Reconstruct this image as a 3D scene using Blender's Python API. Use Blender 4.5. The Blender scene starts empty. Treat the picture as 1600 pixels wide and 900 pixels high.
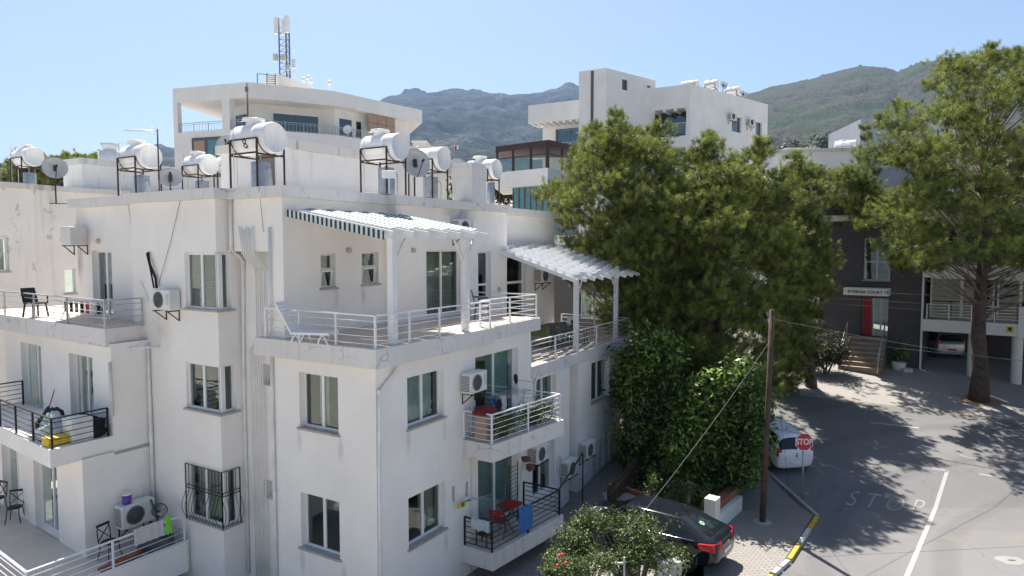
import bpy, bmesh, math, random
import numpy as np
from mathutils import Vector, noise
random.seed(7)
C = bpy.context.scene
COL = C.collection
R = math.radians
# ---------------- camera, sky, sun, exposure ----------------
F = 1066.67; CZ = 9.4; PITCH = math.atan(66/F)
cam = bpy.data.cameras.new('camera'); cam.lens = 24; cam.sensor_width = 36; cam.clip_end = 15000; cam.clip_start = .1
co = bpy.data.objects.new('camera', cam); COL.objects.link(co)
co.location = (0, 0, CZ); co.rotation_euler = (R(90)-PITCH, 0, 0); C.camera = co
SUN_AZ = (-.27, .963)      # towards the sun, in plan
SUN_EL = R(60)
sd = Vector((SUN_AZ[0]*math.cos(SUN_EL), SUN_AZ[1]*math.cos(SUN_EL), math.sin(SUN_EL))).normalized()
sun = bpy.data.lights.new('sun', 'SUN'); sun.energy = 4.5; sun.angle = R(.5); sun.color = (1, .95, .87)
so = bpy.data.objects.new('sun', sun); COL.objects.link(so); so.rotation_euler = sd.to_track_quat('Z', 'Y').to_euler()
w = bpy.data.worlds.new('World'); C.world = w; w.use_nodes = True
nt = w.node_tree; bg = nt.nodes['Background']; sky = nt.nodes.new('ShaderNodeTexSky')
sky.sky_type = 'NISHITA'; sky.sun_disc = False; sky.sun_elevation = SUN_EL
sky.sun_rotation = math.atan2(SUN_AZ[0], SUN_AZ[1]); sky.air_density = 1.0; sky.dust_density = 1.6; sky.ozone_density = 1.3
nt.links.new(sky.outputs[0], bg.inputs[0]); bg.inputs[1].default_value = .060
C.view_settings.view_transform = 'Standard'; C.view_settings.look = 'None'; C.view_settings.gamma = 1
C.view_settings.exposure = 1.33
C.render.engine = 'CYCLES'
C.cycles.max_bounces = 7; C.cycles.transparent_max_bounces = 12; C.cycles.volume_bounces = 0

# ---------------- geometry of the view ----------------
cp, sp = math.cos(PITCH), math.sin(PITCH)
def ray(px, py):
    x = (px-800)/F; z = (450-py)/F
    return (x, cp+z*sp, -sp+z*cp)
def dep(px, py, Y):
    r = ray(px, py); s = Y/r[1]
    return Vector((r[0]*s, Y, CZ+r[2]*s))
def hz(px, py, z):
    r = ray(px, py); s = (z-CZ)/r[2]
    return (r[0]*s, r[1]*s)
def gz(y):
    if y < 24: return 0.0
    if y < 41: return .148*(y-24)
    if y < 60: return 2.516+.03*(y-41)
    return 3.086+.10*(y-60)
def gh(px, py, dz=0):
    r = ray(px, py); s = 20
    for i in range(200):
        s = ((gz(s*r[1])+dz-CZ)/r[2])*.5+s*.5
    return Vector((s*r[0], s*r[1], gz(s*r[1])+dz))
def vpdir(x):      # plan direction towards the vanishing point at pixel column x
    d = math.hypot(x-800, F/cp); return ((x-800)/d, (F/cp)/d)
B = vpdir(-970); A = (abs(B[1]), abs(B[0]))
C0 = (dep(588, 700, 15.63).x, 15.63)
def pt(u, v): return (C0[0]+u*A[0]+v*B[0], C0[1]+u*A[1]+v*B[1])

class Fr:
    """upright frame: s along the wall (left to right as seen), n outwards, z up"""
    def __init__(f, p, q):
        f.p = p; L = math.hypot(q[0]-p[0], q[1]-p[1]); f.L = L
        f.d = ((q[0]-p[0])/L, (q[1]-p[1])/L); f.n = (f.d[1], -f.d[0])
    def w(f, s, n, z): return Vector((f.p[0]+f.d[0]*s+f.n[0]*n, f.p[1]+f.d[1]*s+f.n[1]*n, z))
    def px(f, px, py, n=0):
        r = ray(px, py); p0 = (f.p[0]+f.n[0]*n, f.p[1]+f.n[1]*n); d = f.d
        det = -r[0]*d[1]+d[0]*r[1]
        k = (-p0[0]*d[1]+d[0]*p0[1])/det
        X, Y = k*r[0], k*r[1]
        return ((X-p0[0])*d[0]+(Y-p0[1])*d[1], CZ+k*r[2])
def FU(v, u0=0, u1=1): return Fr(pt(u0, v), pt(u1, v))     # walls receding right
def FV(u, v0, v1): return Fr(pt(u, v0), pt(u, v1))         # left family, v0 > v1

# ---------------- materials ----------------
MT = {}
def nmat(name):
    m = bpy.data.materials.new(name); m.use_nodes = True; MT[name] = m
    return m, m.node_tree, m.node_tree.nodes['Principled BSDF']
def mat(name, col, rough=.6, metal=0, var=.12, scale=3.0, bump=0, bscale=40, spec=.5):
    m, t, p = nmat(name)
    p.inputs['Roughness'].default_value = rough; p.inputs['Metallic'].default_value = metal
    p.inputs['Specular IOR Level'].default_value = spec
    tc = t.nodes.new('ShaderNodeTexCoord'); n = t.nodes.new('ShaderNodeTexNoise'); n.inputs['Scale'].default_value = scale; n.inputs['Detail'].default_value = 6
    t.links.new(tc.outputs['Object'], n.inputs['Vector'])
    r = t.nodes.new('ShaderNodeValToRGB'); r.color_ramp.elements[0].position = .3; r.color_ramp.elements[1].position = .7
    r.color_ramp.elements[0].color = (*[c*(1-var) for c in col], 1); r.color_ramp.elements[1].color = (*[min(1, c*(1+var*.6)) for c in col], 1)
    t.links.new(n.outputs['Fac'], r.inputs[0]); t.links.new(r.outputs[0], p.inputs['Base Color'])
    if bump:
        n2 = t.nodes.new('ShaderNodeTexNoise'); n2.inputs['Scale'].default_value = bscale; n2.inputs['Detail'].default_value = 4
        t.links.new(tc.outputs['Object'], n2.inputs['Vector'])
        b = t.nodes.new('ShaderNodeBump'); b.inputs['Strength'].default_value = bump; b.inputs['Distance'].default_value = .02
        t.links.new(n2.outputs['Fac'], b.inputs['Height']); t.links.new(b.outputs[0], p.inputs['Normal'])
    return m
def ramp(t, src, p0, p1, c0=(0, 0, 0, 1), c1=(1, 1, 1, 1)):
    r = t.nodes.new('ShaderNodeValToRGB'); r.color_ramp.elements[0].position = p0; r.color_ramp.elements[1].position = p1
    r.color_ramp.elements[0].color = c0; r.color_ramp.elements[1].color = c1
    t.links.new(src, r.inputs[0]); return r.outputs[0]
def mix(t, fac, a, b, mode='MIX'):
    m = t.nodes.new('ShaderNodeMix'); m.data_type = 'RGBA'; m.blend_type = mode
    for i, v in ((0, fac), (6, a), (7, b)):
        if isinstance(v, (int, float)): m.inputs[i].default_value = v
        elif isinstance(v, tuple): m.inputs[i].default_value = v
        else: t.links.new(v, m.inputs[i])
    return m.outputs[2]
def noisen(t, vec, scale, detail=5, rough=.55, dist=0):
    n = t.nodes.new('ShaderNodeTexNoise'); n.inputs['Scale'].default_value = scale; n.inputs['Detail'].default_value = detail
    n.inputs['Roughness'].default_value = rough; n.inputs['Distortion'].default_value = dist
    t.links.new(vec, n.inputs['Vector']); return n.outputs['Fac']
def mapping(t, vec, sc):
    m = t.nodes.new('ShaderNodeMapping'); m.inputs['Scale'].default_value = sc; t.links.new(vec, m.inputs[0]); return m.outputs[0]
def paint(name, col, dirt=.35, dcol=(.30, .28, .25), peel=0, spots=(), crack=0, room=True):
    """outdoor wall paint: mottling, run marks, worn patches"""
    m, t, p = nmat(name); p.inputs['Roughness'].default_value = .85; p.inputs['Specular IOR Level'].default_value = .25
    g = t.nodes.new('ShaderNodeNewGeometry').outputs['Position']
    c = mix(t, ramp(t, noisen(t, g, .7, 6), .3, .7), (*[x*.93 for x in col], 1), (*[min(1, x*1.04) for x in col], 1))
    streak = ramp(t, noisen(t, mapping(t, g, (2.2, 2.2, .25)), 1.6, 7, .6), .54, .80)
    sm = t.nodes.new('ShaderNodeMath'); sm.operation = 'MULTIPLY'; sm.inputs[1].default_value = dirt; t.links.new(streak, sm.inputs[0])
    c = mix(t, sm.outputs[0], c, (*dcol, 1))
    fine = ramp(t, noisen(t, g, 9, 5, .7), .66, .76)
    fm = t.nodes.new('ShaderNodeMath'); fm.operation = 'MULTIPLY'; fm.inputs[1].default_value = dirt*.5; t.links.new(fine, fm.inputs[0])
    c = mix(t, fm.outputs[0], c, (*[x*.6 for x in col], 1))
    if peel:
        pl = ramp(t, noisen(t, g, 1.3, 9, .62, .4), .60, .615)
        pm = t.nodes.new('ShaderNodeMath'); pm.operation = 'MULTIPLY'; pm.inputs[1].default_value = peel; t.links.new(pl, pm.inputs[0])
        c = mix(t, pm.outputs[0], c, (.38, .36, .34, 1))
    if crack:
        vc = t.nodes.new('ShaderNodeTexVoronoi'); vc.feature = 'DISTANCE_TO_EDGE'; vc.inputs['Scale'].default_value = .9
        dm_ = t.nodes.new('ShaderNodeVectorMath'); dm_.operation = 'ADD'; nv = t.nodes.new('ShaderNodeTexNoise'); nv.inputs['Scale'].default_value = 5; nv.inputs['Detail'].default_value = 6
        t.links.new(g, nv.inputs['Vector']); sc_ = t.nodes.new('ShaderNodeVectorMath'); sc_.operation = 'SCALE'; sc_.inputs['Scale'].default_value = .35; t.links.new(nv.outputs['Color'], sc_.inputs[0])
        t.links.new(g, dm_.inputs[0]); t.links.new(sc_.outputs[0], dm_.inputs[1]); t.links.new(dm_.outputs[0], vc.inputs['Vector'])
        cm = mix(t, 1.0, ramp(t, vc.outputs['Distance'], .004, .014, (crack,)*3+(1,), (0, 0, 0, 1)), ramp(t, noisen(t, g, .8, 3), .5, .58), 'MULTIPLY')
        c = mix(t, cm, c, (.16, .15, .14, 1))
    for (q, rad, scol, amt) in spots:      # soot and rust marks at their own places
        s = t.nodes.new('ShaderNodeVectorMath'); s.operation = 'SUBTRACT'; s.inputs[1].default_value = q; t.links.new(g, s.inputs[0])
        s2 = t.nodes.new('ShaderNodeVectorMath'); s2.operation = 'MULTIPLY'; s2.inputs[1].default_value = (1/rad[0], 1/rad[0], 1/rad[1]); t.links.new(s.outputs[0], s2.inputs[0])
        ln = t.nodes.new('ShaderNodeVectorMath'); ln.operation = 'LENGTH'; t.links.new(s2.outputs[0], ln.inputs[0])
        f = ramp(t, ln.outputs['Value'], 0, 1, (amt, amt, amt, 1), (0, 0, 0, 1))
        nz = ramp(t, noisen(t, g, 3.5, 5), .25, .6, (.35, .35, .35, 1), (1, 1, 1, 1))
        ff = mix(t, 1.0, f, nz, 'MULTIPLY')
        c = mix(t, ff, c, (*scol, 1))
    if room: c = mix(t, t.nodes.new('ShaderNodeNewGeometry').outputs['Backfacing'], c, (.07, .065, .06, 1))      # wall backs coloured dark, the shade of unlit rooms put into the paint
    t.links.new(c, p.inputs['Base Color'])
    b = t.nodes.new('ShaderNodeBump'); b.inputs['Strength'].default_value = .25; b.inputs['Distance'].default_value = .01
    t.links.new(noisen(t, g, 45, 4), b.inputs['Height']); t.links.new(b.outputs[0], p.inputs['Normal'])
    return m
def glass(name, tint=(.80, .87, .85), ior=1.9):
    m = bpy.data.materials.new(name); m.use_nodes = True; MT[name] = m; t = m.node_tree
    t.nodes.remove(t.nodes['Principled BSDF'])
    tr = t.nodes.new('ShaderNodeBsdfTransparent'); tr.inputs[0].default_value = (*tint, 1)
    gp = t.nodes.new('ShaderNodeNewGeometry').outputs['Position']; bb = t.nodes.new('ShaderNodeBump'); bb.inputs['Strength'].default_value = .06; bb.inputs['Distance'].default_value = .1; t.links.new(noisen(t, gp, 1.3, 2), bb.inputs['Height'])
    gl = t.nodes.new('ShaderNodeBsdfGlossy'); t.links.new(bb.outputs[0], gl.inputs['Normal']); gl.inputs['Roughness'].default_value = .03; gl.inputs[0].default_value = (.9, .95, .95, 1)
    lw = t.nodes.new('ShaderNodeLayerWeight'); lw.inputs[0].default_value = .5
    fr = ramp(t, lw.outputs['Facing'], .42, 1, (.05*ior, .05*ior, .05*ior, 1), (1, 1, 1, 1))
    mx = t.nodes.new('ShaderNodeMixShader'); t.links.new(fr, mx.inputs[0]); t.links.new(tr.outputs[0], mx.inputs[1]); t.links.new(gl.outputs[0], mx.inputs[2])
    t.links.new(mx.outputs[0], t.nodes['Material Output'].inputs[0]); return m
def striped(name, c1, c2, wid, d=(1, 0), rough=.8):
    """cloth with woven stripes, d = plan direction the stripes follow each other in"""
    m, t, p = nmat(name); p.inputs['Roughness'].default_value = rough
    g = t.nodes.new('ShaderNodeNewGeometry').outputs['Position']
    dt = t.nodes.new('ShaderNodeVectorMath'); dt.operation = 'DOT_PRODUCT'; dt.inputs[1].default_value = (d[0], d[1], 0); t.links.new(g, dt.inputs[0])
    dv = t.nodes.new('ShaderNodeMath'); dv.operation = 'DIVIDE'; dv.inputs[1].default_value = wid*2; t.links.new(dt.outputs['Value'], dv.inputs[0])
    fr = t.nodes.new('ShaderNodeMath'); fr.operation = 'FRACT'; t.links.new(dv.outputs[0], fr.inputs[0])
    f = ramp(t, fr.outputs[0], .49, .51)
    t.links.new(mix(t, f, (*c1, 1), (*c2, 1)), p.inputs['Base Color']); return m
def bricks(name, c1, c2, mortar, sx, sz, plane='wall', ang=0, msize=.012, bump=.4, gdir=None):
    m, t, p = nmat(name); p.inputs['Roughness'].default_value = .85
    tc = t.nodes.new('ShaderNodeTexCoord')
    g = t.nodes.new('ShaderNodeNewGeometry').outputs['Position']
    if plane == 'wall':
        dt = t.nodes.new('ShaderNodeVectorMath'); dt.operation = 'DOT_PRODUCT'; dt.inputs[1].default_value = (gdir[0], gdir[1], 0); t.links.new(g, dt.inputs[0])
        sx_ = t.nodes.new('ShaderNodeSeparateXYZ'); t.links.new(g, sx_.inputs[0])
        cb = t.nodes.new('ShaderNodeCombineXYZ'); t.links.new(dt.outputs['Value'], cb.inputs[0]); t.links.new(sx_.outputs[2], cb.inputs[1]); vec = cb.outputs[0]
    else:
        mp = t.nodes.new('ShaderNodeMapping'); mp.inputs['Rotation'].default_value = (0, 0, ang); t.links.new(g, mp.inputs[0]); vec = mp.outputs[0]
    b = t.nodes.new('ShaderNodeTexBrick'); b.inputs['Scale'].default_value = 1; b.inputs['Brick Width'].default_value = sx; b.inputs['Row Height'].default_value = sz
    b.inputs['Mortar Size'].default_value = msize; b.inputs['Color1'].default_value = (*c1, 1); b.inputs['Color2'].default_value = (*c2, 1); b.inputs['Mortar'].default_value = (*mortar, 1)
    t.links.new(vec, b.inputs['Vector'])
    c = mix(t, ramp(t, noisen(t, g, .6, 6), .35, .7, (.0, .0, .0, 1), (.5, .5, .5, 1)), b.outputs['Color'], (*[x*.72 for x in c1], 1))
    t.links.new(c, p.inputs['Base Color'])
    bp = t.nodes.new('ShaderNodeBump'); bp.inputs['Strength'].default_value = bump; bp.inputs['Distance'].default_value = .02; bp.invert = True
    t.links.new(b.outputs['Fac'], bp.inputs['Height']); t.links.new(bp.outputs[0], p.inputs['Normal'])
    return m
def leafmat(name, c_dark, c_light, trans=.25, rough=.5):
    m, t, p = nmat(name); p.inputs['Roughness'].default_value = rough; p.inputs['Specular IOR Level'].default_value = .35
    at = t.nodes.new('ShaderNodeAttribute'); at.attribute_name = 'tint_and_light'
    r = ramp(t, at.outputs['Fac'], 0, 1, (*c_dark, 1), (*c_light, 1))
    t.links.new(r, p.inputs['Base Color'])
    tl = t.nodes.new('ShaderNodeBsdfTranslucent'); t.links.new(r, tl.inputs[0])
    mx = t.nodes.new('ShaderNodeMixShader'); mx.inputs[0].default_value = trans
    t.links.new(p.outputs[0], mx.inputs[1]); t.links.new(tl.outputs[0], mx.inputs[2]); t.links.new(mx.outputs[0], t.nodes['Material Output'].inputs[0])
    return m

# ---------------- mesh builder ----------------
class MB:
    def __init__(s): s.v = []; s.f = []; s.sm = []
    def add(s, vs, fs, smooth=False):
        o = len(s.v); s.v += [tuple(x) for x in vs]; s.f += [tuple(i+o for i in f) for f in fs]; s.sm += [smooth]*len(fs)
    def hexa(s, p):    # 8 points, bottom 0-3 ccw, top 4-7
        s.add(p, [(3, 2, 1, 0), (4, 5, 6, 7), (0, 1, 5, 4), (1, 2, 6, 5), (2, 3, 7, 6), (3, 0, 4, 7)])
    def fb(s, fr, s0, s1, n0, n1, z0, z1):
        s.hexa([fr.w(s0, n1, z0), fr.w(s1, n1, z0), fr.w(s1, n0, z0), fr.w(s0, n0, z0), fr.w(s0, n1, z1), fr.w(s1, n1, z1), fr.w(s1, n0, z1), fr.w(s0, n0, z1)])
    def box(s, x0, x1, y0, y1, z0, z1):
        s.hexa([(x0, y0, z0), (x1, y0, z0), (x1, y1, z0), (x0, y1, z0), (x0, y0, z1), (x1, y0, z1), (x1, y1, z1), (x0, y1, z1)])
    def prism(s, poly, z0, z1):
        a = sum(poly[i][0]*poly[(i+1) % len(poly)][1]-poly[(i+1) % len(poly)][0]*poly[i][1] for i in range(len(poly)))
        if a < 0: poly = poly[::-1]
        n = len(poly)
        z0f = z0 if callable(z0) else (lambda x, y: z0); z1f = z1 if callable(z1) else (lambda x, y: z1)
        s.add([(x, y, z0f(x, y)) for x, y in poly]+[(x, y, z1f(x, y)) for x, y in poly],
              [tuple(range(n-1, -1, -1)), tuple(range(n, 2*n))]+[(i, (i+1) % n, n+(i+1) % n, n+i) for i in range(n)])
    def bar(s, p, q, w=.03, h=None, up=(0, 0, 1)):
        h = h or w; p = Vector(p); q = Vector(q); d = (q-p).normalized(); up = Vector(up)
        if abs(d.dot(up)) > .95: up = Vector((1, 0, 0))
        r = d.cross(up).normalized()*w/2; u = r.cross(d).normalized()*h/2
        s.add([p-r-u, p+r-u, p+r+u, p-r+u, q-r-u, q+r-u, q+r+u, q-r+u], [(0, 3, 2, 1)[::-1], (4, 5, 6, 7)[::-1], (0, 1, 5, 4), (1, 2, 6, 5), (2, 3, 7, 6), (3, 0, 4, 7)])
    def tube(s, pts, r, n=8, cap=True, smooth=True):
        pts = [Vector(p) for p in pts]; rs = r if isinstance(r, (list, tuple)) else [r]*len(pts)
        o = len(s.v); ref = Vector((0, 0, 1)); prev = None
        for i, p in enumerate(pts):
            d = (pts[min(i+1, len(pts)-1)]-pts[max(i-1, 0)]).normalized()
            if prev is None: prev = d.cross(ref if abs(d.z) < .9 else Vector((1, 0, 0))).normalized()
            a = (prev-d*prev.dot(d)).normalized(); b = d.cross(a); prev = a
            for k in range(n):
                t = 2*math.pi*k/n; s.v.append(tuple(p+(a*math.cos(t)+b*math.sin(t))*rs[i]))
        for i in range(len(pts)-1):
            for k in range(n):
                s.f.append((o+i*n+k, o+i*n+(k+1) % n, o+(i+1)*n+(k+1) % n, o+(i+1)*n+k)); s.sm.append(smooth)
        if cap:
            s.f.append(tuple(o+k for k in range(n-1, -1, -1))); s.f.append(tuple(o+(len(pts)-1)*n+k for k in range(n))); s.sm += [False, False]
    def lathe(s, c, ax, prof, n=20, smooth=True):   # prof: (distance along ax, radius)
        ax = Vector(ax).normalized(); c = Vector(c); a = ax.cross(Vector((0, 0, 1)) if abs(ax.z) < .9 else Vector((1, 0, 0))).normalized(); b = ax.cross(a)
        o = len(s.v)
        for (h, r) in prof:
            for k in range(n):
                t = 2*math.pi*k/n; s.v.append(tuple(c+ax*h+(a*math.cos(t)+b*math.sin(t))*max(r, 1e-4)))
        for i in range(len(prof)-1):
            for k in range(n):
                s.f.append((o+i*n+k, o+i*n+(k+1) % n, o+(i+1)*n+(k+1) % n, o+(i+1)*n+k)); s.sm.append(smooth)
    def quad(s, a, b, c, d): s.add([a, b, c, d], [(0, 1, 2, 3)])
    def build(s, name, m, parent=None, local=False, bevel=0, recalc=True):
        me = bpy.data.meshes.new(name); me.from_pydata(s.v, [], s.f); me.update()
        if recalc:
            bm = bmesh.new(); bm.from_mesh(me); bmesh.ops.recalc_face_normals(bm, faces=bm.faces); bm.to_mesh(me); bm.free()
        me.polygons.foreach_set('use_smooth', s.sm)
        if isinstance(m, str): m = MT[m]
        me.materials.append(m)
        o = bpy.data.objects.new(name, me); COL.objects.link(o)
        if parent:
            o.parent = parent
            if parent.type == 'EMPTY' and not local: o.location = -parent.location
        if bevel:
            b = o.modifiers.new('bevel', 'BEVEL'); b.width = bevel; b.segments = 2; b.limit_method = 'ANGLE'
        return o
def tag(o, label, cat, group=None):
    o['label'] = label; o['category'] = cat
    if group: o['group'] = group
    return o
def struct(o): o['kind'] = 'structure'; return o
def thing(name, label, cat, loc=(0, 0, 0), rz=0, group=None):
    o = bpy.data.objects.new(name, None); COL.objects.link(o); o.location = loc; o.rotation_euler = (0, 0, rz); o.empty_display_size = .3
    return tag(o, label, cat, group)
def copy_tree(o, parent=None):
    c = o.copy(); COL.objects.link(c); c.parent = parent
    for ch in list(o.children): copy_tree(ch, c)
    return c
def place(proto, used, label, loc, rz, group=None, scale=None):
    o = proto if not used else copy_tree(proto)
    o.location = loc; o.rotation_euler = (0, 0, rz); o['label'] = label
    if group: o['group'] = group
    if scale: o.scale = scale
    return o

# ---------------- palette ----------------
mat('white_metal', (.80, .80, .80), .4, 0, .06); mat('upvc', (.80, .80, .79), .35, 0, .04); mat('grey_upvc', (.09, .10, .11), .4)
mat('dark_metal', (.02, .02, .022), .45, .3); mat('rust_iron', (.055, .032, .024), .8, .1, .4, 8); mat('steel', (.45, .47, .48), .4, .7)
mat('galv', (.42, .45, .48), .45, .6, .2, 5); paint('tank_white', (.80, .80, .79), .32, (.36, .26, .18), room=False); MT['tank_white'].node_tree.nodes['Principled BSDF'].inputs['Roughness'].default_value = .38; mat('plastic_white', (.78, .78, .76), .4)
mat('ac_white', (.72, .72, .69), .45, 0, .06); mat('ac_dark', (.05, .05, .055), .6); mat('ac_grill', (.22, .22, .22), .5)
mat('tile_floor', (.60, .49, .40), .5, 0, .12, 2); mat('tile_pale', (.62, .57, .50), .5, 0, .1, 2); mat('sill', (.42, .38, .35), .6, 0, .2, 6)
mat('curtain', (.62, .62, .60), .9, 0, .1, 4); mat('curtain_beige', (.50, .44, .36), .9); mat('curtain_dark', (.16, .14, .13), .9); mat('curtain_blue', (.50, .58, .60), .9)
mat('soffit', (.70, .68, .64), .8); mat('roof_screed', (.55, .53, .50), .9, 0, .2, 1.5, .3)
mat('dish', (.50, .50, .48), .5, .1, .15, 4); mat('pipe', (.78, .77, .75), .5, 0, .12, 2); mat('cable_white', (.7, .7, .7), .6); mat('cable', (.03, .03, .03), .7)
mat('red', (.40, .02, .03), .5); mat('dark_red', (.16, .015, .02), .8); mat('blue_cloth', (.05, .17, .42), .9, 0, .2, 9); mat('green_cloth', (.20, .19, .07), .9, 0, .2, 6)
mat('black_cloth', (.015, .015, .017), .95); mat('wood', (.10, .06, .035), .8, 0, .3, 6); mat('wood_post', (.085, .055, .04), .9, 0, .35, 3, .5, 12)
mat('purple', (.13, .06, .33), .5); mat('neon', (.25, .8, .05), .5); mat('yellow', (.65, .45, .03), .6); mat('terracotta', (.32, .11, .06), .85, 0, .3, 5)
mat('concrete', (.36, .34, .32), .9, 0, .2, 2, .3); mat('brown_metal', (.05, .022, .02), .6); mat('tan_panel', (.38, .27, .20), .6, 0, .1)
mat('bark', (.09, .06, .048), .95, 0, .45, 5, 1.0, 14); mat('bark_pale', (.16, .13, .11), .95, 0, .35, 6, .6, 18)
mat('grey_clad', (.075, .068, .07), .7, 0, .15, 1); mat('teal_glass', (.10, .25, .28), .15); mat('lime', (.45, .6, .03), .6); mat('flower_red', (.6, .03, .08), .6)
mat('black_car', (.010, .012, .018), .08, 0, .02); mat('white_car', (.78, .79, .80), .2, 0, .02); mat('silver_car', (.45, .46, .47), .25, .5, .02)
mat('tyre', (.015, .015, .015), .9); mat('tail_red', (.55, .01, .02), .15); mat('plate', (.75, .75, .72), .5); mat('rim', (.5, .5, .52), .3, .8)
mat('car_glass', (.012, .016, .017), .04); mat('shutter', (.80, .80, .79), .5); mat('straw', (.20, .09, .06), .9, 0, .5, 20)
mat('sign_yellow', (.7, .42, .02), .5); mat('grey_paint', (.30, .33, .37), .7, 0, .08, 1); mat('kerb_white', (.55, .53, .49), .8, 0, .35, 10); mat('kerb_yellow', (.52, .38, .05), .8, 0, .45, 10)
glass('glass'); glass('glass_blue', (.30, .42, .50), 2.2); glass('glass_rail', (.75, .82, .82), 1.5)
STR_G, STR_W = (.015, .05, .045), (.62, .66, .66)

# =====================================================================
# GROUND, ROAD, PAVEMENT
# =====================================================================
def gmat(name, base, dark, sc, patches=.3):
    m, t, p = nmat(name); p.inputs['Roughness'].default_value = .92; p.inputs['Specular IOR Level'].default_value = .2
    g = t.nodes.new('ShaderNodeNewGeometry').outputs['Position']
    c = mix(t, ramp(t, noisen(t, g, .18, 8, .6), .35, .68), (*base, 1), (*dark, 1))
    c = mix(t, ramp(t, noisen(t, mapping(t, g, (.25, 1.3, 1)), .5, 5, .6, 1.5), .56, .72, (0, 0, 0, 1), (patches,)*3+(1,)), c, (*[x*.62 for x in base], 1))
    c = mix(t, ramp(t, noisen(t, g, sc, 3, .8), .35, .75, (0, 0, 0, 1), (.35, .35, .35, 1)), c, (*[min(1, x*1.5) for x in base], 1))
    if 'asphalt' in name:
        vc = t.nodes.new('ShaderNodeTexVoronoi'); vc.feature = 'DISTANCE_TO_EDGE'; vc.inputs['Scale'].default_value = .22
        nv = t.nodes.new('ShaderNodeTexNoise'); nv.inputs['Scale'].default_value = 1.2; nv.inputs['Detail'].default_value = 7; t.links.new(g, nv.inputs['Vector'])
        a1 = t.nodes.new('ShaderNodeVectorMath'); a1.operation = 'SCALE'; a1.inputs['Scale'].default_value = 1.6; t.links.new(nv.outputs['Color'], a1.inputs[0])
        a2 = t.nodes.new('ShaderNodeVectorMath'); a2.operation = 'ADD'; t.links.new(g, a2.inputs[0]); t.links.new(a1.outputs[0], a2.inputs[1]); t.links.new(a2.outputs[0], vc.inputs['Vector'])
        c = mix(t, ramp(t, vc.outputs['Distance'], .003, .010, (.25, .25, .25, 1), (0, 0, 0, 1)), c, (.08, .08, .08, 1))
        wv = t.nodes.new('ShaderNodeTexWave'); wv.wave_type = 'RINGS'; wv.rings_direction = 'Z'; wv.inputs['Scale'].default_value = .10; wv.inputs['Distortion'].default_value = 1.5; wv.inputs['Detail'].default_value = 3
        mp = t.nodes.new('ShaderNodeMapping'); mp.inputs['Location'].default_value = (-22, -14, 0); t.links.new(g, mp.inputs[0]); t.links.new(mp.outputs[0], wv.inputs['Vector'])
        c = mix(t, ramp(t, wv.outputs['Fac'], .80, .97, (0, 0, 0, 1), (.30, .30, .30, 1)), c, (.10, .10, .10, 1))
        c = mix(t, ramp(t, noisen(t, g, .45, 4, .5), .62, .70, (0, 0, 0, 1), (.5, .5, .5, 1)), c, (.22, .20, .17, 1))
    t.links.new(c, p.inputs['Base Color'])
    b = t.nodes.new('ShaderNodeBump'); b.inputs['Strength'].default_value = .5; b.inputs['Distance'].default_value = .01
    t.links.new(noisen(t, g, sc*2, 3), b.inputs['Height']); t.links.new(b.outputs[0], p.inputs['Normal'])
    return m
gmat('asphalt', (.185, .18, .18), (.14, .137, .138), 30, .35); gmat('soil', (.13, .10, .075), (.08, .065, .05), 6); gmat('dusty_ground', (.36, .33, .29), (.30, .275, .24), 6); gmat('forecourt', (.30, .28, .265), (.24, .225, .21), 20, .3)
bricks('pavers', (.30, .275, .25), (.25, .23, .21), (.13, .12, .11), .22, .11, 'floor', R(36), .012)
gmat('marking', (.40, .395, .38), (.25, .245, .24), 25, .7); gmat('marking_letters', (.34, .335, .325), (.20, .198, .194), 22, .8); gmat('marking_worn', (.27, .265, .26), (.20, .198, .196), 25, .6); gmat('marking_yellow', (.33, .26, .10), (.2, .19, .17), 18, .8)
BR = [24, 41, 60]
def sheet(name, poly, dz, m):
    bm = bmesh.new(); vs = [bm.verts.new((x, y, 0)) for x, y in poly]; bm.faces.new(vs)
    for y in BR:
        bmesh.ops.bisect_plane(bm, geom=bm.verts[:]+bm.edges[:]+bm.faces[:], plane_co=(0, y, 0), plane_no=(0, 1, 0))
    for v in bm.verts: v.co.z = gz(v.co.y)+dz
    bm.normal_update()
    for f in bm.faces:
        if f.normal.z < 0: f.normal_flip()
    me = bpy.data.meshes.new(name); bm.to_mesh(me); bm.free(); me.materials.append(MT[m])
    o = bpy.data.objects.new(name, me); COL.objects.link(o); return o
struct(sheet('ground', [(-6000, -500), (6000, -500), (6000, 6500), (-6000, 6500)], 0, 'dusty_ground'))
struct(sheet('garden_soil', [(4.3, 22.6), (6.4, 21.9), (7.6, 23.2), (8.3, 28.8), (8.0, 33), (4, 34), (1.5, 29)], .010, 'soil'))
def P(px, py, z=0.1): return hz(px, py, z)
def PG(px, py): v = gh(px, py); return (v.x, v.y)
k1, k2, k3, k4 = P(1201, 751), P(1281, 806), P(1237, 875), P(1209, 900)
k0 = (k1[0]-.2, 41)
kk = (k4[0]-4.2, k4[1]-4.6)
f1, f2, f3 = PG(1285, 622), PG(1394, 634), PG(1600, 658)
fl = (f1[0]-(f3[0]-f1[0])*2.2, f1[1]-(f3[1]-f1[1])*2.2); fr_ = (f3[0]+(f3[0]-f1[0])*3, f3[1]+(f3[1]-f1[1])*3)
road = [(kk[0], kk[1]), k4, k3, k2, k1, (9.6, 29.0), (5.0, 31.2), (-8, 38), fl, f1, f2, f3, fr_, (60, -30), (kk[0], -30)]
struct(sheet('road', road, .006, 'asphalt'))
struct(sheet('forecourt', [(-20, 46), fl, f1, f2, f3, fr_, (fr_[0], 58), (-20, 58)], .014, 'forecourt'))
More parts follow.
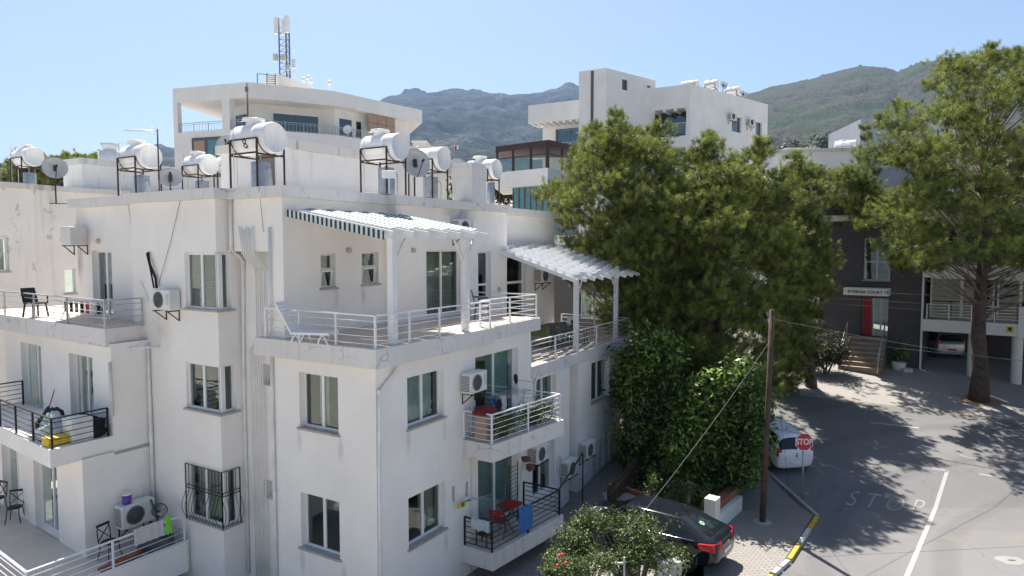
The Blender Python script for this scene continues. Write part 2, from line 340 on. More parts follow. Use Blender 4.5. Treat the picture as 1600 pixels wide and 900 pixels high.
# pavement slab with kerb
pav = [(k4[0]-.12, k4[1]+.1), (k3[0]-.14, k3[1]+.1), (k2[0]-.22, k2[1]+.02), (k1[0]-.14, k1[1]), (9.2, 28.6), (7.4, 29.6), (6.1, 24), (6.1, 21.5), (4.5, 15), (kk[0]-1.0, kk[1]+.3)]
def slab(name, poly, h, m, kind=True):
    o = sheet(name, poly, h, m)
    me = o.data; bm = bmesh.new(); bm.from_mesh(me)
    for e in [e for e in bm.edges if e.is_boundary]:
        a, b = e.verts; c = bm.verts.new(b.co-Vector((0, 0, h+.2))); d = bm.verts.new(a.co-Vector((0, 0, h+.2))); bm.faces.new((b, a, d, c))
    bm.to_mesh(me); bm.free()
    return struct(o) if kind else o
slab('pavement', pav, .11, 'pavers')
struct(sheet('yard_paving', [(4.6, 15), (6.2, 21.4), (7.2, 22.2), (4.2, 27.8), (-3, 22), (-2.2, 12)], .104, 'pavers'))
# kerb stones, painted in turn
def kerb(name, a, b, m, label=None):
    d = Vector((b[0]-a[0], b[1]-a[1])).normalized(); n = Vector((d.y, -d.x))
    poly = [(a[0], a[1]), (b[0], b[1]), (b[0]+n.x*-.14, b[1]+n.y*-.14), (a[0]+n.x*-.14, a[1]+n.y*-.14)]
    mb = MB(); mb.prism(poly, lambda x, y: gz(y)-.1, lambda x, y: gz(y)+.135)
    o = mb.build(name, m, bevel=.015)
    return o
def lerp(a, b, t): return (a[0]+(b[0]-a[0])*t, a[1]+(b[1]-a[1])*t)
for i, (a, b, t0, t1, m) in enumerate([(k3, k2, 0, .33, 'kerb_yellow'), (k3, k2, .335, .66, 'kerb_white'), (k3, k2, .665, .97, 'kerb_yellow'),
        (k4, k3, .1, .45, 'kerb_white'), (k4, k3, .5, .93, 'kerb_white'), (kk, k4, .86, 1.0, 'kerb_yellow')]):
    o = kerb('kerbstone', lerp(a, b, t0), lerp(a, b, t1), m)
    lab = ['yellow painted kerbstone next to the white stones by the driveway', 'white painted kerbstone between the two long yellow ones', 'yellow painted kerbstone at the pavement corner below the stop sign',
           'small white kerbstone nearest the bottom of the photo', 'worn white kerbstone touching the lower yellow kerbstone', 'yellow kerb piece at the bottom edge of the driveway'][i]
    tag(o, lab, 'kerbstone', 'painted kerbstones along the pavement')
o = kerb('kerb', k2, k1, 'concrete'); struct(o)
o = kerb('kerb', k1, (9.2, 28.9), 'concrete'); struct(o)
# markings
def mark(name, pts, m): return struct(sheet(name, pts, .012, m))
def strip(a, b, w):
    d = Vector((b[0]-a[0], b[1]-a[1])).normalized(); n = (d.y*w/2, -d.x*w/2)
    return [(a[0]+n[0], a[1]+n[1]), (b[0]+n[0], b[1]+n[1]), (b[0]-n[0], b[1]-n[1]), (a[0]-n[0], a[1]-n[1])]
q1, q2, q3 = PG(1385, 720), PG(1480, 736), PG(1416, 903)
q3b = (q3[0]-(q2[0]-q3[0])*.6, q3[1]-(q2[1]-q3[1])*.6)
mark('stop_line', strip(q1, q2, .28), 'marking_worn'); mark('lane_line', strip(q2, q3b, .13), 'marking')
mark('lane_dash', strip(PG(1358, 660), PG(1436, 669), .13), 'marking'); mark('lane_dash', strip(PG(1530, 741), PG(1575, 748), .12), 'marking')
mark('lane_dash', strip(PG(1620, 765), PG(1690, 777), .12), 'marking')
mark('lane_dash', strip(PG(1500, 712), PG(1560, 725), .11), 'marking_worn')
mark('edge_line', strip(PG(1300, 625), PG(1600, 659), .12), 'marking_yellow')
def textmesh(name, s, size, M4, m, parent=None, ext=.0, bold=0):
    cu = bpy.data.curves.new(name, 'FONT'); cu.body = s; cu.size = size; cu.extrude = ext; cu.offset = bold; cu.align_x = 'CENTER'; cu.align_y = 'CENTER'
    tmp = bpy.data.objects.new('t', cu); COL.objects.link(tmp)
    bpy.context.view_layer.update(); dg = bpy.context.evaluated_depsgraph_get()
    me = bpy.data.meshes.new_from_object(tmp.evaluated_get(dg)); bpy.data.objects.remove(tmp)
    for v in me.vertices: v.co = M4(v.co)
    me.name = name; me.materials.clear(); me.materials.append(MT[m] if isinstance(m, str) else m)
    o = bpy.data.objects.new(name, me); COL.objects.link(o)
    if parent:
        o.parent = parent
        if parent.type == 'EMPTY': o.location = -parent.location
    return o
ta, tb, tc_ = PG(1322, 779), PG(1446, 795), PG(1420, 806)
c0 = Vector((*lerp(ta, tb, .5), 0)); ex = Vector((tb[0]-ta[0], tb[1]-ta[1], 0)).normalized()
ey = Vector((q2[0]-q3[0], q2[1]-q3[1], 0)).normalized()
def roadtext(co):
    q = c0+ex*co.x*1.12+ey*co.y*2.7; q.z = gz(q.y)+.014; return q
W_ = math.hypot(tb[0]-ta[0], tb[1]-ta[1])
o = textmesh('road_writing', 'S T O P', W_/3.75, roadtext, 'marking_letters', bold=-.004); struct(o)
# patch and hole in the road at the right edge
hp = P(1578, 876, .0)
struct(sheet('road_patch', [(hp[0]+.42*math.cos(t*.7)*(1+.25*math.sin(t*2.3)), hp[1]+.3*math.sin(t*.7)) for t in range(9)], .010, 'marking_worn'))
struct(sheet('road_hole', [(hp[0]+.05+.13*math.cos(t*.9), hp[1]+.06*math.sin(t*.9)) for t in range(7)], .014, 'soil'))

# =====================================================================
# MOUNTAINS
# =====================================================================
def fbm(x, y, o=5, s=1.0):
    return noise.fractal(Vector((x*s, y*s, 3.3)), .9, 2.1, o)
def interp(tab, x):
    for (x0, y0), (x1, y1) in zip(tab, tab[1:]):
        if x <= x1: 
            t = max(0, (x-x0)/(x1-x0)); return y0+(y1-y0)*t
    return tab[-1][1]
def hills(name, tab, foot, D, r0, r1, amp, m, cols=(-500, 2200, 3), fscale=1/500., rows=150):
    v = []; nc = 0
    cs = list(range(cols[0], cols[1], cols[2])); n = rows
    for px in cs:
        rx = (px-800)/F; top = interp(tab, px); ft = interp(foot, px) if not isinstance(foot, (int, float)) else foot
        Dp = interp(D, px) if not isinstance(D, (int, float)) else D
        for j in range(n):
            t = j/(n-1); y = r0+(r1-r0)*t**1.3
            x = rx*y
            tt = (y-r0)/(Dp-r0)
            ang_t = (384-top)/F; ang_f = (384-ft)/F
            if tt <= 1:
                k = tt**.9
                sm = k*k*(3-2*k)*.55+k*.45
                ang = ang_f+(ang_t-ang_f)*sm
                z = CZ+ang*y
            else:
                z = CZ+ang_t*Dp-(y-Dp)*.45
            nn = fbm(x, y, 7, fscale); rd = 1-abs(fbm(x+999, y, 5, fscale*1.7))*1.6
            damp = min(1, tt*3)*(.28+.72*min(1, abs(1-tt)*4)) if tt <= 1 else 1
            if j == 0: z -= 40
            z += (nn*.7+rd*.75-.35)*amp*damp
            z += noise.noise(Vector((x/38., y/38., 0)))*amp*.05 + noise.noise(Vector((x/15., y/15., 5)))*amp*.028
            v.append((x, y, z))
    f = []
    for i in range(len(cs)-1):
        for j in range(n-1): f.append((i*n+j, (i+1)*n+j, (i+1)*n+j+1, i*n+j+1))
    me = bpy.data.meshes.new(name); me.from_pydata(v, [], f); me.polygons.foreach_set('use_smooth', [True]*len(f)); me.materials.append(m)
    o = bpy.data.objects.new(name, me); COL.objects.link(o); return struct(o)
def hillmat(name, rock, shrub, tree, tsc, msc, rockamt, field=None):
    m, t, p = nmat(name); p.inputs['Roughness'].default_value = .95; p.inputs['Specular IOR Level'].default_value = .1
    g = t.nodes.new('ShaderNodeNewGeometry').outputs['Position']
    c = mix(t, ramp(t, noisen(t, g, msc, 10, .62, .3), .5-rockamt, .62-rockamt), (*shrub, 1), (*rock, 1))
    c = mix(t, ramp(t, noisen(t, g, msc*.7, 6, .6), .46, .60), c, (*tree, 1))
    v = t.nodes.new('ShaderNodeTexVoronoi'); v.inputs['Scale'].default_value = tsc; t.links.new(g, v.inputs['Vector'])
    dots = ramp(t, v.outputs['Distance'], .28, .48, (1, 1, 1, 1), (0, 0, 0, 1))
    dm = mix(t, 1.0, dots, ramp(t, noisen(t, g, msc*2.4, 6, .6), .30, .48), 'MULTIPLY')
    c = mix(t, dm, c, (*[x*.30 for x in tree], 1))
    v2 = t.nodes.new('ShaderNodeTexVoronoi'); v2.inputs['Scale'].default_value = tsc*2.3; t.links.new(g, v2.inputs['Vector'])
    c = mix(t, ramp(t, v2.outputs['Distance'], .2, .5, (.8, .8, .8, 1), (0, 0, 0, 1)), c, (*[x*.4 for x in shrub], 1))
    if field:
        z0, z1 = field
        sp_ = t.nodes.new('ShaderNodeSeparateXYZ'); t.links.new(g, sp_.inputs[0])
        ad = t.nodes.new('ShaderNodeMath'); ad.operation = 'ADD'; t.links.new(sp_.outputs[1], ad.inputs[0])
        mu = t.nodes.new('ShaderNodeMath'); mu.operation = 'MULTIPLY'; mu.inputs[1].default_value = 130; t.links.new(noisen(t, g, .01, 5), mu.inputs[0]); t.links.new(mu.outputs[0], ad.inputs[1])
        mr = t.nodes.new('ShaderNodeMapRange'); mr.inputs[1].default_value = z0; mr.inputs[2].default_value = z1; t.links.new(ad.outputs[0], mr.inputs[0])
        fc = mix(t, ramp(t, noisen(t, mapping(t, g, (.4, 1.5, 1)), .012, 5, .6), .42, .55), (.13, .075, .05, 1), (.24, .19, .13, 1))
        fc = mix(t, dm, fc, (.05, .065, .03, 1))
        c = mix(t, mr.outputs[0], fc, c)
    t.links.new(c, p.inputs['Base Color']); return m
m1 = hillmat('far_slope', (.070, .068, .068), (.020, .028, .024), (.010, .017, .012), .045, .0045, .02)
m2 = hillmat('near_slope', (.062, .046, .036), (.050, .048, .026), (.030, .050, .011), .10, .0055, .03, (1020, 1080))
ridge = [(-500, 300), (-100, 290), (0, 272), (90, 268), (160, 250), (215, 243), (252, 234), (280, 240), (400, 236), (520, 225), (575, 190), (612, 160), (640, 152), (690, 148), (740, 147), (800, 152), (840, 150), (862, 145), (885, 139), (905, 146), (960, 160), (1100, 175), (1300, 230), (1700, 260), (2200, 280)]
hills('mountain', ridge, 284, 4400, 900, 5200, 75, m1, fscale=1/620., rows=170)
ridge2 = [(600, 300), (900, 245), (1000, 215), (1100, 172), (1160, 151), (1200, 140), (1250, 130), (1300, 116), (1330, 109), (1350, 108), (1378, 112), (1392, 117), (1430, 103), (1480, 93), (1560, 90), (1640, 70), (1800, 40), (2200, 60)]
hills('hillside', ridge2, 284, [(600, 2300), (1250, 2500), (1350, 2350), (1480, 1900), (2200, 1700)], 600, 3000, 26, m2, cols=(560, 2200, 3), fscale=1/330., rows=170)
# =====================================================================
# building kit
# =====================================================================
def facade(mb, fr, s0, s1, z0, z1, ops=(), d=.2):
    xs = sorted({s0, s1, *[min(max(o[k], s0), s1) for o in ops for k in (0, 1)]}); zs = sorted({z0, z1, *[min(max(o[k], z0), z1) for o in ops for k in (2, 3)]})
    for a, b in zip(xs, xs[1:]):
        for c, e in zip(zs, zs[1:]):
            mx, mz = (a+b)/2, (c+e)/2
            if any(o[0] < mx < o[1] and o[2] < mz < o[3] for o in ops): continue
            mb.quad(fr.w(a, 0, c), fr.w(b, 0, c), fr.w(b, 0, e), fr.w(a, 0, e))
    for o in ops:
        a, b, c, e = o[:4]
        if a > s0+1e-3: mb.quad(fr.w(a, 0, c), fr.w(a, -d, c), fr.w(a, -d, e), fr.w(a, 0, e))
        if b < s1-1e-3: mb.quad(fr.w(b, 0, c), fr.w(b, 0, e), fr.w(b, -d, e), fr.w(b, -d, c))
        mb.quad(fr.w(a, 0, e), fr.w(a, -d, e), fr.w(b, -d, e), fr.w(b, 0, e))
        mb.quad(fr.w(a, 0, c), fr.w(b, 0, c), fr.w(b, -d, c), fr.w(a, -d, c))
def opx(fr, x0, y0, x1, y1):      # opening whose upper left and lower right corners stand at these picture points of the wall
    a, e = fr.px(x0, y0); b, c = fr.px(x1, y1); return (a, b, c, e)
def curtain(parent, fr, s0, s1, z0, z1, n, m, folds=9):
    mb = MB(); k = max(8, int((s1-s0)*folds*4)); o = []
    for i in range(k+1):
        s = s0+(s1-s0)*i/k; nn = n-.035*math.sin(i*math.pi/2*1.0+.6*math.sin(i*.37))
        o.append((s, nn))
    vs = [fr.w(s, nn, z0) for s, nn in o]+[fr.w(s, nn, z1) for s, nn in o]
    mb.add(vs, [(i, i+1, k+1+i+1, k+1+i) for i in range(k)], True)
    return mb.build('curtain', m, parent, recalc=False)
def window(parent, fr, s0, s1, z0, z1, n=-.16, panes=2, fw=.06, fm='upvc', gm='glass', cur=None, cw=(0, 1), sill=True, name='window', split=None, sw=.10, local=False):
    mb = MB(); t = .05
    mb.fb(fr, s0, s0+fw, n-t, n, z0, z1); mb.fb(fr, s1-fw, s1, n-t, n, z0, z1)
    mb.fb(fr, s0+fw, s1-fw, n-t, n, z0, z0+fw); mb.fb(fr, s0+fw, s1-fw, n-t, n, z1-fw, z1)
    w_ = (s1-s0-2*fw)/panes
    for i in range(1, panes): mb.fb(fr, s0+fw+w_*i-fw*.7, s0+fw+w_*i+fw*.7, n-t+.004, n+.004, z0+fw, z1-fw)
    if split: mb.fb(fr, s0+fw, s1-fw, n-t+.006, n+.006, split-fw*.6, split+fw*.6)
    f = mb.build(name, fm, parent)
    g = MB(); g.fb(fr, s0+fw*.5, s1-fw*.5, n-t*.62, n-t*.5, z0+fw*.5, z1-fw*.5); g.build('glass', gm, f)
    if cur: curtain(f, fr, s0+fw+(s1-s0-2*fw)*cw[0], s0+fw+(s1-s0-2*fw)*cw[1], z0+fw, z1-fw, n-.22, cur)
    if sill:
        sb = MB(); sb.fb(fr, s0-.06, s1+.06, n+.001, .06, z0-.05, z0+.004); sb.build('sill', 'sill', f)
    return f
def railing(parent, pts, h=.78, m='white_metal', nb=4, posts=None, pr=.022, br=.011, top=.028, name='railing'):
    """pts: 3d points along the foot"""
    mb = MB(); pts = [Vector(p) for p in pts]
    for a, b in zip(pts, pts[1:]):
        up = Vector((0, 0, 1))
        mb.bar(a+up*h, b+up*h, .05, .035)
        for k in range(nb): mb.tube([a+up*h*(k+.55)/(nb+.3), b+up*h*(k+.55)/(nb+.3)], br, 6)
        L = (b-a).length; n = max(1, round(L/(posts or 1.25)))
        for i in range(0 if a is pts[0] else 1, n+1):
            q = a+(b-a)*i/n; mb.bar(q-up*.02, q+up*h, .045, .045, up=(b-a))
    return mb.build(name, m, parent)

# =====================================================================
# THE APARTMENT BLOCK IN FRONT
# =====================================================================
ZR = 10.9
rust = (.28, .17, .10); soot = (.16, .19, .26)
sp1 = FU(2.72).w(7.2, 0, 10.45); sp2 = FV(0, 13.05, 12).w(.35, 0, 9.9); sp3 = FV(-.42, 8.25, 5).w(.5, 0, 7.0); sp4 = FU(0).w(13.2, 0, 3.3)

drips = []
for fr_n, s_, z_ in ((Fr(pt(0, 3.5), pt(0, 0)), .92, 4.55), (Fr(pt(0, 3.5), pt(0, 0)), 2.35, 4.5), (Fr(pt(0, 3.5), pt(0, 0)), .95, 1.4), (Fr(pt(0, 3.5), pt(0, 0)), 2.4, 1.35), (Fr(pt(0, 0), pt(9, 0)), 1.15, 4.55), (Fr(pt(0, 0), pt(9, 0)), 2.65, 4.5), (Fr(pt(0, 0), pt(9, 0)), 2.68, 1.45), (FU(3.04), 1.8, 8.0), (FU(3.04), 2.85, 8.0)):
    drips.append((tuple(fr_n.w(s_, 0, z_)), (.13, .42), (.34, .31, .28), .5))
drips.append((tuple(FU(0).w(4.05, 0, 5.05)), (.22, .6), rust, .55)); drips.append((tuple(FV(0, 13.05, 12).w(.3, 0, 8.9)), (.3, .8), rust, .6))
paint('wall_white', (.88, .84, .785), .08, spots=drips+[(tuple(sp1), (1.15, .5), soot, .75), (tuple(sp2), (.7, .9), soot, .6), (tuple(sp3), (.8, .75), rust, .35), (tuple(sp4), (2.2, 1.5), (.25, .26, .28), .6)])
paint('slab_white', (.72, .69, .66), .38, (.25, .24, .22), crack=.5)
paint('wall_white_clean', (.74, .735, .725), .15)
blk = thing('apartment_block', 'white three storey apartment block at the front left with wrap-around terraces', 'building', (*pt(5, 5), 0))
fL0 = Fr(pt(0, 3.5), pt(0, 0)); fR0 = Fr(pt(0, 0), pt(10.12, 0))
fFar = Fr(pt(10.80, 0), pt(14.76, 0)); fW1 = Fr(pt(-.42, 8.3), pt(-.42, 5.11)); fW1s = Fr(pt(-.42, 5.11), pt(.34, 5.11))
fUL = Fr(pt(0, 3.04), pt(3.93, 3.04)); fUR = Fr(pt(3.93, 2.72), pt(10.24, 2.72)); fR2 = Fr(pt(10.24, 3.5), pt(15.6, 3.5))
fW1u = Fr(pt(-.42, 9.0), pt(-.42, 5.11)); fW2 = Fr(pt(0, 12.85), pt(0, 9.0)); fRec = Fr(pt(.34, 5.11), pt(.34, 3.5))
fUC = Fr(pt(0, 5.11), pt(0, 3.04)); fB0 = Fr(pt(0, 3.5), pt(0, 3.04))
# left block, a little turned
L2 = .10
def ptl(u0, v): return pt(u0+L2*(v-8.3), v)
fMd = Fr(ptl(-1.5, 15.2), ptl(-1.5, 8.3)); fMs = Fr(ptl(-1.5, 8.3), pt(-.42, 8.3))
fLd = Fr(ptl(-2.35, 15.2), ptl(-2.35, 8.3)); fLs = Fr(ptl(-2.35, 8.3), pt(-.42, 8.3))
W = MB()
wL_mid = opx(fL0, 467, 581, 529, 678); wL_low = opx(fL0, 469.5, 771, 531.5, 875)
wL_mid = (wL_mid[0], wL_mid[1], 4.84, 6.25); wL_low = (wL_low[0], wL_low[1], 1.74, 3.17)
facade(W, fL0, 0, 3.5, -.2, 6.64, [wL_mid, wL_low])
r1 = opx(fR0, 636, 590, 694, 656); r1 = (r1[0], r1[1], 4.88, 6.17); r2 = opx(fR0, 638, 780, 696, 837); r2 = (r2[0], r2[1], 1.84, 3.13)
dm = (4.10, 6.48, 4.0, 6.25); dl = (4.22, 6.46, 1.0, 3.25)
wm = opx(fR0, 836, 603, 869, 640); wm = (wm[0], wm[1], 4.05, 5.0); dl2 = opx(fR0, 832, 750, 866, 800); dl2 = (dl2[0], dl2[1], 1.0, 3.05)
facade(W, fR0, 0, 7.28, -.2, 6.64, [r1, r2, dm, dl])
facade(W, fR0, 7.28, 10.12, -.2, 5.12, [wm, dl2])
# section of the wall below the lower terrace, and the one between the two terrace slabs
f1w = opx(fFar, 924, 568, 952, 618); f2w = opx(fFar, 926, 692, 952, 737)
facade(W, fFar, 0, fFar.L, -.2, 5.12, [f1w, f2w])
slot = Fr(pt(10.12, .55), pt(10.8, .55)); facade(W, slot, 0, slot.L, -.2, 5.12)
facade(W, Fr(pt(10.12, 0), pt(10.12, .55)), 0, .55, -.2, 5.12); facade(W, Fr(pt(10.8, .55), pt(10.8, 0)), 0, .55, -.2, 5.12)
fEnd = Fr(pt(14.76, 0), pt(14.76, 12.85)); facade(W, fEnd, 0, fEnd.L, -.2, 5.12)
# upper storey
u1w = opx(fUL, 501, 397, 525, 449); u2w = opx(fUL, 565, 394, 592, 443)
facade(W, fUL, 0, fUL.L, 6.7, ZR, [u1w, u2w], .2)
du = opx(fUR, 666, 391, 722, 490); du = (du[0], du[1], 7.12, 9.27); du2 = opx(fUR, 747, 393, 767, 480); du2 = (du2[0], du2[1], 7.12, 9.2)
facade(W, fUR, 0, fUR.L, 6.7, ZR, [du, du2])
facade(W, Fr(pt(3.93, 3.04), pt(3.93, 2.72)), 0, .32, 6.7, ZR)
dp = opx(fR2, 789, 401, 822, 480); dp = (.12, dp[1], 5.6, 9.0)
facade(W, fR2, 0, fR2.L, 5.4, ZR, [dp])
facade(W, Fr(pt(10.24, 2.72), pt(10.24, 3.5)), 0, .78, 5.4, ZR)
facade(W, Fr(pt(15.6, 3.5), pt(15.6, 12.85)), 0, 9.35, 5.4, ZR); facade(W, Fr(pt(15.6, 12.85), pt(0, 12.85)), 0, 15.6, -.2, ZR)
facade(W, fUC, 0, fUC.L, 9.25, ZR); 
W.quad(Vector((*pt(.34, 5.11), 9.25)), Vector((*pt(0, 5.11), 9.25)), Vector((*pt(0, 3.5), 9.25)), Vector((*pt(.34, 3.5), 9.25)))
facade(W, fB0, 0, fB0.L, 6.64, 9.25); facade(W, Fr(pt(.34, 3.5), pt(0, 3.5)), 0, .34, -.2, 9.25)
ro1 = opx(fRec, 408, 568, 421.5, 603); ro2 = opx(fRec, 411, 748, 424, 781)
facade(W, fRec, 0, fRec.L, -.2, 9.25, [(ro1[0], 1.4, ro1[2], ro1[3]), (ro2[0], 1.4, ro2[2], ro2[3])], .28)
for o in (ro1, ro2): W.quad(fRec.w(o[0], -.28, o[2]), fRec.w(1.4, -.28, o[2]), fRec.w(1.4, -.28, o[3]), fRec.w(o[0], -.28, o[3]))
# the corner windows of the stair wing
c1 = (fW1u.px(288, 391)[0], fW1u.L, 7.70, 9.22); c2 = (fW1.px(290, 566)[0], fW1.L, 4.93, 6.22); c3 = (fW1.px(293, 738)[0], fW1.L, 1.83, 3.35)
dn = opx(fW1u, 209, 396, 222, 480)
facade(W, fW1u, 0, fW1u.L, 6.6, ZR, [c1])
facade(W, fW1, 0, fW1.L, -.2, 6.6, [c2, c3])
facade(W, fW1s, 0, fW1s.L, -.2, ZR-.0, [(0, .42, c1[2], c1[3]), (0, .50, c2[2], c2[3]), (0, .50, c3[2], c3[3])])
facade(W, Fr(pt(0, 9.0), pt(-.42, 9.0)), 0, .42, 6.6, ZR)
d2a = opx(fW2, 143, 393, 177, 480); d2a = (d2a[0], d2a[1], 7.15, 9.25); d2b = opx(fW2, 208, 397, 221, 470); d2b = (d2b[0], d2b[1], 7.15, 9.2)
facade(W, fW2, 0, fW2.L, 6.6, ZR, [d2a, d2b]); facade(W, Fr(pt(0, 12.85), pt(12, 12.85)), 0, .1, 6.6, ZR)
# mid and low wings
dmA = opx(fMd, 32, 540, 68, 640); dmA = (dmA[0], dmA[1], 4.0, 6.2); dmB = opx(fMd, 107, 548, 147, 640); dmB = (dmB[0], dmB[1], 4.0, 6.2)
dlA = opx(fLd, 2, 700, 32, 800); dlA = (dlA[0], dlA[1], 1.0, 3.15); dlB = opx(fLd, 52, 728, 93, 850); dlB = (dlB[0], dlB[1], 1.0, 3.15)
facade(W, fMd, fMd.px(10, 600)[0], fMd.L, 3.6, 6.7, [dmA, dmB]); facade(W, fMs, 0, fMs.L, 3.6, 6.7)
facade(W, fLd, 0, fLd.L, -.2, 3.7, [dlA, dlB]); facade(W, fLs, 0, fLs.L, -.2, 3.7)
W.build('wall', 'wall_white', blk, recalc=False)
# roof: deck and an overhanging cap band
cap = MB()
def cpt(l): return [pt(u, v) for u, v in l]
cap.prism(cpt([(-.57, 9.35), (-.57, 4.95), (-.15, 4.95), (-.15, 2.88), (3.78, 2.88), (3.78, 2.56), (10.40, 2.56), (10.40, 3.33), (15.95, 3.33), (15.95, 13), (8, 13), (-.15, 13.0)][:0] or [(-.57, 9.15), (-.57, 4.95), (-.15, 4.95), (-.15, 2.88), (3.78, 2.88), (3.78, 2.56), (10.40, 2.56), (10.40, 3.33), (15.95, 3.33), (15.95, 13.05), (-.15, 13.05), (-.15, 9.15)]), ZR-.28, ZR+.0)
cap.build('roof', 'slab_white', blk)
pb = MB()
ring = [(-.57, 9.15), (-.57, 4.95), (-.15, 4.95), (-.15, 2.88), (3.78, 2.88), (3.78, 2.56), (10.40, 2.56), (10.40, 3.33), (15.95, 3.33), (15.95, 13.05), (-.15, 13.05), (-.15, 9.15)]
# terrace slabs
S = MB()
S.prism(cpt([(-.25, 3.92), (-.25, -.25), (4.72, -.25), (4.72, .05), (4.72, 3.0), (0.02, 3.0), (.02, 3.92)]), 6.60, 7.05)
S.prism(cpt([(4.722, -.10), (7.75, -.10), (7.75, 2.7), (4.722, 2.7)]), 6.66, 7.05)
S.build('terrace_slab', 'slab_white', blk)
fl_ = MB(); fl_.prism(cpt([(-.05, 2.98), (-.05, -.05), (7.6, -.02), (7.6, 2.70), (3.9, 2.70), (3.9, 3.0)]), 7.052, 7.066); fl_.build('terrace_floor', 'tile_floor', blk)
S = MB(); S.prism(cpt([(7.28, -.06), (16.05, -.06), (16.05, 3.48), (10.26, 3.48), (10.26, 2.6), (7.28, 2.6)]), 5.10, 5.5); S.build('terrace_slab', 'slab_white', blk)
fl_ = MB(); fl_.prism(cpt([(7.3, .08), (15.9, .08), (15.9, 3.47), (10.28, 3.47), (10.28, 2.5), (7.3, 2.5)]), 5.502, 5.516); fl_.build('terrace_floor', 'tile_floor', blk)
S = MB(); S.prism(cpt([(7.28, 2.6), (7.28, 6), (10.24, 6), (10.24, 2.6)]), 5.1, 6.66); S.build('wall', 'wall_white', blk)
def zb(p, z): return Vector((*pt(*p), z))
railing(blk, [zb((-.12, 3.6), 7.05), zb((-.15, -.15), 7.05)], .76, posts=1.5)
railing(blk, [zb((-.15, -.15), 7.05), zb((4.62, -.17), 7.05), zb((4.62, .18), 7.05), zb((7.65, .0), 7.05), zb((7.65, 2.6), 7.05)], .76, posts=1.35)
railing(blk, [zb((7.3, .02), 5.5), zb((15.95, .02), 5.5), zb((15.95, 3.3), 5.5)], .80, posts=1.7)
# right hand balconies
mb4 = [(3.45, .01), (3.42, -1.02), (6.85, -1.42), (6.95, .01)]
for z, rm, cloth in ((4.05, 'white_metal', 0), (1.05, 'dark_metal', 0)):
    s = MB(); s.prism(cpt(mb4), z-.48, z); s.build('balcony_slab', 'slab_white', blk)
    s = MB(); s.prism(cpt([(3.56, -.02), (3.54, -.9), (6.74, -1.28), (6.8, -.02)]), z+.002, z+.012); s.build('balcony_floor', 'tile_pale', blk)
    railing(blk, [zb((3.52, -.02), z), zb((3.5, -.94), z), zb((6.75, -1.33), z), zb((6.8, -.02), z)], .80, rm, 5, 1.7)
# left balconies
S = MB(); S.prism([pt(0.02, 8.4)[:2]] and [ptl(-1.62, 8.35), pt(-.40, 8.45), pt(.02, 9.02), pt(.02, 12.8), pt(3, 12.8), pt(3, 17.5), pt(-1.1, 17.5)], 6.62, 7.12); S.build('balcony_slab', 'slab_white', blk)
s = MB(); s.prism([ptl(-1.5, 8.5), pt(-.44, 8.5), pt(-.05, 9.1), pt(-.02, 12.8), pt(2.9, 12.8), pt(2.9, 17.4), pt(-.98, 17.4)], 7.122, 7.134); s.build('balcony_floor', 'tile_floor', blk)
railing(blk, [(*pt(-.50, 8.45), 7.12), (*pt(-1.56, 8.42), 7.12), (*pt(-1.05, 17.4), 7.12)], .78, 'steel', 4, 2.0)
railing(blk, [(*pt(2.9, 17.3), 7.12), (*pt(2.9, 12.9), 7.12)], .78, 'steel', 4, 2.0)
S = MB(); S.prism([ptl(-3.1, 8.35), ptl(-1.49, 8.35), ptl(-1.49, 15.2), ptl(-3.05, 16.0)], 3.66, 4.13); S.build('balcony_slab', 'wall_white', blk)
railing(blk, [(*ptl(-1.6, 8.42), 4.13), (*ptl(-3.02, 8.42), 4.13), (*ptl(-3.02, 16), 4.13)], .80, 'dark_metal', 5, 1.3)
railing(blk, [(*ptl(-1.6, 14.7), 4.13), (*ptl(-3.0, 14.7), 4.13)], .80, 'dark_metal', 5, 1.3)
S = MB(); S.prism([ptl(-4.3, 6.55), pt(-.44, 6.62), pt(-.44, 8.28), ptl(-2.33, 8.28), ptl(-2.34, 16), ptl(-4.3, 16)], .5, 1.0); S.build('balcony_slab', 'tile_pale', blk)
S = MB(); S.prism([ptl(-4.38, 6.5), pt(-.6, 6.5), pt(-.44, 6.62), pt(-.44, 6.66), ptl(-4.26, 6.66)], .35, 1.2); S.prism([ptl(-4.38, 6.67), ptl(-4.26, 6.67), ptl(-4.26, 16), ptl(-4.38, 16)], .35, 1.2); S.build('parapet', 'wall_white', blk)
railing(blk, [(*pt(-.6, 6.6), 1.2), (*ptl(-4.32, 6.58), 1.2), (*ptl(-4.32, 15), 1.2)], .74, 'white_metal', 4, 1.9)
# windows
def wr(o, fr, n=-.16, **k): return window(blk, fr, o[0]+.003, o[1]-.003, o[2]+.003, o[3]-.003, n, **k)
wr(wL_mid, fL0, cur='curtain', cw=(.22, .47)); wr(wL_low, fL0)
wr(r1, fR0, cur='curtain', cw=(.0, 1)); wr(r2, fR0, cur='curtain_beige', cw=(.55, 1))
wr(dm, fR0, cur='curtain_blue', cw=(.45, 1), name='balcony_door', sill=False); wr(dl, fR0, cur='curtain_blue', cw=(0, 1), name='balcony_door', sill=False)
wr(wm, fR0, cur='curtain', sill=False); wr(dl2, fR0, name='balcony_door', sill=False, panes=2)
wr(f1w, fFar, cur='curtain_blue', cw=(.3, 1))
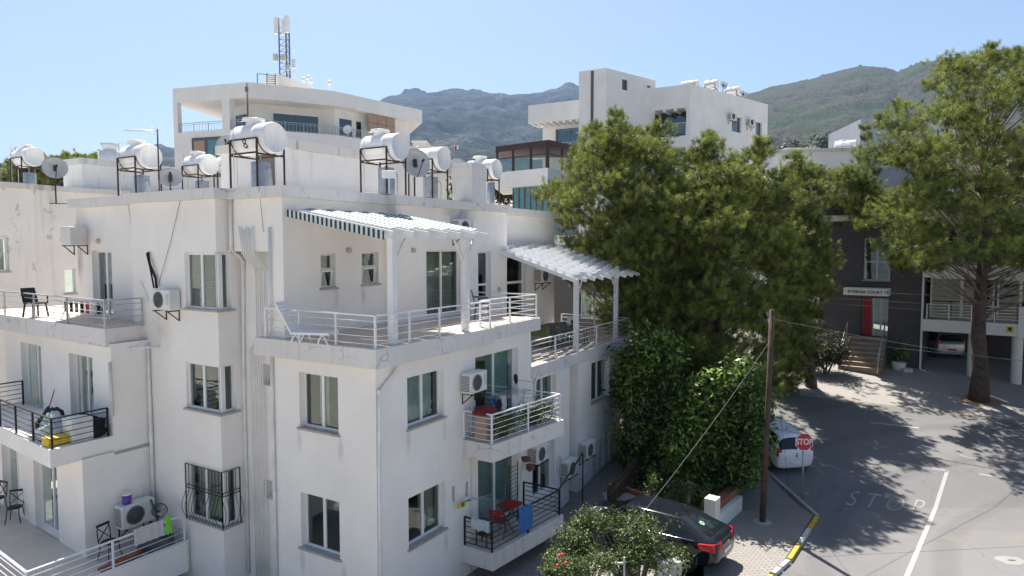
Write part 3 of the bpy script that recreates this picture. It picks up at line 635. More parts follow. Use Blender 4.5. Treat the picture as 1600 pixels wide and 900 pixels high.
# louvred shutters on the low far window
sh = MB(); a_, b_, c_, e_ = f2w
for k in range(4): sh.fb(fFar, a_+(b_-a_-.05)*k/3, a_+(b_-a_-.05)*k/3+.05, -.06, -.01, c_, e_)
for k in range(22):
    z = c_+(e_-c_)*(k+.5)/22; sh.bar(fFar.w(a_+.02, -.03, z), fFar.w(b_-.02, -.03, z), .012, .045, up=(0, .5, .8))
sh.build('shutter', 'shutter', blk); s = MB(); s.fb(fFar, a_-.1, b_+.1, -.02, .07, c_-.06, c_-.001); s.build('sill', 'slab_white', blk)
for o in (u1w, u2w):
    f = wr((o[0], o[1], o[2], o[3]), fUL, n=-.14, panes=1, split=o[2]+.55*(o[3]-o[2]), fw=.045)
    # tilted lower casement
    m = MB(); zc = o[2]+.55*(o[3]-o[2])-.05; q0, q1 = o[0]+.05, o[1]-.07
    for (x0, x1, za, zc2) in ((q0, q0+.04, 0, 1), (q1-.04, q1, 0, 1)): m.bar(fUL.w(x0+.02, -.12, o[2]+.06), fUL.w(x0+.02, -.03, zc), .04, .04)
    m.bar(fUL.w(q0, -.03, zc), fUL.w(q1, -.03, zc), .04, .04); m.build('casement', 'upvc', f)
wr(du, fUR, cur='curtain_beige', name='terrace_door', sill=False); wr(du2, fUR, cur='curtain_dark', panes=1, split=8.0, name='terrace_door', sill=False, gm='glass_blue')
wr(dp, fR2, panes=2, split=7.9, name='terrace_door', sill=False, gm='glass_blue', fw=.08, cur='curtain_dark')
wr(d2a, fW2, cur='curtain', name='terrace_door', sill=False); wr(d2b, fW2, cur='curtain_dark', panes=1, name='terrace_door', sill=False)
wr(dmA, fMd, n=-.2, cur='curtain_dark', name='balcony_door', sill=False); wr(dmB, fMd, n=-.2, cur='curtain_dark', name='balcony_door', sill=False)
wr(dlA, fLd, n=-.2, cur='curtain_dark', name='balcony_door', sill=False); wr(dlB, fLd, n=-.2, cur='curtain_dark', name='balcony_door', sill=False)
# corner windows: front and side light share a post
for i, (c, fr) in enumerate(((c1, fW1u), (c2, fW1), (c3, fW1))):
    f = window(blk, fr, c[0]+.003, fr.L-.10, c[2]+.003, c[3]-.003, -.08, panes=2, cur=(None if i < 2 else 'curtain_beige'), sill=False)
    m = MB(); sw_ = .42 if i == 0 else .5
    m.fb(fW1s, .08, .20, -.14, -.05, c[2]+.004, c[3]-.004); m.fb(fW1s, sw_-.06, sw_-.003, -.14, -.09, c[2]+.004, c[3]-.004)
    m.fb(fW1s, .20, sw_-.06, -.13, -.09, c[2]+.004, c[2]+.06); m.fb(fW1s, .20, sw_-.06, -.13, -.09, c[3]-.06, c[3]-.004)
    m.build('side_frame', 'upvc', f); m = MB(); m.fb(fW1s, .19, sw_-.05, -.12, -.11, c[2]+.05, c[3]-.05); m.build('side_glass', 'glass', f)
    m = MB(); m.prism([fr.w(c[0]-.06, .07, 0)[:2], fr.w(fr.L+.07, .07, 0)[:2], fW1s.w(sw_+.08, .07, 0)[:2], fW1s.w(sw_+.08, -.1, 0)[:2], fr.w(fr.L-.12, -.12, 0)[:2], fr.w(c[0]-.06, -.12, 0)[:2]], c[2]-.05, c[2]+.003); m.build('sill', 'sill', f)
# venetian blinds behind the top corner window
bl = MB()
for k in range(26):
    z = 7.8+k*.053; bl.bar(fW1u.w(c1[0]+.08, -.2, z), fW1u.w(fW1u.L-.2, -.2, z), .004, .04, up=(0, .3, 1))
mat('blind_grey', (.26, .23, .23), .7); bl.build('blind', 'blind_grey', blk)
# wrought iron grille round the low corner window
g = MB(); z0, z1 = c3[2]-.02, c3[3]+.02; zm = z0+(z1-z0)*.60
def belly(fr, s, n0=.06):
    pr = []
    for k in range(15):
        t = k/14; z = z0+(zm-.06-z0)*(1-t)
        pr.append(fr.w(s, n0+.20*math.sin(math.pi*min(1, t*1.02))**1.3*(1 if t > .1 else t*10)*(0.35+.65*t), z))
    return pr
segs = [(fW1, c3[0], fW1.L+.06, 11), (fW1s, -.06, .50, 4)]
for fr, sa, sb, n in segs:
    for z in (z0, z1, zm+.045, zm-.045): g.bar(fr.w(sa, .06, z), fr.w(sb, .06, z), .018)
    for i in range(n+1):
        s = sa+(sb-sa)*i/n
        g.bar(fr.w(s, .06, zm+.045), fr.w(s, .06, z1), .013 if 0 < i < n else .028)
        if 0 < i < n or fr is fW1s or i == 0: g.tube(belly(fr, s), .008, 5)
        if i in (0, n): g.bar(fr.w(s, .06, z0), fr.w(s, .06, z1), .026)
    for i in range(n):
        s = sa+(sb-sa)*(i+.5)/n; g.tube([fr.w(s+.045*math.cos(t*.7), .06, zm+.045*math.sin(t*.7)) for t in range(10)], .006, 4)
g.build('window_grille', 'dark_metal', blk)
# wall lamps
def wlamp(fr, s, z):
    m = MB(); m.lathe(fr.w(s, .0, z), Vector((*fr.n, 0)), [(0, .075), (.05, .085), (.08, .06), (.09, 0)], 12); o = m.build('wall_lamp', 'curtain_beige', blk)
for fr, px, py in ((fUL, 544, 391), (fUR, 645, 391), (fUR, 779, 452), (fW2, 155, 377)): s, z = fr.px(px, py); wlamp(fr, s, z)
# pipes
def pipe(pts, r=.045, m='pipe', name='drainpipe'):
    mb = MB(); mb.tube(pts, r, 8)
    for p in pts[1:-1]: mb.lathe(Vector(p)-Vector((0, 0, .05)), (0, 0, 1), [(0, r*1.25), (.1, r*1.25)], 8)
    return mb.build(name, m, blk)
def wp(fr, px, py, n=.06): s, z = fr.px(px, py); return fr.w(s, n, z)
pipe([wp(fUC, 363, 310), wp(fUC, 364, 390), wp(fRec, 379, 402, .05), wp(fRec, 382, 410, .05), (fRec.w(.05, .05, 5.9)), fRec.w(.05, .05, 4), fRec.w(.05, .05, .3)], .05)
pipe([wp(fUC, 424, 355), wp(fUC, 425, 500), fUC.w(1.58, .06, 7.1)], .035)
pipe([fL0.w(.0, .05, 6.6), fL0.w(0.0, .05, 4.8), fL0.w(0, .05, 3), fL0.w(0, .05, 0)], .045)
for k in range(7):
    s = .62+k*.085
    pipe([wp(fUC, 376+k*3.5, 353+(k % 3)*3, .05), fUC.w(.55+k*.075, .05, 9.22), fRec.w(s, .05, 8.75), fRec.w(s, .05, 7.2), fRec.w(s, .05, 6.9), fRec.w(s-.25, .10, 6.55), fRec.w(s-.25, .07, 5), fRec.w(s-.25, .07, 2.4), fRec.w(s-.22, .07, .3)], .013 if k % 2 else .018, name='service_pipe')
pipe([wp(fR0, 615, 560, .2), wp(fR0, 614, 582, .07), wp(fR0, 590, 612, .05), fR0.w(.03, .05, 4.2), fR0.w(.03, .05, 2.2), fR0.w(.03, .05, 0)], .04)
pipe([fR0.w(3.86, .03, 5.8), fR0.w(3.86, .03, 3), fR0.w(3.86, .03, .1)], .018, name='service_pipe')
pipe([fMs.w(fMs.L-.06, .06, 6.6), fMs.w(fMs.L-.06, .06, 5), (*pt(-.5, 8.2), 4), (*pt(-.5, 8.2), 1.1)], .05)
pipe([fFar.w(fFar.L-.1, .05, 5), fFar.w(fFar.L-.1, .05, .3)], .05); pipe([fFar.w(.75, .03, 2.5), fFar.w(.75, .03, .9), fFar.w(.2, .03, .75)], .025, name='service_pipe')
pipe([wp(fR0, 838, 580, .08), wp(fR0, 834, 598, .06), wp(fR0, 834, 625, .05)], .035)
pipe([wp(fW1u, 252, 541, .05), wp(fW1u, 236, 541, .5), wp(fW1u, 205, 530, 1.2)], .03)

# =====================================================================
# PERGOLAS
# =====================================================================
pg = thing('pergola', 'white timber pergola with green striped awning over the upper terrace, attached to the white wall', 'pergola', (*pt(2, 1.5), 7.05))
m = MB()
def pp(u, v, z): return Vector((*pt(u, v), z))
def zp1(v): return 9.62+(v+.35)/(3.35)*.58
for u in (.62, 3.62): m = MB(); m.bar(pp(u, .0, 7.06), pp(u, .0, zp1(0)-.1), .17, .17, up=(A[0], A[1], 0)); m.build('post', 'white_metal', pg)
m = MB(); m.bar(pp(.1, .0, zp1(0)-.02), pp(4.35, .0, zp1(0)-.02), .09, .16); m.bar(pp(.1, 2.98, zp1(2.98)-.02), pp(3.88, 2.98, zp1(2.98)-.02), .06, .14); m.build('beam', 'white_metal', pg)
for u, du_ in ((.62, .5), (3.62, -.5), (3.62, .42)):
    m = MB(); m.tube([pp(u, .02, 8.85), pp(u+du_*.35, .02, 9.1), pp(u+du_, .02, zp1(0)-.1)], .028, 6); m.build('brace', 'white_metal', pg)
striped('awning_stripe', STR_G, STR_W, .075, B)
for k in range(7):
    u = .18+k*.66; m = MB()
    u2 = u+.13*(1 if k % 2 else 1)
    m.bar(pp(u, -.42-.05*(k % 2), zp1(-.42)+.06), pp(u, 3.0, zp1(3.0)+.06), .05, .13)
    m.build('rafter', 'white_metal', pg)
m = MB()
for k in range(6):
    u = .18+k*.66
    m.hexa([pp(u+.08, -.3, zp1(-.3)+.15), pp(u+.34, -.3, zp1(-.3)+.10), pp(u+.34, 2.95, zp1(2.95)+.10), pp(u+.08, 2.95, zp1(2.95)+.15),
            pp(u+.08, -.3, zp1(-.3)+.17), pp(u+.34, -.3, zp1(-.3)+.12), pp(u+.34, 2.95, zp1(2.95)+.12), pp(u+.08, 2.95, zp1(2.95)+.17)])
m.build('slat', 'white_metal', pg)
m = MB()
for k in range(6):
    u = .18+k*.66
    m.hexa([pp(u+.30, -.05, zp1(-.05)+.13), pp(u+.64, -.05, zp1(-.05)+.19), pp(u+.64, 2.9, zp1(2.9)+.19), pp(u+.30, 2.9, zp1(2.9)+.13),
            pp(u+.30, -.05, zp1(-.05)+.14), pp(u+.64, -.05, zp1(-.05)+.2), pp(u+.64, 2.9, zp1(2.9)+.2), pp(u+.30, 2.9, zp1(2.9)+.14)])
# hanging side valance
m.hexa([pp(.06, -.25, zp1(-.25)-.10), pp(.075, -.25, zp1(-.25)-.10), pp(.075, 2.95, zp1(2.95)-.06), pp(.06, 2.95, zp1(2.95)-.06),
        pp(.06, -.25, zp1(-.25)+.10), pp(.075, -.25, zp1(-.25)+.10), pp(.075, 2.95, zp1(2.95)+.12), pp(.06, 2.95, zp1(2.95)+.12)])
m.build('awning', 'awning_stripe', pg)

pg2 = thing('pergola', 'white slatted pergola with curved brackets over the lower right terrace', 'pergola', (*pt(12, 1.5), 5.5))
def zp2(v): return 8.15+(v+.35)/3.85*1.22
m = MB()
for u in (10.95, 14.75): m = MB(); m.bar(pp(u, .16, 5.51), pp(u, .16, zp2(.16)-.12), .16, .16, up=(A[0], A[1], 0)); m.build('post', 'white_metal', pg2)
m = MB(); m.bar(pp(9.9, .16, zp2(.16)-.04), pp(15.8, .16, zp2(.16)-.04), .08, .15); m.build('beam', 'white_metal', pg2)
for u, d_ in ((10.95, .5), (14.75, -.5)):
    m = MB(); m.tube([pp(u+d_*.16, .16, 7.45), pp(u+d_*.35, .16, 7.55), pp(u+d_*.3, .16, 7.75), pp(u+d_*.6, .16, 7.85), pp(u+d_, .16, 8.12)], .035, 6); m.build('brace', 'white_metal', pg2)
n = 9
for k in range(n):
    u = 9.75+k*(15.85-9.75)/(n-1); m = MB(); m.bar(pp(u, -.45, zp2(-.45)+.05), pp(u, 3.48, zp2(3.48)+.05), .06, .14); m.build('rafter', 'white_metal', pg2)
m = MB(); du_ = (15.85-9.75)/(n-1)
for k in range(n-1):
    u = 9.75+k*du_
    for j in range(11):
        v = -.32+j*.345+(.17 if k % 2 else 0)
        if v > 3.25: continue
        z = zp2(v)+.13
        m.hexa([pp(u+.02, v, z-.06), pp(u+du_-.02, v, z-.06), pp(u+du_-.02, v+.20, z-.02), pp(u+.02, v+.20, z-.02), pp(u+.02, v, z+.10), pp(u+du_-.02, v, z+.10), pp(u+du_-.02, v+.20, z+.04), pp(u+.02, v+.20, z+.04)])
m.build('slat', 'white_metal', pg2)

# =====================================================================
# ROOF TOP OF THE FRONT BLOCK
# =====================================================================
AX = (-B[0], -B[1]); RZB = math.atan2(AX[1], AX[0]); RZA = math.atan2(A[1], A[0])
def tank(label, disc, Y, D=.8, L=1.28, h=1.0, lid='bowl', boiler=True, rz=RZB, mark=None, zbase=None, group='solar water tanks on the white roofs', Lk=0):
    dpos = dep(disc[0], disc[1], Y); ax = Vector((math.cos(rz), math.sin(rz), 0)); c = dpos-ax*L/2
    zb_ = c.z-h-D/2 if zbase is None else zbase; h = c.z-D/2-zb_
    t = thing('water_tank', label, 'water tank', (c.x, c.y, zb_), rz, group); X = (1, 0, 0)
    m = MB(); r = D/2
    m.lathe((-L/2, 0, h+r), X, [(-.05, 0), (-.045, r*.5), (-.02, r*.85), (.03, r), (L*.33, r), (L*.335, r*1.008), (L*.35, r*1.008), (L*.355, r), (L*.68, r), (L*.685, r*1.008), (L*.7, r*1.008), (L*.705, r), (L-.03, r), (L, r*.97), (L+.004, r*.93), (L-.01, r*.9), (L-.012, 0)], 36)
    m.build('tank_body', 'tank_white', t, True)
    if lid:
        m = MB(); k = D/.8
        prof = [(0, .21*k), (.10, .19*k), (.13, .20*k), (.16, .27*k), (.2, .29*k), (.22, .28*k), (.225, 0)] if lid == 'bowl' else [(0, .2), (.08, .2), (.1, .24), (.13, .24), (.14, 0)]
        m.lathe((-L*.12, 0, h+D-.07), (0, 0, 1), prof, 22); m.build('lid', 'plastic_white', t, True)
    m = MB(); w_ = .04; xs = (-L*.44, L*.36); ys = (-r-.03, r+.03)
    for x in xs:
        for y in ys: m.bar((x, y, 0), (x, y, h+r*.9), w_, w_)
        m.bar((x, ys[0], h-.03), (x, ys[1], h-.03), w_, w_)
        m.bar((x, ys[0], h*.9), (x, ys[0], h*.9), w_, w_) if 0 else None
        arc = [(x, (r+.012)*math.sin(a), h+r-(r+.012)*math.cos(a)) for a in [(-1.45+2.9*i/12) for i in range(13)]]
        m.tube(arc, .014, 5)
    for y in ys:
        m.bar((xs[0], y, h-.0), (xs[1], y, h-.0), w_, w_); m.bar((xs[0], y, h+r*.9), (xs[1], y, h+r*.9), w_*.8, w_*.8)
    m.build('stand', 'rust_iron', t, True)
    if boiler:
        m = MB(); hh = h*.80; m.lathe((.05, .02, 0), (0, 0, 1), [(0, .25), (hh-.02, .25), (hh, .24), (hh+.01, .06), (hh+.05, .06), (hh+.05, 0)], 20); m.build('boiler', 'galv', t, True)
        m = MB(); m.tube([(.05, .02, hh), (.05, .02, h)], .02, 6); m.tube([(.30, .02, hh*.8), (.45, .0, hh*.8), (.5, 0, hh*.7), (.5, 0, 0)], .016, 6); m.tube([(-L*.5, -.05, h+.1), (-L*.62, -.05, h+.1), (-L*.62, -.05, .1), (-.2, 0, .1)], .014, 6)
        m.tube([(-L*.3, -r-.06, 0), (-L*.3, -r-.06, h+D+.05), (-L*.12, -r*.3, h+D+.05)], .010, 5); m.build('pipework', 'steel', t, True)
    if mark:
        def M4(co): 
            a = co.y/(r+.004)+.28; return Vector((co.x+L*.10, -(r+.006)*math.cos(a-.02), h+r+(r+.006)*math.sin(a-.35)))
        textmesh('painted_number', mark, .36, lambda co: Vector((co.x-L*.04, -(r+.008)*math.cos((co.y)/r-.42), h+r+(r+.008)*math.sin(co.y/r-.42))), 'dark_metal', t, 0, 0.0).location = (0, 0, 0)
    return t
tank('large white solar water tank painted with an 8, above the striped pergola end', (430, 215), 18.2, .82, 1.35, mark='8')
tank('white solar water tank with bowl lid, right of the stair housing', (626, 229), 20.5)
tank('white lidless solar water tank between the big dish and the chimney', (694, 248), 23.5, lid=None)
tank('small white solar water tank right of the chimney, its lid behind the chimney', (777, 264), 27, .78, 1.3)
tank('white solar water tank on tall legs nearest the left roof end, beside the aerial', (236, 244), 22.5)
tank('white solar water tank just right of the left round dish', (329, 257), 27.2, h=1.1)
tank('white solar water tank half hidden behind the tank painted 8', (377, 257), 28.5, h=1.1)
tank('white solar water tank on the neighbouring roof at the far left edge', (54, 245), 30, .82, 1.25, h=1.25)
def dish(label, px, py, Y, r, face, tilt=.45, zb_=10.9, group='satellite dishes on the white roofs', rm='dish'):
    c = dep(px, py, Y); t = thing('satellite_dish', label, 'satellite dish', (c.x, c.y, zb_), 0, group)
    ax = Vector((face[0], face[1], 0)).normalized()*math.cos(tilt)+Vector((0, 0, math.sin(tilt))); cc = Vector((0, 0, c.z-zb_))
    m = MB(); pr = [(-.16*r*4*(1-(k/8)**2)*.35, r*k/8) for k in range(9)]; m.lathe(cc, ax, [(h, q) for h, q in pr]+[(h-.015, q) for h, q in pr[::-1]], 28); m.build('reflector', rm, t, True)
    m = MB(); back = cc-ax*(.22*r+.02); m.tube([(back.x, back.y, 0), (back.x, back.y, back.z)], .03, 7); m.bar(back, cc-ax*.02, .1, .25)
    for a in (-.5, 0, .5): m.bar((back.x, back.y, .02), (back.x+a, back.y-.3*abs(a)+.2, .02), .03)
    m.build('mast', 'rust_iron', t, True)
    m = MB(); f = cc+ax*r*1.15+Vector((0, 0, -.25*r)); side = ax.cross(Vector((0, 0, 1))).normalized(); up = side.cross(ax)
    m.tube([cc-up*r*.97, f], .016, 5); m.lathe(f, -ax, [(-.04, .035), (.07, .045), (.08, 0)], 8); m.build('feed_arm', 'dark_metal', t, True)
    return t
dish('round grey satellite dish between the two left tanks', 266, 277, 22, .36, (.5, -1))
dish('grey dish partly behind the tank painted 8', 356, 226, 27, .45, (.2, -1), zb_=10.9)
dish('largest grey satellite dish, between the two tanks right of the stair housing', 650, 254, 21.6, .48, (.65, -1), .25)
dish('pale dish mostly hidden behind the plastered chimney', 716, 264, 25, .42, (.3, -1), .3)
dish('grey dish tilted up on the far left neighbouring roof', 86, 262, 29.5, .48, (.75, -.9), .3, zb_=11.2)
# stair housing
fs = FU(5.9); s0 = fs.px(447, 280)[0]; s1 = fs.px(606, 280)[0]; ztop = fs.px(448, 217)[1]
sh_ = thing('stair_housing', 'plain white plastered stair housing with a dirty cap on the roof', 'roof housing', (*pt(s0+1, 7), 10.9))
paint('housing_white', (.72, .71, .69), .5)
m = MB(); m.prism([pt(s0, 5.9), pt(s1, 5.9), pt(s1, 9), pt(s0, 9)], 10.9, ztop-.28); m.build('wall', 'housing_white', sh_)
paint('cap_dirty', (.60, .59, .57), .95, (.12, .12, .11))
m = MB(); m.prism([pt(s0-.12, 5.78), pt(s1+.12, 5.78), pt(s1+.12, 9.1), pt(s0-.12, 9.1)], ztop-.278, ztop); m.build('roof', 'cap_dirty', sh_)
m = MB(); fd = Fr(pt(s0, 9), pt(s0, 5.9)); m.fb(fd, fd.L-1.3, fd.L-.5, 0.0, .05, 10.92, 12.4); m.build('door', 'curtain_dark', sh_)
# chimney
c = FU(3.0); cs, cz = c.px(733, 305); cx = c.w(cs, 0, 0)
ch = thing('chimney', 'square white plastered chimney on the parapet between two tanks', 'chimney', (cx.x, cx.y, 10.9))
def sq(w2, z0, z1, du=0):
    m = MB(); f_ = FU(3.0); m.fb(f_, cs-w2, cs+w2, -w2, w2, z0, z1); return m
sq(.42, 10.9, 11.72).build('stack', 'housing_white', ch); sq(.44, 11.722, 12.12).build('cap_block', 'slab_white', ch)
m = MB(); f_ = FU(3.0); m.prism([f_.w(cs-.42, -.42, 0)[:2], f_.w(cs+.42, -.42, 0)[:2], f_.w(cs+.42, .42, 0)[:2], f_.w(cs-.42, .42, 0)[:2]], 12.122, 12.26); m.build('cap', 'slab_white', ch)
# small roof clutter
def simple(name, label, cat, mb, m, loc, group=None, bevel=0):
    o = mb.build(name, m, None, bevel=bevel); 
    L = Vector(loc)
    for v in o.data.vertices: v.co -= L
    o.location = L; return tag(o, label, cat, group)
q = dep(765, 293, 25.5); m = MB(); m.lathe((q.x, q.y, 10.9), (0, 0, 1), [(0, .14), (.85, .14), (.86, 0)], 14); simple('flue_pipe', 'short shiny metal flue right of the chimney', 'flue', m, 'galv', (q.x, q.y, 10.9))
q = dep(608, 284, 19.7); m = MB(); m.bar((q.x, q.y, 10.9), (q.x, q.y, q.z+.3), .03); m.box(q.x-.2, q.x+.2, q.y-.07, q.y+.07, q.z+.1, q.z+.32)
simple('junction_box', 'white box on a thin post in front of the second tank', 'box', m, 'plastic_white', (q.x, q.y, 10.9), bevel=.02)
# aerial on mast
q = dep(246, 204, 21.8); t = thing('tv_aerial', 'thin television aerial on a mast beside the left tank', 'aerial', (q.x, q.y, 10.9))
m = MB(); m.tube([(q.x, q.y, 10.9), (q.x, q.y, q.z+.05)], .022, 6); m.build('mast', 'rust_iron', t)
m = MB(); m.tube([(q.x-1.05, q.y-.1, q.z-.0), (q.x+.06, q.y, q.z)], .012, 5)
for k in range(7): m.tube([(q.x-1.0+k*.11, q.y-.30, q.z), (q.x-1.0+k*.11, q.y+.25, q.z)], .006, 4)
for k in range(3): m.tube([(q.x-.12, q.y-.2, q.z-.1+.1*k), (q.x-.12, q.y+.2, q.z-.1+.1*k)], .008, 4)
m.build('antenna', 'steel', t)
q = dep(386, 130, 28.5); m = MB(); m.tube([(q.x, q.y, 10.9), (q.x, q.y, q.z)], .035, 6); m.box(q.x-.07, q.x+.03, q.y-.06, q.y+.06, q.z-.35, q.z-.15)
simple('antenna_pole', 'tall thin dark pole behind the tank painted 8', 'pole', m, 'grey_upvc', (q.x, q.y, 10.9))

# =====================================================================
# AIR CONDITIONERS
# =====================================================================
def make_ac():
    t = thing('air_conditioner', '', 'air conditioner')
    m = MB(); m.box(-.41, .41, -.32, 0, 0, .56); m.build('casing', 'ac_white', t, True, bevel=.02)
    m = MB()
    for r_ in (.04, .085, .13, .175, .21): m.tube([(-.09+r_*math.cos(a*.4488), -.333, .28+r_*math.sin(a*.4488)) for a in range(15)], .006, 4)
    for a in range(12): m.tube([(-.09, -.333, .28), (-.09+.21*math.cos(a*.5236), -.335, .28+.21*math.sin(a*.5236))], .004, 3)
    m.lathe((-.09, -.325, .28), (0, -1, 0), [(0, .23), (.012, .225), (.010, .205), (-.0, .2)], 22); m.build('fan_guard', 'ac_grill', t, True)
    m = MB(); m.lathe((-.09, -.322, .28), (0, -1, 0), [(0, .205), (.003, .2), (.003, 0)], 22); m.build('fan', 'ac_dark', t, True)
    m = MB()
    for k in range(11): m.box(-.418, -.405, -.28, -.03, .07+k*.04, .085+k*.04)
    m.build('side_vent', 'ac_dark', t, True)
    m = MB(); m.box(.26, .37, -.330, -.318, .15, .45); m.build('label_plate', 'curtain_blue', t, True)
    m = MB()
    for x in (-.3, .3): m = MB(); m.bar((x, .02, -.03), (x, -.36, -.03), .03); m.bar((x, .02, -.3), (x, -.30, -.04), .025); m.bar((x, .03, -.32), (x, .03, 0), .025); m.build('bracket', 'rust_iron', t, True)
    return t
ac = make_ac(); used = False
def put_ac(label, fr, px, py, flip=False, n=.34, sc=1.0, sgn=0):
    global used
    s, z = fr.px(px, py, n-.32 if 0 else .2); p = fr.w(s, .04, z-.28*sc); rz = math.atan2(fr.d[1], fr.d[0])+sgn
    o = place(ac, used, label, p, rz, 'air conditioners on the white walls', (sc,)*3); used = True; return o
put_ac('air conditioner with rusty bracket beside the middle balcony door, above the lower doors', fR0, 741, 596, sc=1.0)
put_ac('air conditioner directly under the middle balcony slab, by the hanging flower baskets', fR0, 842, 707)
put_ac('air conditioner with a coiled white hose, right of the flower baskets', fR0, 890, 730)
put_ac('air conditioner left of the louvred shutters on the far wall section', fFar, 918, 701)
put_ac('air conditioner beside the black cable left of the top blinds window', fW1u, 259, 468, sc=1.0)
put_ac('air conditioner high behind the green striped awning', fUR, 723, 356)
put_ac('air conditioner under the slatted pergola of the lower terrace', fR2, 848, 430, sc=1.1)
# the one on the end wall, seen from its side
p = fW2.w(fW2.px(118, 370)[0]-.0, .0, 0); s, z = fW2.px(120, 369)
o = place(ac, True, 'air conditioner with a soot stain at the top left corner of the block', fW2.w(s+.85, .34, z-.28), math.atan2(fW2.d[1], fW2.d[0])-1.1, 'air conditioners on the white walls')
fls = fLs; s, z = fls.px(212, 802, .3); o = place(ac, True, 'large air conditioner on the low left balcony, a purple tub on top', fls.w(s, .10, z-.30), math.atan2(fls.d[1], fls.d[0]), 'air conditioners on the white walls', (1.15, 1.15, 1.15)); acL = o
# hose coil
s, z = fR0.px(876, 726, .1); m = MB()
for r_ in (.26, .30): m.tube([fR0.w(s+r_*.55*math.cos(a*.45), .06, z+r_*math.sin(a*.45)) for a in range(15)], .018, 5)
simple('hose_coil', 'coil of white hose hung behind an air conditioner', 'hose', m, 'cable_white', fR0.w(s, .06, z))
m = MB(); m.tube([wp(fW1u, 234, 394, .05), wp(fW1u, 238, 412, .08), wp(fW1u, 247, 435, .07), wp(fW1u, 250, 450, .1)], .035, 7); m.tube([wp(fW1u, 234, 396, .09), wp(fW1u, 241, 418, .12), wp(fW1u, 246, 450, .1)], .025, 6)
m.build('cable_trunk', 'black_cloth', blk)
m = MB(); m.tube([wp(fW2, 200, 306, .05), wp(fW2, 203, 330, .03), wp(fW2, 209, 370, .03), wp(fW2, 214, 420, .03), wp(fW1u, 222, 440, .03), wp(fW1u, 234, 470, .04)], .012, 5); m.build('cable', 'cable_white', blk)
m = MB(); m.tube([wp(fW1u, 287, 300, .04), wp(fW1u, 268, 380, .04), wp(fW1u, 250, 448, .06)], .006, 4); m.tube([wp(fUC, 413, 293, .17), wp(fUC, 411, 330, .05), wp(fUC, 413, 362, .03)], .006, 4); m.build('cable', 'cable', blk)

# =====================================================================
# THINGS ON THE BALCONIES
# =====================================================================
def chair_cross(label, loc, rz, used_, proto=[None]):
    if proto[0] is None:
        t = thing('bistro_chair', '', 'chair')
        m = MB(); m.lathe((0, 0, .44), (0, 0, 1), [(0, .2), (.03, .21), (.04, .19), (.04, 0)], 16); m.build('seat', 'dark_metal', t, True)
        m = MB()
        for s_ in (-1, 1): m.tube([(s_*.18, .17, .44), (s_*.19, .2, .7), (s_*.17, .22, .9)], .014, 6)
        m.bar((-.19, .22, .9), (.19, .22, .9), .04, .06); m.bar((-.17, .19, .5), (.17, .21, .84), .02); m.bar((.17, .19, .5), (-.17, .21, .84), .02); m.build('backrest', 'dark_metal', t, True)
        for a in (-1, 1):
            for b_ in (-1, 1): m = MB(); m.tube([(a*.15, b_*.15, .45), (a*.17, b_*.17, .2), (a*.21, b_*.2, 0)], .014, 6); m.build('leg', 'dark_metal', t, True)
        proto[0] = t; o = t
    else: o = copy_tree(proto[0])
    o.location = loc; o.rotation_euler = (0, 0, rz); o['label'] = label; o['group'] = 'black cross back chairs on the low left balcony'; return o
z1 = 1.005
def onz(px, py, z): return Vector((*hz(px, py, z), z))
chair_cross('black cross back chair under the big low air conditioner', onz(172, 872, z1), RZA+.2, 1)
chair_cross('black cross back chair in front of the low left door', onz(24, 815, z1), .3, 1)
chair_cross('black cross back chair cut off by the left edge of the photo', onz(-4, 800, z1), -.4, 1)
# purple tub on the low ac
l = Vector(acL.location); p = l+Vector((fLs.d[0]*-.22, fLs.d[1]*-.22, .646))+Vector((fLs.n[0]*.18, fLs.n[1]*.18, 0))
t = thing('storage_tub', 'small purple tub with a white lid on the low air conditioner', 'tub', p)
m = MB(); m.lathe((0, 0, 0), (0, 0, 1), [(0, 0), (0, .11), (.26, .13), (.26, 0)], 14); m.build('bucket', 'purple', t, True); m = MB(); m.lathe((0, 0, .26), (0, 0, 1), [(0, .14), (.04, .145), (.05, 0)], 14); m.build('lid', 'plastic_white', t, True)
# floor fan
p = onz(252, 856, z1); p.z = z1; t = thing('standing_fan', 'white standing fan with a dark cage beside the low air conditioner', 'fan', p, RZA-.9)
m = MB(); m.lathe((0, 0, 0), (0, 0, 1), [(0, .2), (.03, .19), (.04, .03), (1.0, .02), (1.0, 0)], 14); m.box(-.06, .06, -.02, .16, .95, 1.1); m.build('stand', 'plastic_white', t, True)
m = MB()
for k in range(18): a = k*.349; m.tube([(0, -.1, 1.08), (.2*math.cos(a), -.08, 1.08+.2*math.sin(a)), (.2*math.cos(a), 0, 1.08+.2*math.sin(a)), (0, .03, 1.08)], .005, 3)
m.lathe((0, -.06, 1.08), (0, 1, 0), [(0, .205), (.05, .21), (.055, .2), (0, .2)], 22); m.build('cage', 'dark_metal', t, True)
m = MB(); p = onz(262, 850, z1); m.bar(p, p+Vector((-.5, .1, 1.25)), .05, .03); m.bar(p+Vector((.25, -.1, 0)), p+Vector((-.5, .1, 1.25)), .05, .03); m.bar(p+Vector((0, 0, .3)), p+Vector((.2, -.1, .3)), .04)
simple('clothes_horse', 'dark folded clothes horse leaning in the corner of the low balcony', 'clothes horse', m, 'grey_upvc', p)
fr_lr = Fr(ptl(-4.3, 6.6), pt(-.6, 6.6))
m = MB(); s, z = fr_lr.px(233, 832, .04); k = 14
vs = [fr_lr.w(s-.4+.8*i/k, .04+.012*math.sin(i*1.3), z+.22) for i in range(k+1)]+[fr_lr.w(s-.4+.8*i/k, .05+.02*math.sin(i*1.9), z-.22) for i in range(k+1)]
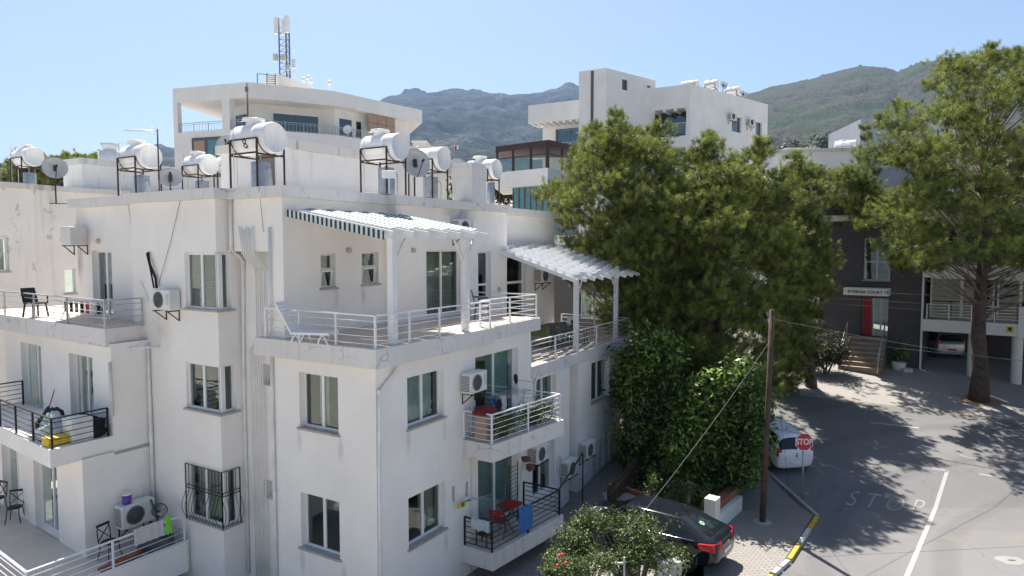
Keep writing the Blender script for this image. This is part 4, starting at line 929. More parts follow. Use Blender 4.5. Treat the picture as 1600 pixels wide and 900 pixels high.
m.add(vs, [(i, i+1, k+2+i, k+1+i) for i in range(k)], True); m.add([v-Vector((fr_lr.n[0]*.01, fr_lr.n[1]*.01, 0)) for v in vs], [(i, i+1, k+2+i, k+1+i) for i in range(k)], True)
simple('cloth', 'grey cloth hung over the white rail of the low balcony', 'cloth', m, 'curtain', fr_lr.w(s, 0, z))
m = MB()
for i in range(4): m.bar(fr_lr.w(s+.50+i*.03, .02, z+.28), fr_lr.w(s+.47+i*.05, .05, z-.2-.05*(i % 2)), .035, .02)
simple('neon_strap', 'bright green strap dangling beside the grey cloth', 'strap', m, 'neon', fr_lr.w(s+.5, 0, z))
m = MB(); p = onz(245, 862, z1); m.box(p.x-.5, p.x+.35, p.y-.1, p.y+.3, z1, z1+.42); simple('storage_chest', 'dark chest behind the cloth on the low balcony', 'chest', m, 'grey_upvc', p, bevel=.03)
m = MB(); m.lathe(p+Vector((.05, .05, .45)), (0, 0, 1), [(0, .1), (.06, .3), (.09, .33), (.1, .3), (.04, .1), (.03, 0)], 18); simple('basin', 'grey plastic basin on the dark chest', 'basin', m, 'curtain_blue', p+Vector((0, 0, .43)))
m = MB(); p = onz(155, 893, z1); m.tube([p, p+Vector((.35, .5, .05)), p+Vector((.6, .9, .1))], [.10, .13, .08], 8); simple('rolled_rug', 'brown rolled rug on the floor under the black chair', 'rug', m, 'terracotta', p)
def stick(name, label, cat, fr, px0, py0, px1, py1, m, r=.014, n=.08, grp=None):
    mb = MB(); a = wp(fr, px0, py0, n); b_ = wp(fr, px1, py1, n); mb.tube([a, b_], r, 6); return simple(name, label, cat, mb, m, b_, grp)
stick('broom_handle', 'white stick leaning on the wall above the low air conditioner', 'broom', fLs, 219, 730, 226, 790, 'plastic_white', .02)
stick('ski', 'white and black patterned ski leaning at the middle balcony corner', 'ski', fMs, 170, 566, 174, 650, 'curtain', .045, .05)
p = onz(66, 672, 4.14); m = MB(); m.tube([p, p+Vector((.33, .1, 1.15))], .014, 6); simple('mop', 'red handled mop leaning against the middle left wall', 'mop', m, 'red', p)
# middle left balcony clutter
p = onz(112, 690, 4.14); p = Vector((*ptl(-2.2, 8.9), 4.14))
m = MB(); m.box(-.28, .28, -.25, .25, 0, .62); o = m.build('box', 'plastic_white', None, bevel=.02); o.location = Vector((*ptl(-2.25, 8.75), 4.14)); o.rotation_euler = (0, 0, RZA); tag(o, 'white appliance box behind the black rail of the middle balcony', 'box')
m = MB(); m.box(-.3, .3, -.2, .2, 0, .22); o = m.build('crate', 'yellow', None, bevel=.02); o.location = Vector((*ptl(-2.75, 8.8), 4.14)); o.rotation_euler = (0, 0, RZA); tag(o, 'yellow crate at the corner of the middle left balcony', 'crate')
random.seed(3)
def lump(label, loc, sx, sy, sz, m, name='laundry_pile', cat='laundry', sc=6):
    bm = bmesh.new(); bmesh.ops.create_icosphere(bm, subdivisions=4, radius=1)
    for v in bm.verts:
        k = 1+.35*noise.noise(v.co*1.7+Vector(loc))+.18*noise.noise(v.co*sc+Vector(loc)); v.co = Vector((v.co.x*sx*k, v.co.y*sy*k, max(0, (v.co.z+.3)*sz*k)))
    me = bpy.data.meshes.new(name); bm.to_mesh(me); bm.free(); me.polygons.foreach_set('use_smooth', [True]*len(me.polygons)); me.materials.append(MT[m])
    o = bpy.data.objects.new(name, me); COL.objects.link(o); o.location = loc; return tag(o, label, cat)
lump('dark covered bicycle pile by the black rail end post', Vector((*ptl(-2.0, 8.9), 4.14)), .5, .3, .42, 'black_cloth', 'covered_pile', 'pile', 3)
lump('heap of pale patterned laundry next to the yellow crate', Vector((*ptl(-2.6, 9.4), 4.14)), .35, .4, .5, 'curtain_blue')
lump('dark red cloth heap behind the middle left rail', Vector((*ptl(-2.4, 10.1), 4.14)), .35, .35, .5, 'rust_iron', 'cloth_pile', 'cloth')
# upper left terrace: chair and drying rack
def plastic_chair(label, loc, rz, m_, sc=1):
    t = thing('garden_chair', label, 'chair', loc, rz)
    m = MB(); m.box(-.24, .24, -.24, .22, .42, .46); m.build('seat', m_, t, True, bevel=.015)
    m = MB(); m.hexa([(-.24, .2, .46), (.24, .2, .46), (.24, .24, .46), (-.24, .24, .46), (-.22, .32, .92), (.22, .32, .92), (.22, .36, .92), (-.22, .36, .92)]); m.build('backrest', m_, t, True, bevel=.01)
    for a in (-1, 1):
        for b_ in (-1, 1): m = MB(); m.bar((a*.2, b_*.19, .42), (a*.24, b_*.24, 0), .04); m.build('leg', m_, t, True)
        m = MB(); m.bar((a*.26, -.2, .66), (a*.26, .26, .7), .04, .03); m.bar((a*.26, -.2, .43), (a*.26, -.2, .66), .03); m.build('armrest', m_, t, True)
    return t
plastic_chair('dark garden chair behind the rail of the upper left terrace', onz(56, 495, 7.14), 1.2, 'black_cloth')
p = onz(95, 500, 7.14); p2 = onz(158, 506, 7.14); d_ = (p2-p).normalized()
t = thing('drying_rack', 'low drying rack with dark clothes on the upper left terrace', 'drying rack', p)
m = MB(); L = (p2-p).length
for k in (0, .45): 
    for j in (0, 1): m.bar(p+d_*L*j+Vector((.0, k, 0)), p+d_*L*(1-j*.0 if 0 else j)+Vector((.0, .45-k, .62)), .02)
for k in range(5): m.bar(p+Vector((0, k*.11, .6)), p2+Vector((0, k*.11, .6)), .01)
m.build('frame', 'white_metal', t)
random.seed(5)
cl = ['black_cloth', 'black_cloth', 'curtain_dark', 'black_cloth', 'red', 'curtain', 'black_cloth']
for i, c_ in enumerate(cl):
    a = p+d_*(L*(.04+i*.135))+Vector((0, .1, .6)); m = MB(); wv = L*.11; 
    vs = []
    for r_ in range(3):
        for q_ in range(6): vs.append(a+d_*wv*q_/5+Vector((0, .03*math.sin(q_*2+r_), -.17*r_)))
    m.add(vs, [(r_*6+q_, r_*6+q_+1, r_*6+q_+7, r_*6+q_+6) for r_ in range(2) for q_ in range(5)], True)
    o = simple('hanging_cloth', ['black T-shirt at the left end of the rack', 'black cloth, second from left on the rack', 'dark grey cloth in the middle of the rack', 'black cloth left of the red one on the rack', 'small red cloth on the terrace drying rack', 'white cloth beside the red one on the rack', 'black cloth at the right end of the rack'][i], 'clothing', m, c_, a, 'clothes on the upper left drying rack')
# lounger on the big terrace
p = onz(478, 536, 7.07); rz = math.atan2(A[1], A[0])-.30
t = thing('sun_lounger', 'white plastic sun lounger with raised back on the upper terrace', 'sun lounger', p, math.atan2(-B[1], -B[0])+.35)
m = MB()
for k in range(9): m.box(-.25+k*.115, -.25+k*.115+.085, -.3, .3, .30, .325)
for s_ in (-1, 1): m.box(-.3, .85, s_*.31-.025, s_*.31+.025, .27, .34)
m.build('seat', 'white_metal', t, True, bevel=.008)
m = MB()
t.scale = (.86, .86, .86)
for k in range(9):
    x0 = -.3-.075*k*.62; z0_ = .32+k*.09; m.hexa([(x0, -.27, z0_), (x0, .27, z0_), (x0-.02, .27, z0_), (x0-.02, -.27, z0_), (x0-.045, -.27, z0_+.07), (x0-.045, .27, z0_+.07), (x0-.065, .27, z0_+.07), (x0-.065, -.27, z0_+.07)])
for s_ in (-1, 1): m.bar((-.28, s_*.29, .3), (-.75, s_*.27, 1.12), .04, .05)
m.bar((-.75, -.27, 1.12), (-.75, .27, 1.12), .05, .06); m.build('backrest', 'white_metal', t, True)
for x in (-.15, .65):
    for s_ in (-1, 1): m = MB(); m.tube([(x-.16, s_*.3, 0), (x-.08, s_*.3, .18), (x, s_*.3, .28), (x+.08, s_*.3, .18), (x+.16, s_*.3, 0)], .022, 6); m.build('leg', 'white_metal', t, True)
# dark lounge chair + table near glass door, lower terrace table and chairs
plastic_chair('dark low chair behind the rails by the narrow terrace door', Vector((*pt(6.4, 1.3), 7.07)), RZB+2.2, 'grey_upvc')
def table(label, loc, rz, lx, ly, top, cloth=None, name='table', legm='grey_upvc', h=.73):
    t = thing(name, label, 'table', loc, rz)
    m = MB(); m.box(-lx/2, lx/2, -ly/2, ly/2, h-.03, h); m.build('tabletop', top, t, True, bevel=.008)
    for a in (-1, 1):
        for b_ in (-1, 1): m = MB(); m.bar((a*(lx/2-.06), b_*(ly/2-.06), h-.03), (a*(lx/2-.05), b_*(ly/2-.05), 0), .04); m.build('leg', legm, t, True)
    if cloth:
        k = 20; m = MB(); ring = []
        for i in range(48):
            a = 2*math.pi*i/48; cx_, cy_ = math.cos(a), math.sin(a); s_ = 1/max(abs(cx_), abs(cy_)); ring.append((cx_*s_*(lx/2+.015), cy_*s_*(ly/2+.015), a))
        vs = [(x*.0, y*0, h+.006) for x, y, a in ring[:1]]+[(x, y, h+.006) for x, y, a in ring]+[(x*(1+.04*(1+math.sin(a*9))), y*(1+.06*(1+math.sin(a*7))), h-.28) for x, y, a in ring]
        m.add(vs, [(0, 1+i, 1+(i+1) % 48) for i in range(48)]+[(1+i, 49+i, 49+(i+1) % 48, 1+(i+1) % 48) for i in range(48)], True)
        o = m.build('tablecloth', cloth, None, recalc=False); o.location = loc; o.rotation_euler = (0, 0, rz); tag(o, 'olive green cloth draped over the lower terrace table', 'tablecloth')
    return t
tp = Vector((*pt(11.9, 1.75), 5.516)); table('long dining table under the slatted pergola', tp, RZA, 2.1, .95, 'wood', 'green_cloth')
for i, (u, v, a) in enumerate([(11.2, .95, 0), (12.1, .95, 0), (12.9, .9, 0.2)]):
    t = plastic_chair(['dark chair at the left of the pergola table', 'dark chair in the middle of the pergola table', 'dark chair at the right of the pergola table'][i], Vector((*pt(u, v), 5.516)), RZA+math.pi+a+math.pi, 'grey_upvc'); t['group'] = 'chairs round the pergola table'
plastic_chair('white plastic chair at the right end of the pergola table', Vector((*pt(13.7, 1.7), 5.516)), RZA-1.3, 'plastic_white')
# balcony planters and washing, middle right balcony
p = Vector((*pt(4.3, -.45), 4.062)); m = MB(); m.box(-.2, .2, -.18, .18, 0, .72); o = m.build('cardboard_box', 'tan_panel'); o.location = Vector((*pt(3.72, -.55), 4.062)); o.rotation_euler = (0, 0, RZA); tag(o, 'brown box in the near corner of the middle balcony', 'box')
m = MB(); m.box(-.3, .3, -.22, .22, 0, .1); m.lathe((0, 0, .1), (0, 0, 1), [(0, .3), (.06, .3), (.08, 0)], 12); o = m.build('cushion', 'dark_red'); o.location = Vector((*pt(3.76, -.55), 4.79)); o.rotation_euler = (0, 0, RZA); tag(o, 'dark red cushion on top of the brown box', 'cushion')
p = Vector((*pt(5.05, -.5), 4.062)); t = thing('clothes_airer', 'wing clothes airer with washing on the middle right balcony', 'drying rack', p, RZA)
m = MB()
for k in range(8): m.tube([(-.75+.0, -.28+k*.08, 1.02), (.75, -.28+k*.08, 1.02)], .006, 4)
for s_ in (-1, 1): m.tube([(s_*.55, -.28, 1.02), (s_*.55, .28, 0.02)], .012, 5); m.tube([(s_*.55, .28, 1.02), (s_*.55, -.28, .02)], .012, 5); m.tube([(s_*.75, -.28, 1.02), (s_*.98, -.28, 1.24), (s_*.98, .28, 1.24), (s_*.75, .28, 1.02)], .010, 5)
m.build('frame', 'steel', t, True)
for i, (x, y, wd, ln, c_, lb) in enumerate([(-.62, -.1, .26, .55, 'black_cloth', 'black garment at the left of the airer'), (.62, .1, .2, .3, 'black_cloth', 'small black garment sticking up at the right of the airer'), (-.25, 0, .34, .5, 'curtain', 'white shirt hanging in the middle of the airer'), (.15, -.15, .3, .45, 'curtain_blue', 'pale blue cloth on the airer'), (-.45, .2, .3, .6, 'blue_cloth', 'dark blue cloth on the airer')]):
    m = MB(); vs = []; zt = 1.03 if i != 1 else 1.5
    for r_ in range(5):
        for q_ in range(5): vs.append((x+wd*(q_/4-.5)*(1-.08*r_), y+.03*math.sin(q_*2.1+r_), zt-ln*r_/4))
    m.add(vs, [(r_*5+q_, r_*5+q_+1, r_*5+q_+6, r_*5+q_+5) for r_ in range(4) for q_ in range(4)], True)
    o = m.build('hanging_cloth', c_); o.location = p; o.rotation_euler = (0, 0, RZA); tag(o, lb, 'clothing', 'washing on the airer')
# low right balcony: red folding set, towel, wooden stool, mop
p = Vector((*pt(5.15, -.52), 1.062)); t = thing('folding_table', 'red folding table beside the red chair', 'table', p, RZA)
m = MB(); m.box(-.32, .32, -.28, .28, .70, .715)
for k in range(9): m.box(-.32+k*.071, -.32+k*.071+.05, -.28, .28, .716, .724)
m.build('tabletop', 'red', t, True)
for s_ in (-1, 1): m = MB(); m.tube([(s_*.25, -.25, .7), (s_*.25, .25, 0)], .013, 5); m.tube([(s_*.22, .25, .7), (s_*.22, -.25, 0)], .013, 5); m.build('leg', 'dark_metal', t, True)
p = Vector((*pt(4.45, -.55), 1.062)); t = thing('folding_chair', 'red slatted folding chair on the low balcony', 'chair', p, RZA+1.9)
m = MB()
for k in range(5): m.box(-.2, .2, -.2+k*.08, -.2+k*.08+.06, .44, .455)
m.build('seat', 'red', t, True)
m = MB()
for k in range(3): m.hexa([(-.2, .2+.01*k, .62+k*.08), (.2, .2+.01*k, .62+k*.08), (.2, .215+.01*k, .62+k*.08), (-.2, .215+.01*k, .62+k*.08), (-.2, .21+.01*k, .685+k*.08), (.2, .21+.01*k, .685+k*.08), (.2, .225+.01*k, .685+k*.08), (-.2, .225+.01*k, .685+k*.08)])
m.build('backrest', 'red', t, True)
for s_ in (-1, 1): m = MB(); m.tube([(s_*.21, -.22, 0), (s_*.21, .15, .45), (s_*.21, .23, .86)], .012, 5); m.tube([(s_*.19, .25, 0), (s_*.19, -.2, .45)], .012, 5); m.build('leg', 'dark_metal', t, True)
t = thing('wooden_stool', 'brown wooden stool at the near end of the low balcony', 'stool', Vector((*pt(3.78, -.5), 1.062)), RZA)
m = MB(); m.box(-.16, .16, -.2, .2, .66, .70); m.build('seat', 'wood', t, True); m = MB(); m.box(-.15, .15, -.19, .19, .3, .32); m.build('shelf', 'wood', t, True)
for a in (-1, 1):
    for b_ in (-1, 1): m = MB(); m.bar((a*.14, b_*.17, 0), (a*.14, b_*.17, .66), .035); m.build('leg', 'wood', t, True)
def drape(label, fr, s0, s1, z, up, dn, m_, name='towel', cat='towel', n=.05):
    m = MB(); k = 12; vs = []
    for (nn, zz) in ((-.05, z-up), (-.04, z), (0, z+.02), (.035, z), (.05, z-dn*.5), (.045, z-dn)):
        for i in range(k+1): vs.append(fr.w(s0+(s1-s0)*i/k, nn+.015*math.sin(i*1.4), zz+.012*math.sin(i*.9)*(zz < z-.1)))
    m.add(vs, [(r_*(k+1)+i, r_*(k+1)+i+1, (r_+1)*(k+1)+i+1, (r_+1)*(k+1)+i) for r_ in range(5) for i in range(k)], True)
    return simple(name, label, cat, m, m_, fr.w((s0+s1)/2, 0, z))
fb = Fr(pt(3.5, -.94), pt(6.75, -1.33)); sA = fb.px(809, 830)[0]; sB = fb.px(831, 830)[0]
drape('blue towel over the black rail of the low balcony', fb, sA, sB, 1.87, .3, .72, 'blue_cloth')
fbs = Fr(pt(3.52, -.02), pt(3.5, -.94)); drape('blue grey cloth over the short side of the low rail', fbs, .25, .85, 1.87, .2, .28, 'curtain_blue', 'cloth', 'cloth')
m = MB(); a_ = Vector((*pt(6.6, -.12), 1.06)); m.tube([a_+Vector((-.25, -.2, 0)), a_+Vector((.0, .02, 1.5))], .014, 5); m.lathe(a_+Vector((-.25, -.2, 0)), (0, 0, 1), [(0, .1), (.1, .06), (.2, .02)], 8); simple('mop', 'grey mop leaning near the low right door', 'mop', m, 'curtain', a_)
m = MB(); fgt = FU(-.12); s = 6.15
for k in range(12): m.bar(fgt.w(s-.4, 0, 1.15+k*.13), fgt.w(s+.1, 0, 1.15+k*.13), .012)
for x in (-.4, .1): m.bar(fgt.w(s+x, 0, 1.06), fgt.w(s+x, 0, 2.7), .03)
simple('screen_grille', 'dark framed grille standing before the low right door', 'grille', m, 'dark_metal', fgt.w(s, 0, 1.06))
# baskets, kite on wall, handrail
for i, (px, py, r_) in enumerate([(822, 720, .14), (829, 733, .15)]):
    s, z = fR0.px(px, py, .3); p = fR0.w(s, .3, z)
    o = lump(['dry hanging flower basket, upper of the two', 'dry hanging flower basket, lower of the two'][i], p, r_, r_, r_*.8, 'straw', 'hanging_basket', 'basket', 9); o['group'] = 'dry baskets under the balcony'
s0_, z0_ = fR0.px(712, 785, .15)
m = MB()
def wb(px0, py0, px1, py1, w_, n=.04): a = wp(fR0, px0, py0, n); b_ = wp(fR0, px1, py1, n); m.bar(a, b_, w_, .02)
wb(708, 760, 708, 783, .09); wb(729, 752, 729, 775, .09); simple('wall_bracket', 'two grey metal plates screwed to the wall between low window and balcony', 'bracket', m, 'galv', fR0.w(s0_, 0, z0_))
m = MB(); m.tube([wp(fR0, 718, 785, .1), wp(fR0, 734, 775, .3), wp(fR0, 746, 767, .5)], .012, 5); m.tube([wp(fR0, 732, 776, .1), wp(fR0, 746, 778, .4)], .014, 5); simple('washing_arm', 'grey folding washing arm on the wall beside the low balcony', 'rack', m, 'steel', wp(fR0, 732, 776, .1))
pz = wp(fR0, 713, 787, .18); t = thing('toy_parrot', 'small green and red toy bird hanging below the two wall plates', 'toy', pz, RZA)
m = MB(); m.tube([(-.2, 0, -.02), (-.08, 0, 0), (.06, 0, .0), (.16, 0, .03), (.22, 0, .04)], [.02, .06, .075, .05, .02], 8); m.build('body', 'lime', t, True)
m = MB(); m.lathe((-.02, -.05, .03), (0, -1, 0), [(0, .07), (.02, .05), (.03, 0)], 8); m.build('wing', 'red', t, True); m = MB(); m.bar((.2, 0, .04), (.42, 0, .02), .05, .02); m.build('tail', 'blue_cloth', t, True)
t = thing('handrail', 'black sloping handrail beyond the low right balcony', 'handrail', Vector((*pt(7.0, -.6), 1)))
m = MB(); m.bar(Vector((*pt(6.8, -1.3), 1.86)), Vector((*pt(10.0, -.6), 2.05)), .04); m.bar(Vector((*pt(10.0, -.6), .0)), Vector((*pt(10.0, -.6), 2.05)), .04); m.build('rail', 'dark_metal', t)

glass('glass_dark', (.22, .27, .27), 1.0)
# =====================================================================
# NEIGHBOURING BUILDINGS
# =====================================================================
def at(px, py, Y): return dep(px, py, Y)
paint('old_white', (.78, .755, .71), .35, (.3, .27, .24), .5); paint('new_white', (.80, .78, .75), .08); paint('cream', (.66, .63, .58), .2)
# --- left neighbour with flaking paint
nb = thing('neighbour_block', 'white block with flaking paint behind the left terrace', 'building', (-20, 33, 0))
p0 = at(48, 300, 29); fN = Fr((p0.x-A[0]*9, p0.y-A[1]*9), (p0.x+A[0]*12, p0.y+A[1]*12))
sN = 9; zN = fN.px(60, 297)[1]
W = MB(); ops = [opx(fN, 95, 355, 112, 374), opx(fN, 100, 420, 119, 458)]
facade(W, fN, sN, fN.L, 0, zN, ops)
fN2 = Fr(fN.w(0, .22, 0)[:2], fN.w(sN, .22, 0)[:2]); w3 = opx(fN2, -8, 371, 15, 424)
facade(W, fN2, 0, sN, 0, zN, [w3])
facade(W, Fr(fN2.w(sN, 0, 0)[:2], fN.w(sN, 0, 0)[:2]), 0, .22, 0, zN)
q0, q1 = fN.w(0, -8, 0), fN.w(fN.L, -8, 0)
facade(W, Fr(fN.w(fN.L, 0, 0)[:2], q1[:2]), 0, 8, 0, zN); facade(W, Fr(q0[:2], fN.w(0, 0, 0)[:2]), 0, 8, 0, zN)
W.build('wall', 'old_white', nb, recalc=False)
m = MB(); m.prism([fN.w(-.1, .38, 0)[:2], fN.w(sN+.12, .38, 0)[:2], fN.w(sN+.12, .15, 0)[:2], fN.w(fN.L+.1, .15, 0)[:2], fN.w(fN.L+.1, -8, 0)[:2], fN.w(-.1, -8, 0)[:2]], zN, zN+.22); m.build('roof', 'cap_dirty', nb)
for o in ops: window(nb, fN, o[0], o[1], o[2], o[3], -.1, panes=1, sill=True)
window(nb, fN2, *w3[:2], *w3[2:], -.12, panes=1, cur='curtain')
rb = MB(); a1 = at(131, 295, 32); fr1 = Fr((a1.x, a1.y), (a1.x+A[0]*9, a1.y+A[1]*9)); zt = fr1.px(130, 256)[1]
rb.prism([fr1.w(0, 0, 0)[:2], fr1.w(9, 0, 0)[:2], fr1.w(9, -1.8, 0)[:2], fr1.w(0, -1.8, 0)[:2]], zN, zt); rb.build('roof_room', 'housing_white', nb)
rb = MB(); rb.prism([fr1.w(-.1, .1, 0)[:2], fr1.w(9, .1, 0)[:2], fr1.w(9, -1.9, 0)[:2], fr1.w(-.1, -1.9, 0)[:2]], zt+.002, zt+.28); rb.build('roof_cap', 'cap_dirty', nb)
q = at(172, 243, 36); m = MB(); m.lathe((q.x, q.y, zt), (0, 0, 1), [(0, .55), (q.z-zt+.2, .55), (q.z-zt+.2, 0)], 20); m.lathe((q.x, q.y, q.z+.2), (0, 0, 1), [(0, .3), (.15, .35), (.4, .45), (.42, 0)], 20)
simple('roof_vat', 'round white vat with a bowl lid on the flaking neighbour roof', 'water tank', m, 'plastic_white', (q.x, q.y, zt))

# --- tall white building with the open top loggia
tb = thing('tower_block', 'tall white building with open top floor and antennas', 'building', (-20, 75, 5))
K = at(385, 128, 66)
def ray2(p, dr, px):      # walk from plan point p along dr until picture column px
    r = ray(px, 384); det = r[0]*(-dr[1])+dr[0]*r[1]; t = -(r[0]*p[1]-r[1]*p[0])/(r[0]*dr[1]-r[1]*dr[0])
    return (p[0]+dr[0]*t, p[1]+dr[1]*t)
dL = vpdir(-2380); dM = vpdir(2827); dR = vpdir(1621)
T0 = ray2((K.x, K.y), dL, 277); T1 = (K.x, K.y); T2 = ray2(T1, dM, 528); T3 = ray2(T2, dR, 661)
bk = lambda p, d: (p[0]+d*.35, p[1]+d)
zt = K.z; fT = [Fr(T0, T1), Fr(T1, T2), Fr(T2, T3)]
zf = fT[0].px(350, 155)[1]        # fascia bottom
zfl = fT[0].px(318, 205)[1]       # loggia floor edge top
print('tower', T0, T1, T2, T3, zt, zf, zfl)
outer = [T0, T1, T2, T3, (T3[0]-4, T3[1]+12), (T0[0]+4, T0[1]+26)]
m = MB(); m.prism(outer, zf, zt); m.build('roof', 'new_white', tb)
def inset(fr, d, a=0, b=0): return Fr(fr.w(a, -d, 0)[:2], fr.w(fr.L-b, -d, 0)[:2])
m = MB(); m.prism(outer, 2, zfl); m.build('wall', 'new_white', tb)
i0, i1, i2 = inset(fT[0], 3.4, 4.5, 1.5), inset(fT[1], 2.6), inset(fT[2], 1.2)
j0 = i0.w(0, 0, 0)[:2]; j1 = i1.w(1.0, 0, 0)[:2]; j2 = i1.w(i1.L-1.0, 0, 0)[:2]; j3 = i2.w(.8, 0, 0)[:2]; j4 = i2.w(i2.L-1, 0, 0)[:2]
i0 = Fr(j0, j1); i1 = Fr(j1, j2); i2 = Fr(j3, j4)
W = MB()
oA = [opx(i0, 361, 171, 386, 197)]; oA = [(max(.2, oA[0][0]), min(oA[0][1], i0.L-.2), zfl+.05, zf-.9)]
g1 = i1.px(427, 185)[0]; g2 = i1.px(517, 185)[0]
oB = [(g1, min(g2, i1.L-.2), zfl+.05, zf-.8)]
oC = [opx(i2, 530, 180, 550, 208), opx(i2, 556, 185, 565, 200)]; oC = [(max(.1, o[0]), o[1], zfl+.05, zf-.9) for o in oC]
facade(W, i0, 0, i0.L, zfl, zf, oA); facade(W, i1, 0, i1.L, zfl, zf, oB); facade(W, i2, 0, i2.L, zfl, zf, oC); facade(W, Fr(j2, j3), 0, Fr(j2, j3).L, zfl, zf)
back = (j0[0]+3, j0[1]+16); facade(W, Fr(back, j0), 0, 16, zfl, zf); W.build('upper_wall', 'new_white', tb, recalc=False)
for fr, os_ in ((i0, oA), (i1, oB), (i2, oC)):
    for o in os_: window(tb, fr, o[0], o[1], o[2], o[3], -.05, panes=max(1, int((o[1]-o[0])/1.6)), gm='glass_blue', fm='grey_upvc', sill=False, cur='curtain_dark')
m = MB(); m.fb(fT[0], 0, .55, -.5, -.001, zfl, zf); m.build('column', 'new_white', tb)
s_ = fT[0].px(353, 190)[0]; m = MB(); m.fb(fT[0], s_-.45, s_+.45, -.7, -.001, zfl, zf); m.build('column', 'new_white', tb)
m = MB(); m.prism([fT[0].w(.3, -6.2, 0)[:2], fT[0].w(4.6, -6.2, 0)[:2], fT[0].w(4.6, -6.9, 0)[:2], fT[0].w(.3, -6.9, 0)[:2]], zfl, zf) if 0 else m.fb(fT[0], 3.6, 4.4, -9, -8.2, zfl, zf); m.build('column', 'new_white', tb)
# brown panels on the right hand flank
s0_ = fT[2].px(579, 190)[0]; s1_ = fT[2].px(621, 200)[0]; zp = fT[2].px(579, 177)[1]; zq = fT[2].px(579, 204)[1]
m = MB()
for k in range(3):
    for j in range(2):
        a = s0_+(s1_-s0_)*k/3; c_ = zq+(zp-zq)*j/2; m.fb(fT[2], a+.03, a+(s1_-s0_)/3-.03, -.5, -.35, c_+.03, c_+(zp-zq)/2-.03)
m.build('cladding_panel', 'tan_panel', tb)
m = MB(); m.fb(fT[2], s1_+.2, s1_+.6, -1.1, -.6, zfl, zf); m.fb(fT[2], fT[2].L-3, fT[2].L-.6, -4, -1.4, zfl, zf); m.build('column', 'new_white', tb)
def bars(parent, fr, s0, s1, z, h=1.0, n=-.15, m_='steel', step=.35):
    mb = MB(); mb.bar(fr.w(s0, n, z+h), fr.w(s1, n, z+h), .05); mb.bar(fr.w(s0, n, z+.1), fr.w(s1, n, z+.1), .03); mb.bar(fr.w(s0, n, z+h*.8), fr.w(s1, n, z+h*.8), .03)
    k = int((s1-s0)/step)
    for i in range(k+1): mb.bar(fr.w(s0+(s1-s0)*i/k, n, z), fr.w(s0+(s1-s0)*i/k, n, z+h), .025 if i % 5 else .06)
    return mb.build('railing', m_, parent)
bars(tb, fT[0], .6, s_-.5, zfl, .9); bars(tb, fT[0], s_+.5, fT[0].L, zfl, .9); bars(tb, fT[1], 0, fT[1].L, zfl, .9); bars(tb, fT[2], 0, fT[2].px(575, 210)[0], zfl, .9)
lo = opx(fT[0], 300, 216, 347, 243); W = MB()
m = MB(); m.fb(fT[0], lo[0], lo[1], .002, .06, lo[2]-1.2, lo[3]); m.build('window', 'grey_upvc', tb)
m = MB(); m.fb(fT[0], lo[0]+.3, lo[0]+1.6, .06, .1, lo[2]-1.2, lo[3]-.3); m.build('shutter', 'tan_panel', tb); m = MB(); m.fb(fT[0], lo[0]+2.0, lo[1]-.2, .06, .1, lo[2]-1.2, lo[3]-.3); m.build('pane', 'teal_glass', tb)
# lift housing, ladder, mast
h0 = at(330, 128, 70); h1 = at(440, 119, 71); h2 = at(520, 135, 84)
m = MB(); m.prism([(h0.x+4.5, 72), (h1.x, 70), (h2.x+1, 80), (h2.x, 88), (h0.x+5, 88)], zt, h1.z); m.build('roof_housing', 'cream', tb)
m = MB()
for (a, b_) in (((402, 128), (402, 115)), ((417, 132), (417, 114)), ((430, 132), (430, 115))): pa = at(*a, 68); pb_ = at(*b_, 68); m.bar((pa.x, 68, zt), pb_, .07)
pa, pb_ = at(402, 115, 68), at(430, 118, 68); m.bar(pa, pb_, .06)
for k in range(5): m.bar(at(417, 117+k*3.2, 68), at(430, 118+k*3.2, 68), .05)
m.build('ladder', 'grey_upvc', tb)
def mast_at(px, py): return at(px, py, 73)
t = thing('antenna_mast', 'lattice phone mast with three white panels on the tall roof', 'antenna mast', (mast_at(443, 120).x, 73, h1.z))
xs = [at(436, 60, 73).x, at(444, 60, 73).x, at(452, 60, 73).x]; zt2 = at(444, 28, 73).z; zz0 = h1.z
m = MB()
for i, x in enumerate(xs): m.tube([(x, 73+(.6 if i == 1 else 0), zz0), (x, 73+(.6 if i == 1 else 0), zt2)], .075, 6)
n_ = 9
for k in range(n_):
    za = zz0+(zt2-zz0)*k/n_*.85; zb2 = zz0+(zt2-zz0)*(k+1)/n_*.85
    for a, b_ in ((0, 1), (1, 2), (0, 2)):
        y1, y2 = (73.6 if a == 1 else 73), (73.6 if b_ == 1 else 73)
        m.bar((xs[a], y1, za), (xs[b_], y2, zb2), .035); m.bar((xs[a], y1, zb2), (xs[b_], y2, zb2), .03)
m.build('lattice', 'grey_upvc', t)
for px, y0, y1, w_ in ((431, 28, 53, 5), (448, 25, 51, 7), (442, 30, 55, 4)):
    a, b_ = at(px, y0, 72.4), at(px, y1, 72.4); m = MB(); m.box(a.x-w_*.034, a.x+w_*.034, 72.2, 72.5, b_.z, a.z); m.build('panel_antenna', 'tank_white', t)
for px, y0, y1, w_ in ((431, 85, 96, 6), (443, 86, 95, 7), (450, 102, 110, 6)):
    a, b_ = at(px, y0, 72.4), at(px, y1, 72.4); m = MB(); m.box(a.x-w_*.034, a.x+w_*.034, 72.1, 72.5, b_.z, a.z); m.build('radio_unit', 'dish', t)
a = at(459, 78, 73.5); m = MB(); m.tube([(a.x, 73.5, zz0-1), a], .05, 5); m.box(a.x-.2, a.x+.2, 73.3, 73.6, a.z-1.9, a.z-1.0); m.build('whip_antenna', 'tank_white', t)
